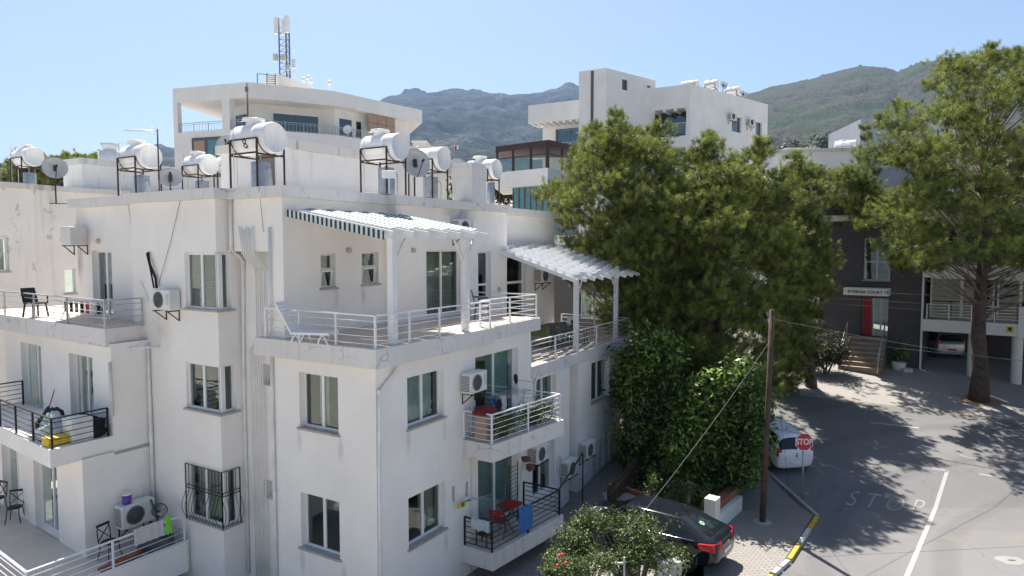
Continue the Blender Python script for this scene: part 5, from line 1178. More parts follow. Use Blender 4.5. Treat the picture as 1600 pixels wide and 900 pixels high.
for i, (px, py) in enumerate([(475, 125), (482, 122), (487, 127), (515, 130)]):
    a = at(px, py, 78); m = MB(); m.tube([(a.x, 78, h1.z-.5), (a.x, 78, a.z+.4)], .05, 5); m.lathe((a.x, 77.8, a.z), (0, -1, .2), [(0, .3), (.1, .2), (.12, 0)], 10)
    o = simple('small_aerial', 'small pale aerial on the tall roof, %s' % ['leftmost of the low row', 'second of the low row', 'third of the low row', 'alone at the right roof end'][i], 'aerial', m, 'tank_white', (a.x, 78, h1.z-.5), 'low aerials on the tall roof')
c = at(543, 202, 70); m = MB(); m.lathe(c, (-.1, -1, .3), [(-.08, 0), (-.05, .3), (.02, .5), (.0, .48), (-.03, 0)], 14); m.tube([(c.x, c.y+.1, zfl), c], .05, 5)
simple('satellite_dish', 'small white dish on the open floor of the tall building', 'satellite dish', m, 'tank_white', (c.x, c.y, zfl))

# --- modern white building right of the middle
mb_ = thing('modern_block', 'cubic white building with a slab tower and dark slot', 'building', (22, 66, 6))
Mc = at(1079, 131, 64); dMl = vpdir(-1090); dMr = vpdir(2030)
M1 = (Mc.x, Mc.y); M0 = ray2(M1, dMl, 903); M2 = ray2(M1, dMr, 1195); Mw = ray2(M1, dMl, 825)
fMa = Fr(M0, M1); fMb = Fr(M1, M2); fMw = Fr(Mw, M0)
zt = Mc.z; zs_ = fMa.px(1079, 167)[1]
op = opx(fMa, 1006, 165, 1075, 230); ob = fMa.px(1040, 214)[1]
W = MB(); z_b = fMa.px(1040, 232)[1]
lo = (op[0], fMa.L-.35, ob-4.2, z_b-.0)
facade(W, fMa, 0, fMa.L, 2, zt, [(op[0]-2.4, fMa.L-.35, ob, zs_), (op[0], fMa.L-.35, ob-4.4, z_b)], 2.0)
wa = [opx(fMb, 1144, 181, 1158, 208), opx(fMb, 1181, 190, 1190, 214)]
facade(W, fMb, 0, fMb.L, 2, zt, wa, .3)
bp_ = (M2[0]-8, M2[1]+12); facade(W, Fr(M2, bp_), 0, 14.4, 2, zt); facade(W, Fr(bp_, M0), 0, math.hypot(bp_[0]-M0[0], bp_[1]-M0[1]), 2, zt)
W.build('wall', 'new_white', mb_, recalc=False)
m = MB(); m.prism([fMa.w(0, -.3, 0)[:2], fMa.w(fMa.L-.3, -.3, 0)[:2], fMb.w(fMb.L-.3, -.3, 0)[:2], (bp_[0], bp_[1]-.3)], zt-.5, zt-.3); m.build('roof', 'roof_screed', mb_)
for (s0_, s1_, za, zc) in ((op[0]-1.9, fMa.L-.4, ob+.02, zs_-.05), (op[0]+.1, fMa.L-.4, ob-4.3, z_b-.05)): window(mb_, fMa, s0_, s1_, za, zc, -1.95, panes=2, gm='glass_blue', fm='grey_upvc', sill=False, fw=.08, cur='curtain_dark')
for o in wa: window(mb_, fMb, *o[:2], *o[2:], -.2, panes=1, gm='glass_blue', fm='grey_upvc', sill=False)
m = MB()
for k in range(7): s = op[0]-2.2+(fMa.L-op[0]+1.8)*k/6; m.fb(fMa, s-.12, s+.12, -2, -.1, zs_-.22, zs_-.002)
m.build('soffit_slat', 'new_white', mb_)
m = MB(); m.fb(fMa, op[0], fMa.L-.4, -.06, -.02, ob+.15, ob+1.1); m.build('glass_balustrade', 'glass_rail', mb_); m = MB()
for k in range(6): s = op[0]+(fMa.L-.4-op[0])*k/5; m.bar(fMa.w(s, -.04, ob), fMa.w(s, -.04, ob+1.2), .06)
m.bar(fMa.w(op[0], -.04, ob+1.18), fMa.w(fMa.L-.4, -.04, ob+1.18), .08); m.build('railing', 'steel', mb_)
# slab tower
tw = at(947, 106, 61.5); Ta = ray2((tw.x, tw.y), dMl, 903); Tb = ray2((tw.x, tw.y), dMr, 1021); fta = Fr(Ta, (tw.x, tw.y)); ftb = Fr((tw.x, tw.y), Tb); ztw = tw.z
W = MB(); sw = [opx(ftb, 972, 123, 981, 142), opx(ftb, 1011, 133, 1017, 138)]
facade(W, fta, 0, fta.L, 2, ztw); facade(W, ftb, 0, ftb.L, 2, ztw, [(o[0], o[1], o[2], o[3]) for o in sw], .25)
tq = (Tb[0]-5, Tb[1]+5); facade(W, Fr(Tb, tq), 0, 7, 2, ztw); facade(W, Fr(tq, Ta), 0, math.hypot(tq[0]-Ta[0], tq[1]-Ta[1]), 2, ztw)
W.quad(Vector((*Ta, ztw)), Vector((tw.x, tw.y, ztw)), Vector((*Tb, ztw)), Vector((*tq, ztw)))
W.build('stair_tower', 'new_white', mb_, recalc=False)
for o in sw: window(mb_, ftb, *o[:2], *o[2:], -.15, panes=1, fm='grey_upvc', sill=False)
s = fta.px(925, 200)[0]; m = MB(); m.fb(fta, s-.13, s+.13, .003, .05, 6, ztw-.1); m.build('dark_slot', 'grey_upvc', mb_)
# left wing with slatted overhang
Wz1 = fMw.px(825, 165)[1]; Wz0 = fMw.px(825, 193)[1]; fww = Fr(Mw, M0); 
m = MB(); m.prism([fww.w(0, 0, 0)[:2], fww.w(fww.L, 0, 0)[:2], fww.w(fww.L, -6, 0)[:2], fww.w(0, -6, 0)[:2]], Wz0, Wz1); m.build('wing_roof', 'new_white', mb_)
m = MB()
for k in range(8): m.fb(fww, .3+k*fww.L/8, .55+k*fww.L/8, -1.9, -.2, Wz0-.2, Wz0-.002)
m.build('soffit_slat', 'new_white', mb_)
fw2 = inset(fww, 2.0); s1_ = fw2.px(868, 200)[0]; s0_ = fw2.px(848, 200)[0]
W = MB(); facade(W, fw2, s0_, fw2.L, 2, Wz0, [(s1_, fw2.L-.1, Wz0-3.1, Wz0-.5)]); facade(W, Fr(fw2.w(s0_, -4, 0)[:2], fw2.w(s0_, 0, 0)[:2]), 0, 4, 2, Wz0); W.build('wing_wall', 'new_white', mb_, recalc=False)
window(mb_, fw2, s1_, fw2.L-.1, Wz0-3.1, Wz0-.5, -.1, panes=2, gm='glass_blue', fm='grey_upvc', sill=False)
m = MB(); m.prism([fww.w(s0_-1, -.2, 0)[:2], fww.w(fww.L, -.2, 0)[:2], fww.w(fww.L, -2, 0)[:2], fww.w(s0_-1, -2, 0)[:2]], Wz0-3.5, Wz0-3.12); m.build('balcony_slab', 'new_white', mb_)
bars(mb_, fww, s0_-.8, fww.L-.1, Wz0-3.12, .9, -.3, 'steel', .9)
for i, (px, py) in enumerate([(1141, 184), (1170, 193)]):
    s, z = fMb.px(px, py); o = place(ac, True, ['air conditioner left of the dark window on the cubic building', 'air conditioner between two windows near the corner of the cubic building'][i], fMb.w(s, .04, z-.3), math.atan2(fMb.d[1], fMb.d[0]), 'air conditioners on the cubic building', (1.25,)*3)
zr_ = zt-.3
for i, (px, py, D_, L_) in enumerate([(1091, 131, .8, 1.6), (1122, 131, .9, 1.3), (1156, 141, .9, 1.5)]):
    tank(['low white water tank leftmost on the cubic building roof', 'white water tank in the middle of the cubic building roof', 'white water tank rightmost on the cubic building roof'][i], (px, py), 68+i*3, D_, L_, zbase=zr_, boiler=False, lid=None if i == 0 else 'flat', group='water tanks on the cubic building')
for i, (px, py) in enumerate([(1131, 133), (1162, 147)]):
    dish(['small white dish beside the middle tank of the cubic building', 'small white dish beside the rightmost tank of the cubic building'][i], px, py, 68+i*4, .42, (.5, -1), .3, zr_, 'dishes on the cubic building', 'tank_white')

# --- building with brown pergola terrace in front of it
rb_ = thing('pergola_block', 'grey and white block with a glazed brown roof terrace', 'building', (4, 48, 4))
q0 = at(773, 268, 46); q1 = at(856, 262, 43); q2 = at(905, 258, 46)
fa = Fr((q0.x, q0.y), (q1.x, q1.y)); fb_ = Fr((q1.x, q1.y), (q2.x, q2.y)); zpt = q1.z; zpb = fa.px(856, 288)[1]
m = MB(); m.prism([(q0.x, q0.y), (q1.x, q1.y), (q1.x+.5, q1.y+6), (q0.x+.5, q0.y+6)], zpb, zpt); m.build('parapet', 'new_white', rb_)
m = MB(); m.prism([(q1.x+.01, q1.y), (q2.x, q2.y), (q2.x, q2.y+5), (q1.x+.6, q1.y+5)], 3, zpt-.02); m.build('side_wall', 'grey_paint', rb_)
m = MB(); m.prism([fa.w(1.1, -.6, 0)[:2], fa.w(fa.L, -.6, 0)[:2], fa.w(fa.L-.3, -1.2, 0)[:2], fa.w(1.1, -1.2, 0)[:2]], 3, zpb-.01); m.build('lower_wall', 'teal_glass', rb_)
m = MB()
for k in range(6): m.fb(fa, 1.1+k*.5, 1.16+k*.5, -.6, -.55, 3, zpb-.01)
m.build('window_frame', 'grey_upvc', rb_)
zpr = fa.px(780, 235)[1]; m = MB()
for fr, n_ in ((fa, 3), (fb_, 2)):
    for k in range(n_+1): s = fr.L*k/n_; m.bar(fr.w(min(max(s, .1), fr.L-.1), -.15, zpt), fr.w(min(max(s, .1), fr.L-.1), -.15, zpr), .15)
    m.bar(fr.w(0, -.15, zpr), fr.w(fr.L, -.15, zpr+.1), .15, .22); m.bar(fr.w(0, -.15, zpt+.9), fr.w(fr.L, -.15, zpt+.9), .06)
m.build('pergola_frame', 'brown_metal', rb_)
m = MB(); m.prism([fa.w(0, -.1, 0)[:2], fa.w(fa.L, -.1, 0)[:2], fb_.w(fb_.L, -.1, 0)[:2], (q2.x, q2.y+4), (q0.x+.5, q0.y+5)], zpr+.12, zpr+.3); m.build('canopy', 'brown_metal', rb_)
m = MB(); m.fb(fa, .1, fa.L-.1, -.2, -.17, zpt, zpt+.9); m.fb(fb_, .1, fb_.L-.1, -.2, -.17, zpt, zpt+.9); m.build('glass_panel', 'glass_rail', rb_)

# --- blank grey-blue slab and low white house between the pines
p = at(1345, 187, 58); p2 = at(1430, 200, 54); fr = Fr((p.x, p.y), (p2.x, p2.y)); zz = fr.px(1345, 186)[1]
g_ = thing('grey_blue_block', 'plain grey blue block between the pines at the right', 'building', (p.x, p.y, 3))
m = MB(); m.prism([(p.x, p.y), (p2.x, p2.y), (p2.x+3, p2.y+6), (p.x+1, p.y+8)], 2, zz); m.build('wall', 'grey_paint', g_)
m = MB(); m.prism([(p.x+2.1, p.y-1.2), (p2.x+4, p2.y-1), (p2.x+4, p2.y+6), (p.x+3, p.y+5)], 2, zz-.6); m.build('annex', 'new_white', g_)
p = at(1208, 242, 52); p2 = at(1360, 238, 50); fr = Fr((p.x, p.y), (p2.x, p2.y)); zz = fr.px(1225, 240)[1]
g_ = thing('low_white_house', 'low flat white house seen through the pine tops', 'building', (p.x, p.y, 3))
m = MB(); m.prism([(p.x, p.y), (p2.x, p2.y), (p2.x+1, p2.y+9), (p.x+1, p.y+9)], 2, zz); m.build('wall', 'new_white', g_)
m = MB(); m.prism([(p.x-.3, p.y-.3), (p2.x+.3, p2.y-.3), (p2.x+1, p2.y+9), (p.x+1, p.y+9)], zz+.002, zz+.25); m.build('roof', 'cap_dirty', g_)
m = MB(); m.fb(fr, -.5, 2.2, .4, 3, zz-2.6, zz-2.2); m.build('porch_roof', 'new_white', g_)
tank('white water tank on the low house between the pines', (1338, 228), 54, .95, 1.5, zbase=zz+.25, boiler=False, lid='flat', group='water tanks beyond the pines')
# --- small house fragments far behind the tanks
for i, (px, py, Y, w_, h_, lb) in enumerate([(655, 222, 160, 3, 3, 'tiny pale house left below the ridge behind the tanks'), (668, 231, 150, 8, 2, 'tiny white house just right of the second tank'), (725, 285, 120, 10, 3, 'low pale house behind the chimney'), (1255, 232, 300, 14, 3, 'far low white house on the brown field')]):
    c = at(px, py, Y); m = MB(); m.box(c.x-w_/2, c.x+w_/2, Y, Y+8, gz(Y)-1, c.z); h_ = thing('distant_house', lb, 'house', (c.x, Y, gz(Y)), 0, 'distant houses'); m.build('wall', 'cream', h_)
    m = MB(); m.box(c.x-w_/2-.3, c.x+w_/2+.3, Y-.3, Y+8.3, c.z+.003, c.z+.3); m.build('roof', 'slab_white', h_)
c = at(710, 234, 230); t = thing('flag', 'tiny red and white flag on a pole behind the tanks', 'flag', (c.x, 230, gz(230)))
m = MB(); m.tube([(c.x, 230, gz(230)), (c.x, 230, c.z+1.6)], .05, 5); m.build('pole', 'steel', t); m = MB(); m.hexa([(c.x, 230, c.z), (c.x+.8, 230, c.z+.1), (c.x+.8, 230.03, c.z+.1), (c.x, 230.03, c.z), (c.x, 230, c.z+1.2), (c.x+.8, 230, c.z+1.3), (c.x+.8, 230.03, c.z+1.3), (c.x, 230.03, c.z+1.2)]); m.build('cloth', 'red', t)
m = MB(); m.hexa([(c.x+.8, 230, c.z+.1), (c.x+1.3, 230, c.z+.3), (c.x+1.3, 230.03, c.z+.3), (c.x+.8, 230.03, c.z+.1), (c.x+.8, 230, c.z+1.3), (c.x+1.3, 230, c.z+1.5), (c.x+1.3, 230.03, c.z+1.5), (c.x+.8, 230.03, c.z+1.3)]); m.build('white_end', 'tank_white', t)

# --- grey block behind the lower terrace
p = at(840, 430, 40); p2 = at(1010, 430, 34); fg = Fr((p.x, p.y), (p2.x, p2.y))
g_ = thing('dark_block', 'dark grey block with glass doors behind the slatted pergola', 'building', (p.x, p.y, 2)); zz = fg.px(880, 383)[1]
W = MB(); o1 = opx(fg, 905, 455, 975, 505); facade(W, fg, 0, fg.L, 1, zz, [o1]); facade(W, Fr((p.x+3, p.y+8), (p.x, p.y)), 0, 8.5, 1, zz); W.build('wall', 'grey_clad', g_, recalc=False)
window(g_, fg, *o1[:2], *o1[2:], -.15, panes=4, cur='curtain', sill=False)
m = MB(); m.prism([(p.x-.2, p.y-.2), (p2.x, p2.y-.2), (p2.x+3, p2.y+8), (p.x+3, p.y+8)], zz+.002, zz+.55); m.build('roof', 'new_white', g_)

# --- grey apartment house with the entrance sign
paint('kc_white', (.70, .68, .63), .12)
kc = thing('court_building', 'dark grey clad apartment house with steps and carport at the right', 'building', (26, 42, 2))
p0 = PG(1437, 577); dK = (.815, -.58); pl_ = (p0[0]-dK[0]*14, p0[1]-dK[1]*14); pr = (p0[0]+dK[0]*14, p0[1]+dK[1]*14)
bricks('clad', (.082, .072, .074), (.067, .06, .062), (.045, .04, .04), .6, .3, 'wall', 0, .01, .3, dK)
fK = Fr(pl_, p0); zg = 2.2
W = MB(); s_ = lambda px: fK.px(px, 480)[0]
ent = (s_(1345), s_(1388), fK.px(1366, 527)[1], fK.px(1366, 466)[1]); upw = (s_(1346), s_(1389), fK.px(1366, 438)[1], fK.px(1366, 372)[1])
ztK = fK.px(1300, 346)[1]
facade(W, fK, s_(1280), fK.L, .5, ztK+1.5, [ent, (upw[0], upw[1], upw[2], upw[3])], .8)
facade(W, Fr(fK.w(s_(1280), -8, 0)[:2], fK.w(s_(1280), 0, 0)[:2]), 0, 8, .5, ztK+1.5)
W.build('wall', 'clad', kc, recalc=False)
m = MB(); m.fb(fK, s_(1278), fK.L+.05, .003, .25, ztK, ztK+.35); m.build('string_course', 'kc_white', kc)
window(kc, fK, ent[0]+.55, ent[1]-.02, ent[2], ent[3], -.75, panes=2, split=ent[2]+1.1, name='entrance_door', fm='steel', sill=False)
m = MB(); m.fb(fK, ent[0]+.02, ent[0]+.5, -.78, -.70, ent[2], ent[3]); m.build('red_panel', 'red', kc)
window(kc, fK, upw[0]+.02, upw[1]-.02, upw[2], upw[3], -.3, panes=2, split=upw[2]+1.1, fm='steel', sill=True)
m = MB(); zsg = fK.px(1355, 460)[1]; m.fb(fK, s_(1322), s_(1391), .0, 1.1, zsg, zsg+.42); m.build('canopy', 'kc_white', kc)
cc = fK.w(fK.px(1356, 456, 1.1)[0], 1.106, zsg+.2)
textmesh('sign_lettering', 'KYRENIA COURT 19', .235, lambda co: Vector((cc.x+fK.d[0]*co.x, cc.y+fK.d[1]*co.x, cc.z+co.y)), 'dark_metal', kc, 0, .006)
# balcony bays to the right of the white post
fB = Fr(p0, pr)
zA1, zA0 = fB.px(1440, 498)[1], fB.px(1440, 516)[1]; zB1, zB0 = fB.px(1440, 413)[1], fB.px(1440, 433)[1]
for i, (z1_, z0_) in enumerate(((zA1, zA0), (zB1, zB0), (zB1+(zB1-zA1), zB0+(zB1-zA1)))):
    m = MB(); m.fb(fB, 0, 14, -6, .25, z0_, z1_); m.build('balcony_slab', 'kc_white', kc)
    s1 = fB.px(1592, 480)[0]; m = MB(); m.fb(fB, s1, s1+.9, -.2, .30, z0_-.02, z1_+.95); m.build('balcony_wall', 'kc_white', kc)
    mm = MB(); zr = z1_
    for k in range(5): mm.bar(fB.w(.25, .12, zr+.2+k*.17), fB.w(s1, .12, zr+.2+k*.17), .025 if k < 4 else .05)
    for k in range(5): mm.bar(fB.w(.25+(s1-.25)*k/4, .12, zr), fB.w(.25+(s1-.25)*k/4, .12, zr+.9), .05)
    mm.build('railing', 'steel', kc)
    if i < 2:
        window(kc, fB, .3, 3.4, z1_+.02, (zB0 if i == 0 else zB0+(zB1-zA1))-.02, -1.2, panes=2, fm='kc_white', sill=False, gm='glass_dark', fw=.1, name='glass_wall')
        window(kc, fB, 3.5, 6.6, z1_+.02, (zB0 if i == 0 else zB0+(zB1-zA1))-.02, -1.2, panes=3, fm='kc_white', sill=False, gm='glass_dark', fw=.1, name='glass_wall')
m = MB(); m.fb(fB, 0.0, 14, -6.2, -6.0, .5, zB1+4); m.fb(fB, -.02, .1, -6, -.05, .5, zB1+7); m.build('back_wall', 'grey_clad', kc)
m = MB(); m.fb(fB, 6.7, 14, -6, -1.1, zA1, zB1+7); m.build('side_wing', 'kc_white', kc)
m = MB(); m.fb(fB, -.02, .08, .08, .16, 2.3, zB1+4); m.build('downpipe', 'kc_white', kc)
for px, r_ in ((1517, .19), (1589, .26)):
    q = fB.w(fB.px(px, 560)[0], -.35, 0); m = MB(); m.lathe((q.x, q.y, gz(q.y)-.2), (0, 0, 1), [(0, r_), (zA0-gz(q.y)+.2, r_)], 18); m.build('column', 'kc_white', kc)
m = MB(); s, z = fB.px(1578, 515, .26); m.fb(fB, s-.17, s+.17, .252, .27, z-.17, z+.17); o = m.build('warning_sign', 'sign_yellow', kc)
m = MB(); m.lathe(fB.w(s, .272, z+.04), Vector((*fB.n, 0)), [(0, .09), (.004, .09), (.005, 0)], 12); m.fb(fB, s-.04, s+.04, .272, .276, z-.1, z-.02); m.build('symbol', 'dark_metal', kc)
# steps with handrails
n_ = 7; rise = (ent[2]-gz(p0[1])+.0)/n_; w0, w1 = s_(1325), s_(1388); t = thing('entrance_steps', 'tan stone steps up to the red and glass entrance', 'steps', fK.w((w0+w1)/2, 1, 2.2))
mat('stone_step', (.36, .28, .20), .8, 0, .2, 3); mat('stone_riser', (.24, .18, .13), .85, 0, .2, 3)
m = MB(); m2 = MB(); zg0 = min(gz(fK.w(w0, 3, 0).y), gz(fK.w(w1, 3, 0).y))-.1
for k in range(n_):
    z = ent[2]-rise*k; m2.fb(fK, w0, w1+.0, -.1 if k == 0 else .9+.3*(k-1), .9+.3*k, zg0-.3, z-.03); m.fb(fK, w0-.03, w1+.03, -.1 if k == 0 else .88+.3*(k-1), .93+.3*k, z-.028, z+.004)
m2.build('riser', 'stone_riser', t); m.build('tread', 'stone_step', t)
for s in (w0+.08, w1-.08): m = MB(); za = ent[2]; m.tube([fK.w(s, .6, za), fK.w(s, .6, za+.9), fK.w(s, .9+.3*n_, za-rise*n_+.9), fK.w(s, .9+.3*n_, za-rise*n_)], .025, 6); m.tube([fK.w(s, .6, za+.5), fK.w(s, .9+.3*n_, za-rise*n_+.5)], .015, 5); m.build('handrail', 'steel', t)

# =====================================================================
# STREET
# =====================================================================
# stop sign
p = Vector((*hz(1253, 783, .11), .11)); top = dep(1253, 690, p.y); t = thing('stop_sign', 'red octagonal STOP sign on a grey post at the kerb', 'road sign', p)
m = MB(); m.tube([p, (p.x, p.y, top.z+.25)], .03, 8); m.build('post', 'galv', t)
Rr = .34
fdir = Vector((-.02, -1, 0)).normalized(); fx = Vector((1, -.02, 0)); cc = Vector((p.x, p.y-.045, top.z))
def octa(r_, n0, n1): 
    m = MB(); m.add([cc+fx*r_*math.cos(R(22.5+45*k))+Vector((0, -n0, r_*math.sin(R(22.5+45*k)))) for k in range(8)]+[cc+fx*r_*math.cos(R(22.5+45*k))+Vector((0, -n1, r_*math.sin(R(22.5+45*k)))) for k in range(8)], [tuple(range(8)), tuple(range(8, 16))]+[(k, (k+1) % 8, 8+(k+1) % 8, 8+k) for k in range(8)]); return m
octa(Rr, 0, .012).build('border', 'plastic_white', t); mat('sign_red', (.55, .015, .03), .45, 0, .05); octa(Rr*.94, .0125, .016).build('face', 'sign_red', t)
textmesh('lettering', 'STOP', .27, lambda co: cc+fx*co.x*.92+Vector((0, -.019, co.y*1.12)), 'plastic_white', t, 0, .008)
# wooden pole and cables
pb_ = Vector((*hz(1191, 815, .11), .11)); pt_ = dep(1206, 484, pb_.y)
t = thing('utility_pole', 'leaning dark wooden utility pole between the leafy tree and the stop sign', 'utility pole', pb_)
m = MB(); m.tube([pb_-Vector((0, 0, .2)), pb_.lerp(pt_, .5)+Vector((.02, 0, 0)), pt_], [.105, .09, .075], 10); m.build('pole', 'wood_post', t)
m = MB(); m.lathe(pt_-Vector((0, 0, .25)), (.2, -1, 0), [(.08, .02), (.14, .05), (.16, 0)], 8); m.build('insulator', 'curtain_dark', t)
m = MB(); m.lathe(pb_+Vector((0, 0, -.02)), (0, 0, 1), [(0, .34), (.03, .3), (.035, 0)], 14); m.build('footing', 'concrete', t)
def wire(label, pts, r=.009, m_='cable', sag=0, n=24):
    a, b_ = Vector(pts[0]), Vector(pts[-1]); ps = [a.lerp(b_, i/n)-Vector((0, 0, sag*4*(i/n)*(1-i/n))) for i in range(n+1)]
    mb = MB(); mb.tube(ps, r, 5, cap=False); return simple('overhead_cable', label, 'cable', mb, m_, a, 'overhead cables')
mat('cable_grey', (.16, .16, .16), .6); mat('cable_mid', (.10, .10, .10), .6)
a0 = pb_.lerp(pt_, .86)
wire('thick pale cable slanting from the pole down over the dark parked car', [a0, dep(975, 838, 15.5)], .007, 'cable_mid', .15)
wire('thin dark wire low across the road from the pole side', [dep(1200, 668, 22), dep(1700, 760, 22)], .008, 'cable', .0)
wire('thin wire from the pole top to the tree on the right', [pt_-Vector((0, 0, .3)), dep(1700, 575, 34)], .007, 'cable_grey', .2)
for i, (y0, y1) in enumerate([(450, 458), (462, 474), (470, 486)]):
    wire(['topmost pale wire in front of the grey building sign', 'middle pale wire passing just under the building sign', 'lower pale wire passing the entrance door'][i], [dep(1262, y0, 36), dep(1650, y1+8, 34)], .007, 'cable_grey', .1)
wire('pale wire crossing in front of the entrance steps', [dep(1210, 520, 30), dep(1660, 568, 30)], .008, 'cable_grey', .1)
wire('stay wire hanging down beside the white parked car', [pt_-Vector((0, 0, .6)), Vector((*hz(1233, 770, .11), .11))], .006, 'cable', 0)

# white garden wall, brick planter, wood fence
wa_, wb_ = hz(1116, 838, .1), hz(1158, 799, .1); g_ = thing('garden_wall', 'low white garden wall with a square end pillar beside the dark car', 'wall', (*wa_, 0))
fr = Fr(wa_, wb_); m = MB(); m.fb(fr, .40, fr.L+.1, -.18, 0, 0, .62); m.build('wall', 'kc_white', g_); m = MB(); m.fb(fr, -.02, .42, -.35, .03, 0, 1.28); m.build('pillar', 'kc_white', g_, bevel=.01)
m = MB(); m.fb(fr, .42, fr.L+.1, -.5, -.185, 0, .86)
simple('brick_planter', 'terracotta brick planter behind the white garden wall', 'planter', m, 'terracotta', fr.w(1, -.3, 0))
wl = hz(1070, 800, .2); g2 = Fr((wl[0]-2.2, wl[1]+1.1), fr.w(-.02, -.3, 0)[:2]); m = MB(); m.fb(g2, 0, g2.L, -.2, 0, 0, .75); simple('brick_wall', 'low brown brick wall behind the dark car', 'wall', m, 'terracotta', g2.w(1, 0, 0))
f0, f1_ = hz(950, 812, .2), hz(1018, 742, .2); ff = Fr(f0, (f0[0]+(f1_[0]-f0[0])*1.25, f0[1]+(f1_[1]-f0[1])*1.25)); t = thing('picket_fence', 'dark wooden garden fence under the leafy trees', 'fence', (*f0, 0))
n_ = int(ff.L/.16)
for k in range(n_+1): m = MB(); s = ff.L*k/n_; z = gz(ff.w(s, 0, 0).y); m.fb(ff, s-.055, s+.055, -.02, .005, z, z+1.35+.04*math.sin(k*2.3)); m.build('picket', 'wood', t)
m = MB()
for h in (.35, 1.0): m.bar(ff.w(0, .02, gz(ff.w(0, 0, 0).y)+h), ff.w(ff.L, .02, gz(ff.w(ff.L, 0, 0).y)+h), .05, .07)
m.build('rail', 'wood', t)
fq = Fr((f0[0]-.2, f0[1]+.3), (wl[0]-2.2, wl[1]+1.1))
q = dep(990, 722, 26.5); m = MB(); m.lathe((q.x, q.y, gz(q.y)), (0, 0, 1), [(0, .28), (.3, .30), (.6, .28), (.9, .27), (.9, .2)], 18); simple('rain_barrel', 'pale blue barrel behind the wooden fence', 'barrel', m, 'curtain_blue', (q.x, q.y, gz(q.y)))
q = dep(938, 800, 21); m = MB(); m.lathe((q.x, q.y, 0), (0, 0, 1), [(0, .3), (1.05, .33), (1.1, .33), (1.1, .28), (1.0, .27)], 16); simple('white_pot', 'tall pale pot at the corner by the fence', 'pot', m, 'curtain_blue', (q.x, q.y, 0))
q = hz(968, 790, .4); m = MB(); m.box(q[0]-.5, q[0]+1.2, q[1], q[1]+.7, .55, .6); m.bar((q[0]-.4, q[1]+.1, 0), (q[0]-.4, q[1]+.1, .55), .05); m.bar((q[0]+1.1, q[1]+.1, 0), (q[0]+1.1, q[1]+.1, .55), .05); simple('garden_bench', 'low pale garden bench in the shade beside the pot', 'bench', m, 'concrete', (q[0], q[1], 0))

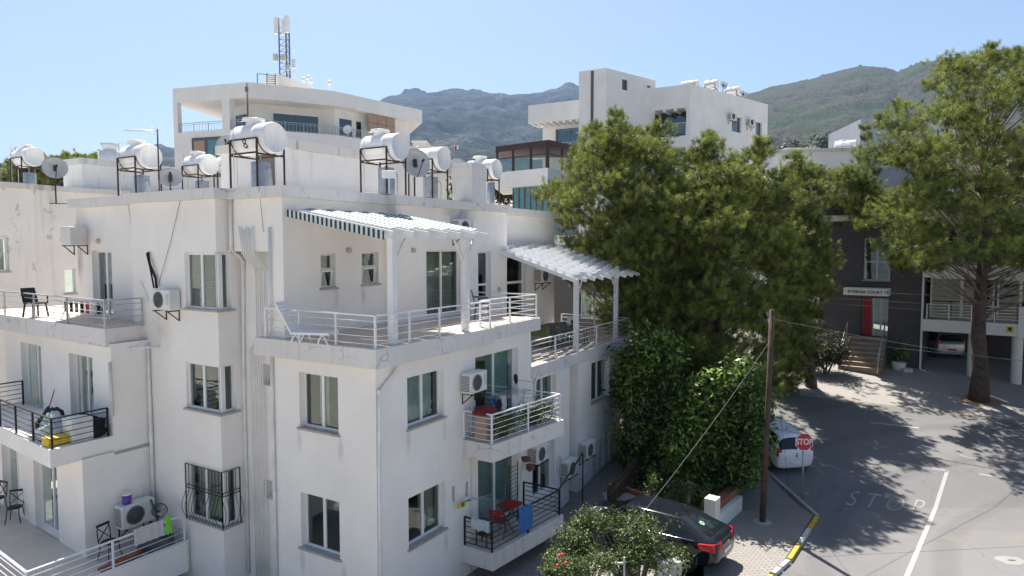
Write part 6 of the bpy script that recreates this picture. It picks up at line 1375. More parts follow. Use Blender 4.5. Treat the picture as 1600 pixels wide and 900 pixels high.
# ---------------- cars ----------------
def make_car(name, label, loc, rz, L, Wd, H, prof, paintm, wheel_r=.32, wheels=(.8, -.8), z=0, plate_col='plate', lights=None, rear_win=None, group=None, sp_ww=.47, roofz=None):
    """prof: stations from rear to front: x, sill z, belt z, half width, top z, top half width, kind of faces up to the next station"""
    t = thing(name, label, 'car', loc, rz, group)
    bm = bmesh.new(); rings = []
    for (x, zs, zb2, hw, zt_, wt, k) in prof:
        half = [(0, zs), (hw*.72, zs), (hw*.96, zs+.06), (hw, zs+(zb2-zs)*.45), (hw*.985, zb2-.06), (hw*.93, zb2), (wt+(hw*.93-wt)*.5, zb2+(zt_-zb2)*.5), (wt, zt_-.05 if zt_-zb2 > .2 else zt_-.01), (wt*.8, zt_-.012 if zt_-zb2 > .2 else zt_), (0, zt_+.012)]
        ring = [bm.verts.new((x, -y, z_)) for y, z_ in half]+[bm.verts.new((x, y, z_)) for y, z_ in half[-2:0:-1]]
        rings.append(ring)
    n = len(rings[0])
    kinds = {}
    for i in range(len(rings)-1):
        k = prof[i][6]
        for j in range(n):
            f = bm.faces.new((rings[i][j], rings[i][(j+1) % n], rings[i+1][(j+1) % n], rings[i+1][j])); f.smooth = True
            side = j in (5, 6, n-6, n-7); topf = j in (7, 8, n-8, n-9) or j in (6, n-7)
            mi = 0
            if k == 'side' and side: mi = 1
            if k == 'rear' and j in (6, 7, 8, n-9, n-8, n-7): mi = 1
            if k == 'front' and j in (6, 7, 8, n-9, n-8, n-7): mi = 1
            f.material_index = mi
    for r_ in (rings[0][::-1], rings[-1]): f = bm.faces.new(r_); f.smooth = True
    cl = bm.edges.layers.float.new('crease_edge')
    for e in bm.edges:
        if len(e.link_faces) == 2 and e.link_faces[0].material_index != e.link_faces[1].material_index: e[cl] = .75
    bmesh.ops.recalc_face_normals(bm, faces=bm.faces)
    me = bpy.data.meshes.new('tmp'); bm.to_mesh(me); bm.free()
    me.materials.append(MT[paintm]); me.materials.append(MT['car_glass'])
    o = bpy.data.objects.new('tmp', me); COL.objects.link(o); sb = o.modifiers.new('s', 'SUBSURF'); sb.levels = 2; sb.render_levels = 2
    bpy.context.view_layer.update(); dg = bpy.context.evaluated_depsgraph_get(); em = bpy.data.meshes.new_from_object(o.evaluated_get(dg)); bpy.data.objects.remove(o)
    for mi, nm in ((0, 'body'), (1, 'window')):
        b2 = bmesh.new(); b2.from_mesh(em); bmesh.ops.delete(b2, geom=[f for f in b2.faces if f.material_index != mi], context='FACES')
        if mi == 1:
            # one part per pane
            left = set(b2.faces)
            while left:
                st = [left.pop()]; comp = list(st)
                while st:
                    f = st.pop()
                    for e in f.edges:
                        for g2 in e.link_faces:
                            if g2 in left: left.remove(g2); st.append(g2); comp.append(g2)
                vs = {}; V = []; Fc = []
                for f in comp:
                    idx = []
                    for v in f.verts:
                        if v not in vs: vs[v] = len(V); V.append(tuple(v.co))
                        idx.append(vs[v])
                    Fc.append(idx)
                m2 = bpy.data.meshes.new('window'); m2.from_pydata(V, [], Fc); m2.polygons.foreach_set('use_smooth', [True]*len(Fc)); m2.materials.append(MT['car_glass'])
                ow = bpy.data.objects.new('window', m2); COL.objects.link(ow); ow.parent = t
            b2.free()
        else:
            m2 = bpy.data.meshes.new('body'); b2.to_mesh(m2); b2.free(); m2.materials.clear(); m2.materials.append(MT[paintm]); ob = bpy.data.objects.new('body', m2); COL.objects.link(ob); ob.parent = t
    for x in wheels:
        for s_ in (-1, 1):
            y = s_*(Wd/2-.20)
            m = MB(); m.lathe((x, y, wheel_r), (0, s_, 0), [(-.02, wheel_r*.6), (-.02, wheel_r), (.19, wheel_r), (.205, wheel_r*.97), (.205, wheel_r*.7), (.17, wheel_r*.66)], 26); w_ = m.build('wheel', 'tyre', t, True)
            m = MB(); m.lathe((x, y, wheel_r), (0, s_, 0), [(.17, wheel_r*.67), (.195, wheel_r*.67), (.19, wheel_r*.6), (.14, wheel_r*.58)], 26)
            for k in range(5):
                a = k*1.2566+.3; m.bar((x+.03*math.cos(a), y+s_*.18, wheel_r+.03*math.sin(a)), (x+wheel_r*.63*math.cos(a), y+s_*.185, wheel_r+wheel_r*.63*math.sin(a)), .055, .02, up=(0, 1, 0))
            m.lathe((x, y, wheel_r), (0, s_, 0), [(.15, .07), (.2, .05), (.2, 0)], 10); m.build('rim', 'rim', w_, True)
            m = MB(); m.lathe((x, y, wheel_r+.01), (0, s_, 0), [(.0, wheel_r*1.13), (.197 if 1 else 0, wheel_r*1.13), (.197, wheel_r*1.02)], 26); m.build('wheel_arch', 'tyre', t, True)
    return t
def mirror_parts(t, x, y, z, m_):
    for s_ in (-1, 1): m = MB(); m.lathe((x, s_*y, z), (0, s_, 0), [(-.02, .02), (.06, .05), (.10, .08), (.2, .08), (.24, .05), (.25, 0)], 10); m.build('mirror', m_, t, True)
# dark liftback
rw = Vector((*hz(1068, 893, 0.11), .11)); hd = vpdir(-650); rzc = math.atan2(hd[1], hd[0])
X_ = Vector((hd[0], hd[1], 0)); Y_ = Vector((-hd[1], hd[0], 0))
# the near rear wheel stands at local (-1.4, +.9)
loc = rw-X_*(-1.40)-Y_*(.86)
profB = [(-2.36, .42, .80, .62, .84, .45, ''), (-2.30, .30, .92, .80, .98, .60, ''), (-2.15, .24, .97, .88, 1.06, .66, ''), (-1.95, .22, .98, .91, 1.10, .66, 'rear'), (-1.15, .2, .98, .925, 1.44, .56, 'side'), (-.95, .2, .975, .925, 1.46, .57, 'side'), (-.15, .19, .95, .925, 1.48, .58, 'side'), (.25, .19, .94, .925, 1.47, .58, 'side'), (.55, .19, .93, .925, 1.43, .56, 'front'), (1.30, .19, .90, .92, .99, .70, ''), (1.9, .2, .84, .89, .89, .66, ''), (2.25, .24, .70, .80, .76, .55, ''), (2.38, .34, .6, .6, .64, .4, '')]
car = make_car('parked_car', 'black liftback car with a red tail light parked behind the bushes', loc, rzc, 4.75, 1.85, 1.48, profB, 'black_car', .33, (-1.40, 1.35))
mirror_parts(car, .75, .92, .95, 'black_car')
def patch(pts, name, m_, parent, th=.012):      # small curved plate
    m = MB(); n = len(pts); m.add(pts+[(Vector(p)+Vector((-th, 0, 0))) for p in pts], [tuple(range(n)), tuple(range(n, 2*n))]+[(i, (i+1) % n, n+(i+1) % n, n+i) for i in range(n)]); return m.build(name, m_, parent, True, bevel=.006)
for s_ in (1, -1):
    m = MB(); m.hexa([(-2.385, s_*.42, .76), (-2.27, s_*.84, .74), (-1.88, s_*.945, .78), (-2.2, s_*.40, .80), (-2.345, s_*.42, .95), (-2.23, s_*.83, .97), (-1.80, s_*.935, .95), (-2.2, s_*.40, .96)]); m.build('tail_light', 'tail_red', car, True, bevel=.02)
m = MB(); m.box(-2.375, -2.33, -.26, .26, .56, .68); m.build('number_plate', 'plate', car, True)
mat('sticker', (.35, .6, .3), .6); m = MB()
for k in range(6): a = k*1.047; c_ = Vector((-1.66+.05*math.sin(a), .16+.06*math.cos(a), 1.235+.025*math.sin(a))); m.lathe(c_, (-.45, 0, 1), [(0, .04), (.012, .04), (.014, 0)], 8)
m.build('window_sticker', 'sticker', car, True)
m = MB(); m.lathe((-2.38, 0, .84), (-1, 0, .15), [(0, .055), (.012, .05), (.012, .035), (0, .03)], 14); m.build('badge', 'steel', car, True)
m = MB(); m.tube([(-.95, 0, 1.46), (-1.1, 0, 1.62)], .006, 5); m.build('roof_antenna', 'dark_metal', car, True)
m = MB()
for s_ in (-1, 1): m.tube([(.5, s_*.93, .93), (-.2, s_*.945, .95), (-1.2, s_*.945, .985), (-1.7, s_*.92, 1.0)], .010, 5)
m.build('chrome_strip', 'rim', car, True)
# white hatchback seen from behind
cw = Vector((*hz(1238, 745, .36), 0)); cw = Vector((11.2, 26.5, 0)); hd = Vector((-.20, .98, 0)).normalized(); rzw = math.atan2(hd.y, hd.x)
loc = cw+hd*1.88; loc.z = 0
profW = [(-1.88, .42, .72, .60, .78, .45, ''), (-1.84, .28, .95, .76, 1.0, .62, ''), (-1.76, .24, .98, .82, 1.04, .64, 'rear'), (-1.52, .22, .98, .84, 1.44, .52, ''), (-1.40, .22, .98, .84, 1.50, .54, 'side'), (-.9, .2, .96, .845, 1.53, .56, 'side'), (0, .2, .93, .845, 1.54, .56, 'side'), (.35, .2, .92, .845, 1.50, .55, 'front'), (1.15, .2, .88, .84, .99, .66, ''), (1.55, .22, .8, .80, .86, .6, ''), (1.85, .3, .66, .68, .7, .45, '')]
carw = make_car('parked_car', 'white hatchback parked behind the stop sign, seen from the rear', loc, rzw, 3.75, 1.7, 1.53, profW, 'white_car', .30, (-1.2, 1.2))
carw.location.z = gz(loc.y)-.02; carw.rotation_euler = (0, -math.atan(.148), rzw)
mirror_parts(carw, .6, .86, .98, 'white_car')
for s_ in (1, -1):
    m = MB(); m.hexa([(-1.86, s_*.62, .78), (-1.80, s_*.80, .76), (-1.55, s_*.85, .80), (-1.7, s_*.6, .8), (-1.82, s_*.62, 1.02), (-1.78, s_*.78, 1.06), (-1.55, s_*.82, 1.10), (-1.7, s_*.6, 1.05)]); m.build('tail_light', 'tail_red', carw, True, bevel=.02)
m = MB(); m.box(-1.90, -1.87, -.25, .25, .44, .55); m.build('number_plate', 'plate', carw, True)
m = MB(); m.box(-1.905, -1.90, -.2, .2, .465, .525); m.build('plate_text_band', 'grey_upvc', carw, True) if 0 else None
m = MB(); m.lathe((-1.865, 0, .80), (-1, 0, 0), [(0, .045), (.012, .04), (.013, 0)], 12); m.lathe((-1.865, 0, .9), (-1, 0, 0), [(0, .03), (.02, .02), (.021, 0)], 8); m.build('badge', 'dark_metal', carw, True)
m = MB(); m.bar((-1.80, 0, 1.06), (-1.74, .38, 1.10), .02); m.build('rear_wiper', 'dark_metal', carw, True)
m = MB(); m.lathe((-1.0, 0, 1.535), (-.4, 0, 1), [(0, .02), (.18, .006), (.18, 0)], 6); m.build('roof_antenna', 'dark_metal', carw, True)
# silver car in the carport
cs_ = dep(1487, 566, 41.2); hd = Vector((.12, .99, 0)).normalized(); loc = Vector((cs_.x, cs_.y, 0))+hd*1.9
cars = make_car('parked_car', 'silver hatchback standing in the shaded carport', (loc.x, loc.y, gz(loc.y-1.5)), math.atan2(hd.y, hd.x), 3.75, 1.75, 1.5, profW, 'silver_car', .31, (-1.2, 1.2))
for s_ in (1, -1): m = MB(); m.hexa([(-1.86, s_*.62, .85), (-1.80, s_*.80, .83), (-1.55, s_*.85, .86), (-1.7, s_*.6, .86), (-1.82, s_*.62, 1.12), (-1.78, s_*.78, 1.14), (-1.55, s_*.82, 1.15), (-1.7, s_*.6, 1.1)]); m.build('tail_light', 'tail_red', cars, True, bevel=.02)
m = MB(); m.box(-1.90, -1.87, -.25, .25, .5, .61); m.build('number_plate', 'red', cars, True)
# planter by the steps
q = gh(1404, 578); m = MB(); m.lathe((q.x, q.y, q.z), (0, 0, 1), [(0, .3), (.1, .34), (.4, .38), (.45, .38), (.45, .3), (.4, .28), (.4, 0)], 16); simple('plant_pot', 'round pale pot with a small shrub beside the steps', 'pot', m, 'kc_white', q)
q2 = gh(1417, 582); m = MB(); m.box(q2.x-.3, q2.x+.25, q2.y-.2, q2.y+.2, q2.z, q2.z+.25); simple('stone_block', 'small pale stone block right of the pot', 'stone', m, 'kerb_white', q2, bevel=.05)
# tree rings

# =====================================================================
# TREES AND PLANTS
# =====================================================================
rng = np.random.default_rng(11)
def tri_mesh(name, V, n_per, m, parent, tint):
    """V: (N*n_per,3) vertices, N faces of n_per corners"""
    N = len(V)//n_per; me = bpy.data.meshes.new(name)
    me.vertices.add(len(V)); me.vertices.foreach_set('co', V.astype(np.float32).ravel())
    me.loops.add(len(V)); me.loops.foreach_set('vertex_index', np.arange(len(V), dtype=np.int32))
    me.polygons.add(N); me.polygons.foreach_set('loop_start', np.arange(0, len(V), n_per, dtype=np.int32))
    me.update(calc_edges=True)
    a = me.attributes.new('tint_and_light', 'FLOAT', 'POINT'); a.data.foreach_set('value', np.repeat(tint, n_per).astype(np.float32))
    me.materials.append(MT[m]); o = bpy.data.objects.new(name, me); COL.objects.link(o); o.parent = parent
    if parent: o.location = -parent.location
    return o
def unit(v): return v/np.maximum(np.linalg.norm(v, axis=-1, keepdims=True), 1e-6)
def in_poly(x, y, poly):
    c = False; n = len(poly)
    for i in range(n):
        x1, y1 = poly[i]; x2, y2 = poly[(i+1) % n]
        if (y1 > y) != (y2 > y) and x < (x2-x1)*(y-y1)/(y2-y1)+x1: c = not c
    return c
def needles(clumps, per, nn, ln, wd):
    """clumps (n,4) centre+radius -> needle triangles"""
    cs = np.repeat(clumps, per, axis=0); N = len(cs)
    d = unit(rng.normal(size=(N, 3))); d[:, 2] = d[:, 2]*.85+.12
    r = cs[:, 3:4]*(rng.uniform(.25, 1.0, (N, 1))**.55); lob = 1+.35*np.sin(d[:, :1]*5+cs[:, :1]*3)*np.cos(d[:, 1:2]*5+cs[:, 1:2]*2)
    tc = cs[:, :3]+d*r*lob*np.array([1, 1, .72])
    up = unit(d*.8+np.array([0, 0, .75])+rng.normal(size=(N, 3))*.25)
    T = np.repeat(tc, nn, axis=0); U = np.repeat(up, nn, axis=0); M = len(T)
    nd = unit(U*rng.uniform(.1, 1.3, (M, 1))+unit(rng.normal(size=(M, 3)))*.95)
    base = T+U*rng.uniform(-.10, .10, (M, 1))+rng.normal(size=(M, 3))*.035
    L = rng.uniform(.7, 1.15, (M, 1))*ln
    side = unit(np.cross(nd, rng.normal(size=(M, 3))))*wd/2
    V = np.stack([base-side, base+side, base+nd*L], axis=1).reshape(-1, 3)
    tint = np.clip(np.repeat(np.clip(rng.normal(.48, .30, N)+.25*(d[:, 2]), 0, 1), nn)+rng.normal(0, .10, M), 0, 1)  # tufts on the upper side get a lighter tint, sunlight put into the colour
    return V, tint
def limbs(mb, pts, r0, r1): mb.tube(pts, [r0+(r1-r0)*i/(len(pts)-1) for i in range(len(pts))], 7)
leafmat('pine_needle', (.024, .042, .010), (.33, .37, .075), .28, .5)  # dark end stands for shaded needles, light end for sunlit ones
leafmat('leaf_dark', (.014, .036, .008), (.26, .40, .07), .26, .36); leafmat('leaf_bush', (.04, .07, .018), (.16, .21, .05), .3, .45); leafmat('leaf_far', (.03, .04, .015), (.08, .09, .03), .2, .6)
def pine(label, base, trunk_px, poly, Y, depth, n, rad, per, nn=15, ln=.20, wd=.020, trunk_r=.35, group='tall pines behind the apartment block', name='pine_tree', lean=None, tips=(), seed=1, msk=None):
    n = int(n*(2.8 if seed in (2, 3, 4) else 1.8)); per = int(per*.72); nn = int(nn*2.7); random.seed(seed); bz = gz(base[1]); t = thing(name, label, 'tree', (base[0], base[1], bz), 0, group)
    xs = [p[0] for p in poly]; ys = [p[1] for p in poly]; cl = []; tries = 0
    while len(cl) < n and tries < 20000:
        tries += 1; px = random.uniform(min(xs), max(xs)); py = random.uniform(min(ys), max(ys))
        rr = rad*random.uniform(.55, 1.15); pr_ = rr*F/Y*.42
        if not (in_poly(px, py, poly) and in_poly(px-pr_, py, poly) and in_poly(px+pr_, py, poly) and in_poly(px, py-pr_*.75, poly)): continue
        # half width of the outline on this row gives how deep the crown is here
        lo = px
        while in_poly(lo, py, poly) and lo > min(xs): lo -= 6
        hi = px
        while in_poly(hi, py, poly) and hi < max(xs): hi += 6
        hw = (hi-lo)/2; u = (px-(lo+hi)/2)/max(hw, 1); dd = min(depth, hw*Y/F)*math.sqrt(max(.02, 1-u*u))
        dy = random.uniform(-dd, dd)
        if abs(dy) < dd*.35 and random.random() < .5: dy = dd*random.choice((-1, 1))*random.uniform(.5, 1)
        c = dep(px, py, Y+dy); cl.append((c.x, c.y, c.z, rr))
    for q in tips: c = dep(q[0], q[1], Y+random.uniform(-1, 1)); cl.append((c.x, c.y, c.z, q[2]))
    cl = np.array(cl); V, tint = needles(cl, per, nn, ln, wd)
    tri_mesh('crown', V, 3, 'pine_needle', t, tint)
    mb = MB(); top = dep(trunk_px[0], trunk_px[1]+(600-trunk_px[1])*.10, base[1]*.5+Y*.5); b0 = Vector((base[0], base[1], bz-.2)); k = 9
    pts = [b0.lerp(top, i/k)+Vector((random.uniform(-.12, .12), random.uniform(-.12, .12), 0))*(i > 0)*(1 if i < k else 0) for i in range(k+1)]
    mb.tube(pts, [trunk_r*(1.25 if i == 0 else 1)*(1-.9*(i/k)) for i in range(k+1)], 10); tk = mb.build('trunk', 'bark', t)
    mb = MB()
    for i in range(0, len(cl), 3):
        c = Vector(cl[i][:3]); f = max(.12, min(.95, ((c.z-bz)/(top.z-bz))*.8-.05)); q = b0.lerp(top, f); mid = q.lerp(c, .55)+Vector((random.uniform(-.3, .3), random.uniform(-.3, .3), random.uniform(-.5, .1)))
        limbs(mb, [q, mid, c], .028+.022*random.random(), .010)
    mb.build('limbs', 'bark_pale', t)
    return t
P1 = [(962, 168), (978, 185), (985, 215), (1015, 195), (1045, 205), (1050, 240), (1075, 290), (1100, 340), (1105, 420), (1095, 520), (1060, 600), (960, 560), (905, 470), (880, 420), (862, 380), (868, 335), (845, 310), (838, 300), (868, 288), (880, 262), (905, 240), (903, 210), (925, 182), (938, 205), (950, 205)]
pine('broad pine with a pointed top directly right of the white block', (P(985, 640)[0], 33), (968, 190), P1, 31.5, 3.6, 105, .9, 44, tips=[(963, 178, .3), (966, 192, .5), (945, 212, .5), (930, 200, .35), (985, 212, .5), (1035, 200, .5), (1015, 205, .5), (890, 262, .5), (908, 235, .5), (880, 300, .8), (885, 340, .9), (895, 380, .9), (900, 420, .9), (870, 330, .7), (1050, 250, .7), (1060, 300, .8), (845, 305, .5), (960, 205, .7)], seed=2)
P2 = [(1105, 205), (1120, 225), (1128, 262), (1150, 250), (1170, 245), (1185, 215), (1200, 225), (1210, 255), (1235, 290), (1250, 330), (1255, 430), (1240, 520), (1220, 620), (1205, 690), (1120, 690), (1030, 660), (1000, 560), (985, 430), (1000, 330), (1045, 300), (1060, 262), (1075, 240), (1090, 215)]
pine('middle pine with thick brownish green crown behind the leafy tree', (9.6, 31), (1112, 215), P2, 30.5, 3.8, 150, .9, 46, tips=[(1106, 213, .3), (1112, 225, .5), (1106, 240, .6), (1080, 245, .45), (1150, 250, .5), (1190, 222, .4), (1193, 238, .55), (1178, 240, .45), (1215, 275, .5), (1240, 320, .6)], seed=3)
P3 = [(1240, 238), (1250, 262), (1275, 262), (1290, 290), (1282, 330), (1300, 385), (1304, 435), (1285, 470), (1280, 520), (1262, 560), (1240, 620), (1210, 650), (1195, 560), (1190, 440), (1180, 330), (1200, 280), (1225, 270)]
pine('pine with a bare lower trunk at the road corner', (16.1, 36.3), (1245, 260), P3, 35.5, 3.2, 72, .9, 44, tips=[(1242, 245, .4), (1245, 260, .5), (1272, 268, .45), (1288, 295, .5), (1296, 400, .6), (1255, 590, .5), (1225, 600, .6)], trunk_r=.26, seed=4)
P4 = [(1352, 195), (1362, 215), (1358, 240), (1372, 265), (1380, 300), (1400, 330), (1395, 400), (1370, 350), (1320, 355), (1290, 340), (1265, 290), (1280, 262), (1300, 270), (1320, 262), (1335, 250), (1345, 225)]
pine('thin topped pine in front of the grey blue block', (22.5, 42.5), (1352, 205), P4, 41.5, 2.2, 50, .8, 34, tips=[(1353, 200, .35), (1354, 215, .4), (1350, 235, .6), (1275, 268, .5), (1300, 275, .6), (1325, 272, .6), (1230, 300, .8), (1250, 330, .9)], trunk_r=.2, seed=5)
P5 = [(1480, 92), (1510, 98), (1545, 72), (1560, 95), (1600, 75), (1660, 60), (1740, 120), (1800, 220), (1800, 330), (1740, 420), (1660, 435), (1590, 425), (1560, 410), (1510, 400), (1480, 415), (1400, 420), (1385, 372), (1360, 350), (1372, 320), (1395, 300), (1420, 268), (1385, 255), (1365, 235), (1372, 180), (1400, 160), (1450, 180), (1470, 165), (1440, 130), (1450, 100)]
pine('largest pine, thick trunk rising from the paving at the right edge', (23.8, 34.4), (1545, 100), P5, 34.4, 5.5, 225, .95, 42, tips=[(1546, 75, .35), (1550, 88, .6), (1483, 95, .4), (1485, 108, .6), (1510, 102, .5), (1405, 170, .6), (1380, 190, .6), (1450, 185, .6), (1380, 245, .5), (1580, 85, .5), (1350, 352, .5), (1392, 398, .6), (1420, 408, .55), (1455, 400, .6), (1375, 385, .5), (1480, 392, .6), (1565, 398, .6), (1590, 408, .6), (1605, 395, .7), (1365, 330, .6)], trunk_r=.42, seed=6)
# far pines behind the flaking neighbour
for i, (pl, lb) in enumerate([([(20, 240), (40, 236), (60, 240), (80, 245), (95, 240), (105, 262), (100, 300), (5, 300), (2, 262), (8, 240)], 'dark pine behind the far left water tank'), ([(95, 250), (108, 240), (118, 250), (128, 240), (138, 252), (150, 238), (160, 240), (166, 262), (140, 270), (95, 270)], 'row of small pine tops above the flaking neighbour roof')]):
    pine(lb, (dep(50+i*70, 260, 46).x, 46), (50+i*80, 245), pl, 46, 3, 46, .62, 26, 12, .2, .03, .15, group='pines behind the flaking neighbour', seed=8+i)
def leafy(label, base, crown, n, size, m, stems=8, tr=.12, name='leafy_tree', cat='tree', group=None, shell=.45, elong=1.8, hi=None, seed=1, partn=('crown', 'trunk')):
    """crown: list of ellipsoids (x,y,z,rx,ry,rz) with leaves spread through them"""
    random.seed(seed); r_ = np.random.default_rng(seed); t = thing(name, label, cat, base, 0, group)
    cr = np.array(crown); w_ = cr[:, 3]*cr[:, 5]; idx = r_.choice(len(cr), n, p=w_/w_.sum()); c = cr[idx]
    d = unit(r_.normal(size=(n, 3))); rad = r_.uniform(shell, 1, (n, 1))**.7
    nz = 1+.28*np.sin(d[:, :1]*6+c[:, :1]*2.1)*np.cos(d[:, 1:2]*7+c[:, 2:3])+.12*np.sin(d[:, 2:3]*15+c[:, 1:2])
    pos = c[:, :3]+d*rad*nz*c[:, 3:6]
    # leaves sit in sprays
    sp_ = r_.normal(size=(n//9+1, 3))*.0; g_ = np.repeat(pos[::9], 9, axis=0)[:n]; pos = g_+r_.normal(size=(n, 3))*size*1.5
    nrm = unit(np.repeat(unit(d[::9]*.6+np.array([0, 0, .7])), 9, axis=0)[:n]+r_.normal(size=(n, 3))*.55)
    ax = unit(np.cross(nrm, r_.normal(size=(n, 3)))); bx = np.cross(nrm, ax); L = size*r_.uniform(.7, 1.3, (n, 1)); 
    if m == 'leaf_dark': pos = pos+np.repeat(r_.normal(size=(n//27+1, 3))*size*1.6, 27, axis=0)[:n]
    V = np.stack([pos-ax*L*elong*.5, pos+bx*L*.42+nrm*L*.08, pos+ax*L*elong*.5, pos-bx*L*.42+nrm*L*.08], axis=1).reshape(-1, 3)
    tint = np.clip(np.repeat(r_.uniform(0, 1, n//27+1)**1.6, 27)[:n]+r_.normal(0, .12, n), 0, 1)
    tri_mesh(partn[0], V, 4, m, t, tint)
    mb = MB(); b0 = Vector(base)
    for i in range(stems):
        k = cr[i % len(cr)]; c_ = Vector((k[0], k[1], k[2]))+Vector((random.uniform(-.5, .5)*k[3], random.uniform(-.5, .5)*k[4], random.uniform(-.2, .6)*k[5]))
        a = b0+Vector((random.uniform(-tr, tr), random.uniform(-tr, tr), 0)); mid = a.lerp(c_, .5)+Vector((random.uniform(-.12, .12), random.uniform(-.12, .12), .1)); mb.tube([a, mid, c_], [tr*.55+.006, tr*.35+.005, .006], 6)
    mb.build(partn[1], 'bark_pale', t); return t
def cl_(lst):    # (px,py,Y,radius px x, radius px y)
    o = []
    for px, py, Y, rx, ry in lst: c = dep(px, py, Y); k = Y/F; o.append((c.x, c.y, c.z, rx*k, max(rx, ry)*k*.9, ry*k))
    return o
b1 = P(1015, 800, 0)
def clumpy(poly, Y, depth, n, rad, seed):
    random.seed(seed); xs = [p[0] for p in poly]; ys = [p[1] for p in poly]; o = []
    while len(o) < n:
        px = random.uniform(min(xs), max(xs)); py = random.uniform(min(ys), max(ys)); q = rad*random.uniform(.6, 1.25); k = q*F/Y*.5
        if not (in_poly(px, py, poly) and in_poly(px-k, py, poly) and in_poly(px+k, py, poly)): continue
        c = dep(px, py, Y+random.uniform(-depth, depth)); o.append((c.x, c.y, c.z, q, q, q*.62))
    return o
LP1 = [(1000, 528), (1040, 528), (1068, 548), (1062, 590), (1075, 640), (1062, 700), (1040, 735), (985, 728), (966, 690), (962, 640), (968, 590), (962, 560), (980, 535)]
LP2 = [(1150, 556), (1180, 570), (1185, 600), (1208, 618), (1206, 650), (1192, 700), (1180, 745), (1150, 765), (1090, 758), (1045, 742), (1040, 690), (1060, 650), (1075, 610), (1100, 600), (1105, 575), (1130, 580)]
leafy('glossy green leafy tree at the corner of the white block', (dep(1010, 700, 26.5).x, 26.5, .3), clumpy(LP1, 26.5, 1.0, 80, .46, 5), 21000, .105, 'leaf_dark', 14, .14, group='leafy garden trees', shell=.15, seed=21)
leafy('leafy tree with bright leaf clusters in front of the wooden pole', (dep(1125, 750, 25).x, 24.9, .15), clumpy(LP2, 24.9, 1.3, 130, .46, 6), 33000, .11, 'leaf_dark', 18, .16, group='leafy garden trees', shell=.15, seed=22)
leafy('dark low shrub filling the garden behind the wooden fence', (dep(1050, 760, 24.5).x, 24.5, .1), cl_([(1040, 745, 25, 34, 22), (1085, 758, 24.2, 30, 20), (1000, 715, 27, 30, 28), (1060, 720, 26.5, 40, 30)]), 9000, .09, 'leaf_dark', 8, .1, 'garden_shrub', 'shrub', seed=23)
# thin plants by the car
for i, (px, py, Y, h_, lb) in enumerate([(1015, 800, 21.6, 1.5, 'tall thin plant with small leaves left of the car roof'), (1052, 788, 22.5, .9, 'thin stems growing behind the middle of the car roof'), (1072, 790, 22.4, 1.0, 'short leafy plant behind the right part of the car roof'), (1100, 795, 22.3, .8, 'thin plant just left of the white wall pillar')]):
    c = dep(px, py, Y); leafy(lb, (c.x, Y, .3), [(c.x, Y, .5+h_*.5, .28, .25, h_*.5), (c.x+.1, Y, .5+h_*.9, .15, .15, .25)], 420, .055, 'leaf_bush', 9, .12, 'garden_plant', 'plant', 'thin plants behind the dark car', 0, seed=30+i, partn=('leaves', 'stems'))
# bushes at the bottom
leafy('large airy bush with pale green leaves in front of the dark car', (dep(990, 900, 16.8).x, 16.9, 0), cl_([(985, 830, 17, 45, 24), (940, 815, 17.2, 40, 20), (1015, 850, 16.8, 42, 26), (1040, 880, 16.6, 34, 24), (985, 870, 16.6, 40, 26), (1065, 868, 16.8, 20, 14), (920, 800, 17.2, 22, 10), (1000, 815, 17.2, 60, 12)]), 8500, .040, 'leaf_bush', 26, .12, 'bush', 'bush', 'bushes along the garden edge', 0, 1.7, seed=41, partn=('leaves', 'stems'))
leafy('vine like bush climbing under the low right balcony', (dep(900, 900, 16.2).x, 16.4, 0), cl_([(895, 842, 16.6, 28, 26), (870, 870, 16.2, 24, 22), (915, 865, 16.4, 26, 26), (905, 815, 17, 16, 14)]), 4600, .045, 'leaf_bush', 14, .1, 'bush', 'bush', 'bushes along the garden edge', 0, 1.4, seed=42, partn=('leaves', 'stems'))
tb2 = leafy('rose bush with a few red flowers at the bottom edge', (dep(895, 905, 15).x, 15, 0), cl_([(880, 885, 15.2, 30, 18), (915, 888, 15.2, 26, 20), (860, 892, 15, 18, 14), (945, 880, 15.4, 24, 20)]), 4200, .038, 'leaf_bush', 16, .1, 'rose_bush', 'bush', 'bushes along the garden edge', 0, 1.4, seed=43, partn=('leaves', 'stems'))
for px, py in ((874, 868), (871, 883), (878, 866), (884, 879)): c = dep(px, py, 14.9); m = MB(); m.lathe(c-Vector((0, 0, .03)), (0, -.3, 1), [(0, .01), (.02, .035), (.045, .04), (.06, .02), (.065, 0)], 10); m.build('flower', 'flower_red', tb2)
# white garden furniture frame in the bushes
c = dep(930, 880, 16); m = MB()
for dx in (0, .35, .7): m.bar((c.x+dx, 16, 0), (c.x+dx, 16, c.z+.15), .04); 
m.bar((c.x, 16, c.z), (c.x+.7, 16, c.z), .04); simple('trellis', 'pale wooden trellis standing among the roses', 'trellis', m, 'kerb_white', (c.x, 16, 0))
c = dep(1045, 885, 16.3); m = MB(); m.box(c.x-.25, c.x+.35, 16.4, 16.75, 0, c.z+.05); simple('garden_pillar', 'short pale garden pillar among the bush leaves', 'pillar', m, 'kerb_white', (c.x, 16.5, 0), bevel=.03)
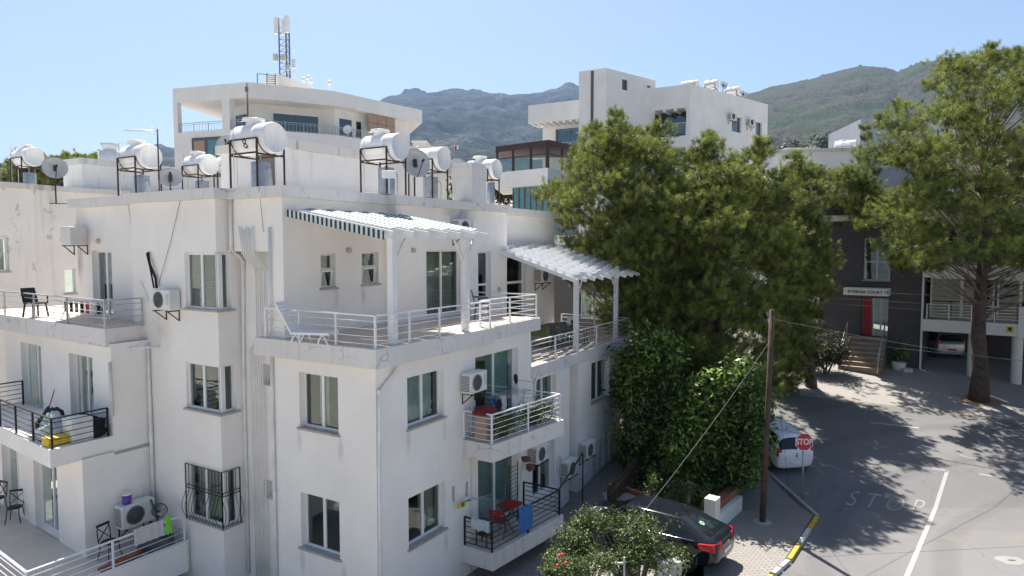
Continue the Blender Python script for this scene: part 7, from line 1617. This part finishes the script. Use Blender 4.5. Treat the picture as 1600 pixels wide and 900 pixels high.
# balcony hedge plants (middle right balcony)
for i, (u0, u1) in enumerate(((3.75, 5.0), (5.3, 6.6))):
    cs = []; 
    for k in range(5): u = u0+(u1-u0)*(k+.5)/5; v = -.80-.09*(u-3.5)/1; c = pt(u, v+.02); cs.append((c[0], c[1], 4.42+.05*math.sin(k*2), .17, .17, .36))
    leafy(['climbing green plant behind the left half of the middle balcony rail', 'climbing green plant behind the right half of the middle balcony rail'][i], (*pt((u0+u1)/2, -.75), 4.06), cs, 1500, .045, 'leaf_dark', 10, .1, 'balcony_plant', 'plant', 'plants behind the middle balcony rail', 0, 1.5, seed=50+i, partn=('leaves', 'stems'))
q = gh(1404, 575); leafy('small dark shrub growing in the pale pot by the steps', (q.x, q.y, q.z+.4), [(q.x, q.y, q.z+.95, .35, .35, .5)], 900, .07, 'leaf_dark', 6, .05, 'potted_shrub', 'plant', None, .1, seed=60, partn=('leaves', 'stems'))
for i, (px, py, Y, rx, ry, lb) in enumerate([(1292, 545, 38.5, 34, 26, 'dark hedge against the grey wall left of the steps'), (1245, 560, 40, 26, 24, 'dark hedge left of the corner pine trunk')]):
    c = dep(px, py, Y); leafy(lb, (c.x, Y, gz(Y)), cl_([(px, py, Y, rx, ry), (px-18, py+8, Y, rx*.7, ry*.7), (px+16, py+8, Y, rx*.6, ry*.6)]), 5200, .09, 'leaf_far', 6, .1, 'hedge', 'hedge', 'dark hedges by the grey building', .3, seed=70+i, partn=('leaves', 'stems'))
# a few shrubs behind the roof line
for i, (px, py, Y, rx, ry, lb) in enumerate([(722, 296, 70, 16, 14, 'green shrub seen left of the chimney'), (790, 300, 62, 20, 12, 'green shrub seen under the rightmost tank'), (1235, 240, 420, 34, 7, 'far dark trees on the brown field'), (1300, 226, 600, 26, 5, 'far shrubs along the pale field')]):
    c = dep(px, py, Y); leafy(lb, (c.x, Y, gz(Y)), cl_([(px, py, Y, rx, ry)]), 900, .004*Y, 'leaf_far', 4, .1, 'distant_shrub', 'shrub', None, .2, seed=80+i, partn=('leaves', 'stems'))
# fallen leaves and dirt ring round the big pine
mat('needle_litter', (.30, .20, .11), .95, 0, .5, 14)
c = (23.8, 34.2); struct(sheet('needle_litter', [(c[0]+(1.0+.25*math.sin(k*2.7))*math.cos(k*.42), c[1]+(.75+.2*math.cos(k*3.1))*math.sin(k*.42)) for k in range(15)], .018, 'needle_litter'))
# =====================================================================
# HAZE
# =====================================================================
hb = MB(); hb.box(-5950, 5950, -450, 6400, -3, 1450); hz_ = hb.build('haze', 'white_metal'); hz_['kind'] = 'stuff'
hm = bpy.data.materials.new('haze_air'); hm.use_nodes = True; t_ = hm.node_tree; t_.nodes.remove(t_.nodes['Principled BSDF'])
vo = t_.nodes.new('ShaderNodeVolumePrincipled'); vo.inputs['Color'].default_value = (.36, .60, 1, 1); vo.inputs['Density'].default_value = .00007; vo.inputs['Anisotropy'].default_value = .1
t_.links.new(vo.outputs[0], t_.nodes['Material Output'].inputs['Volume']); hz_.data.materials.clear(); hz_.data.materials.append(hm); hz_.visible_shadow = True
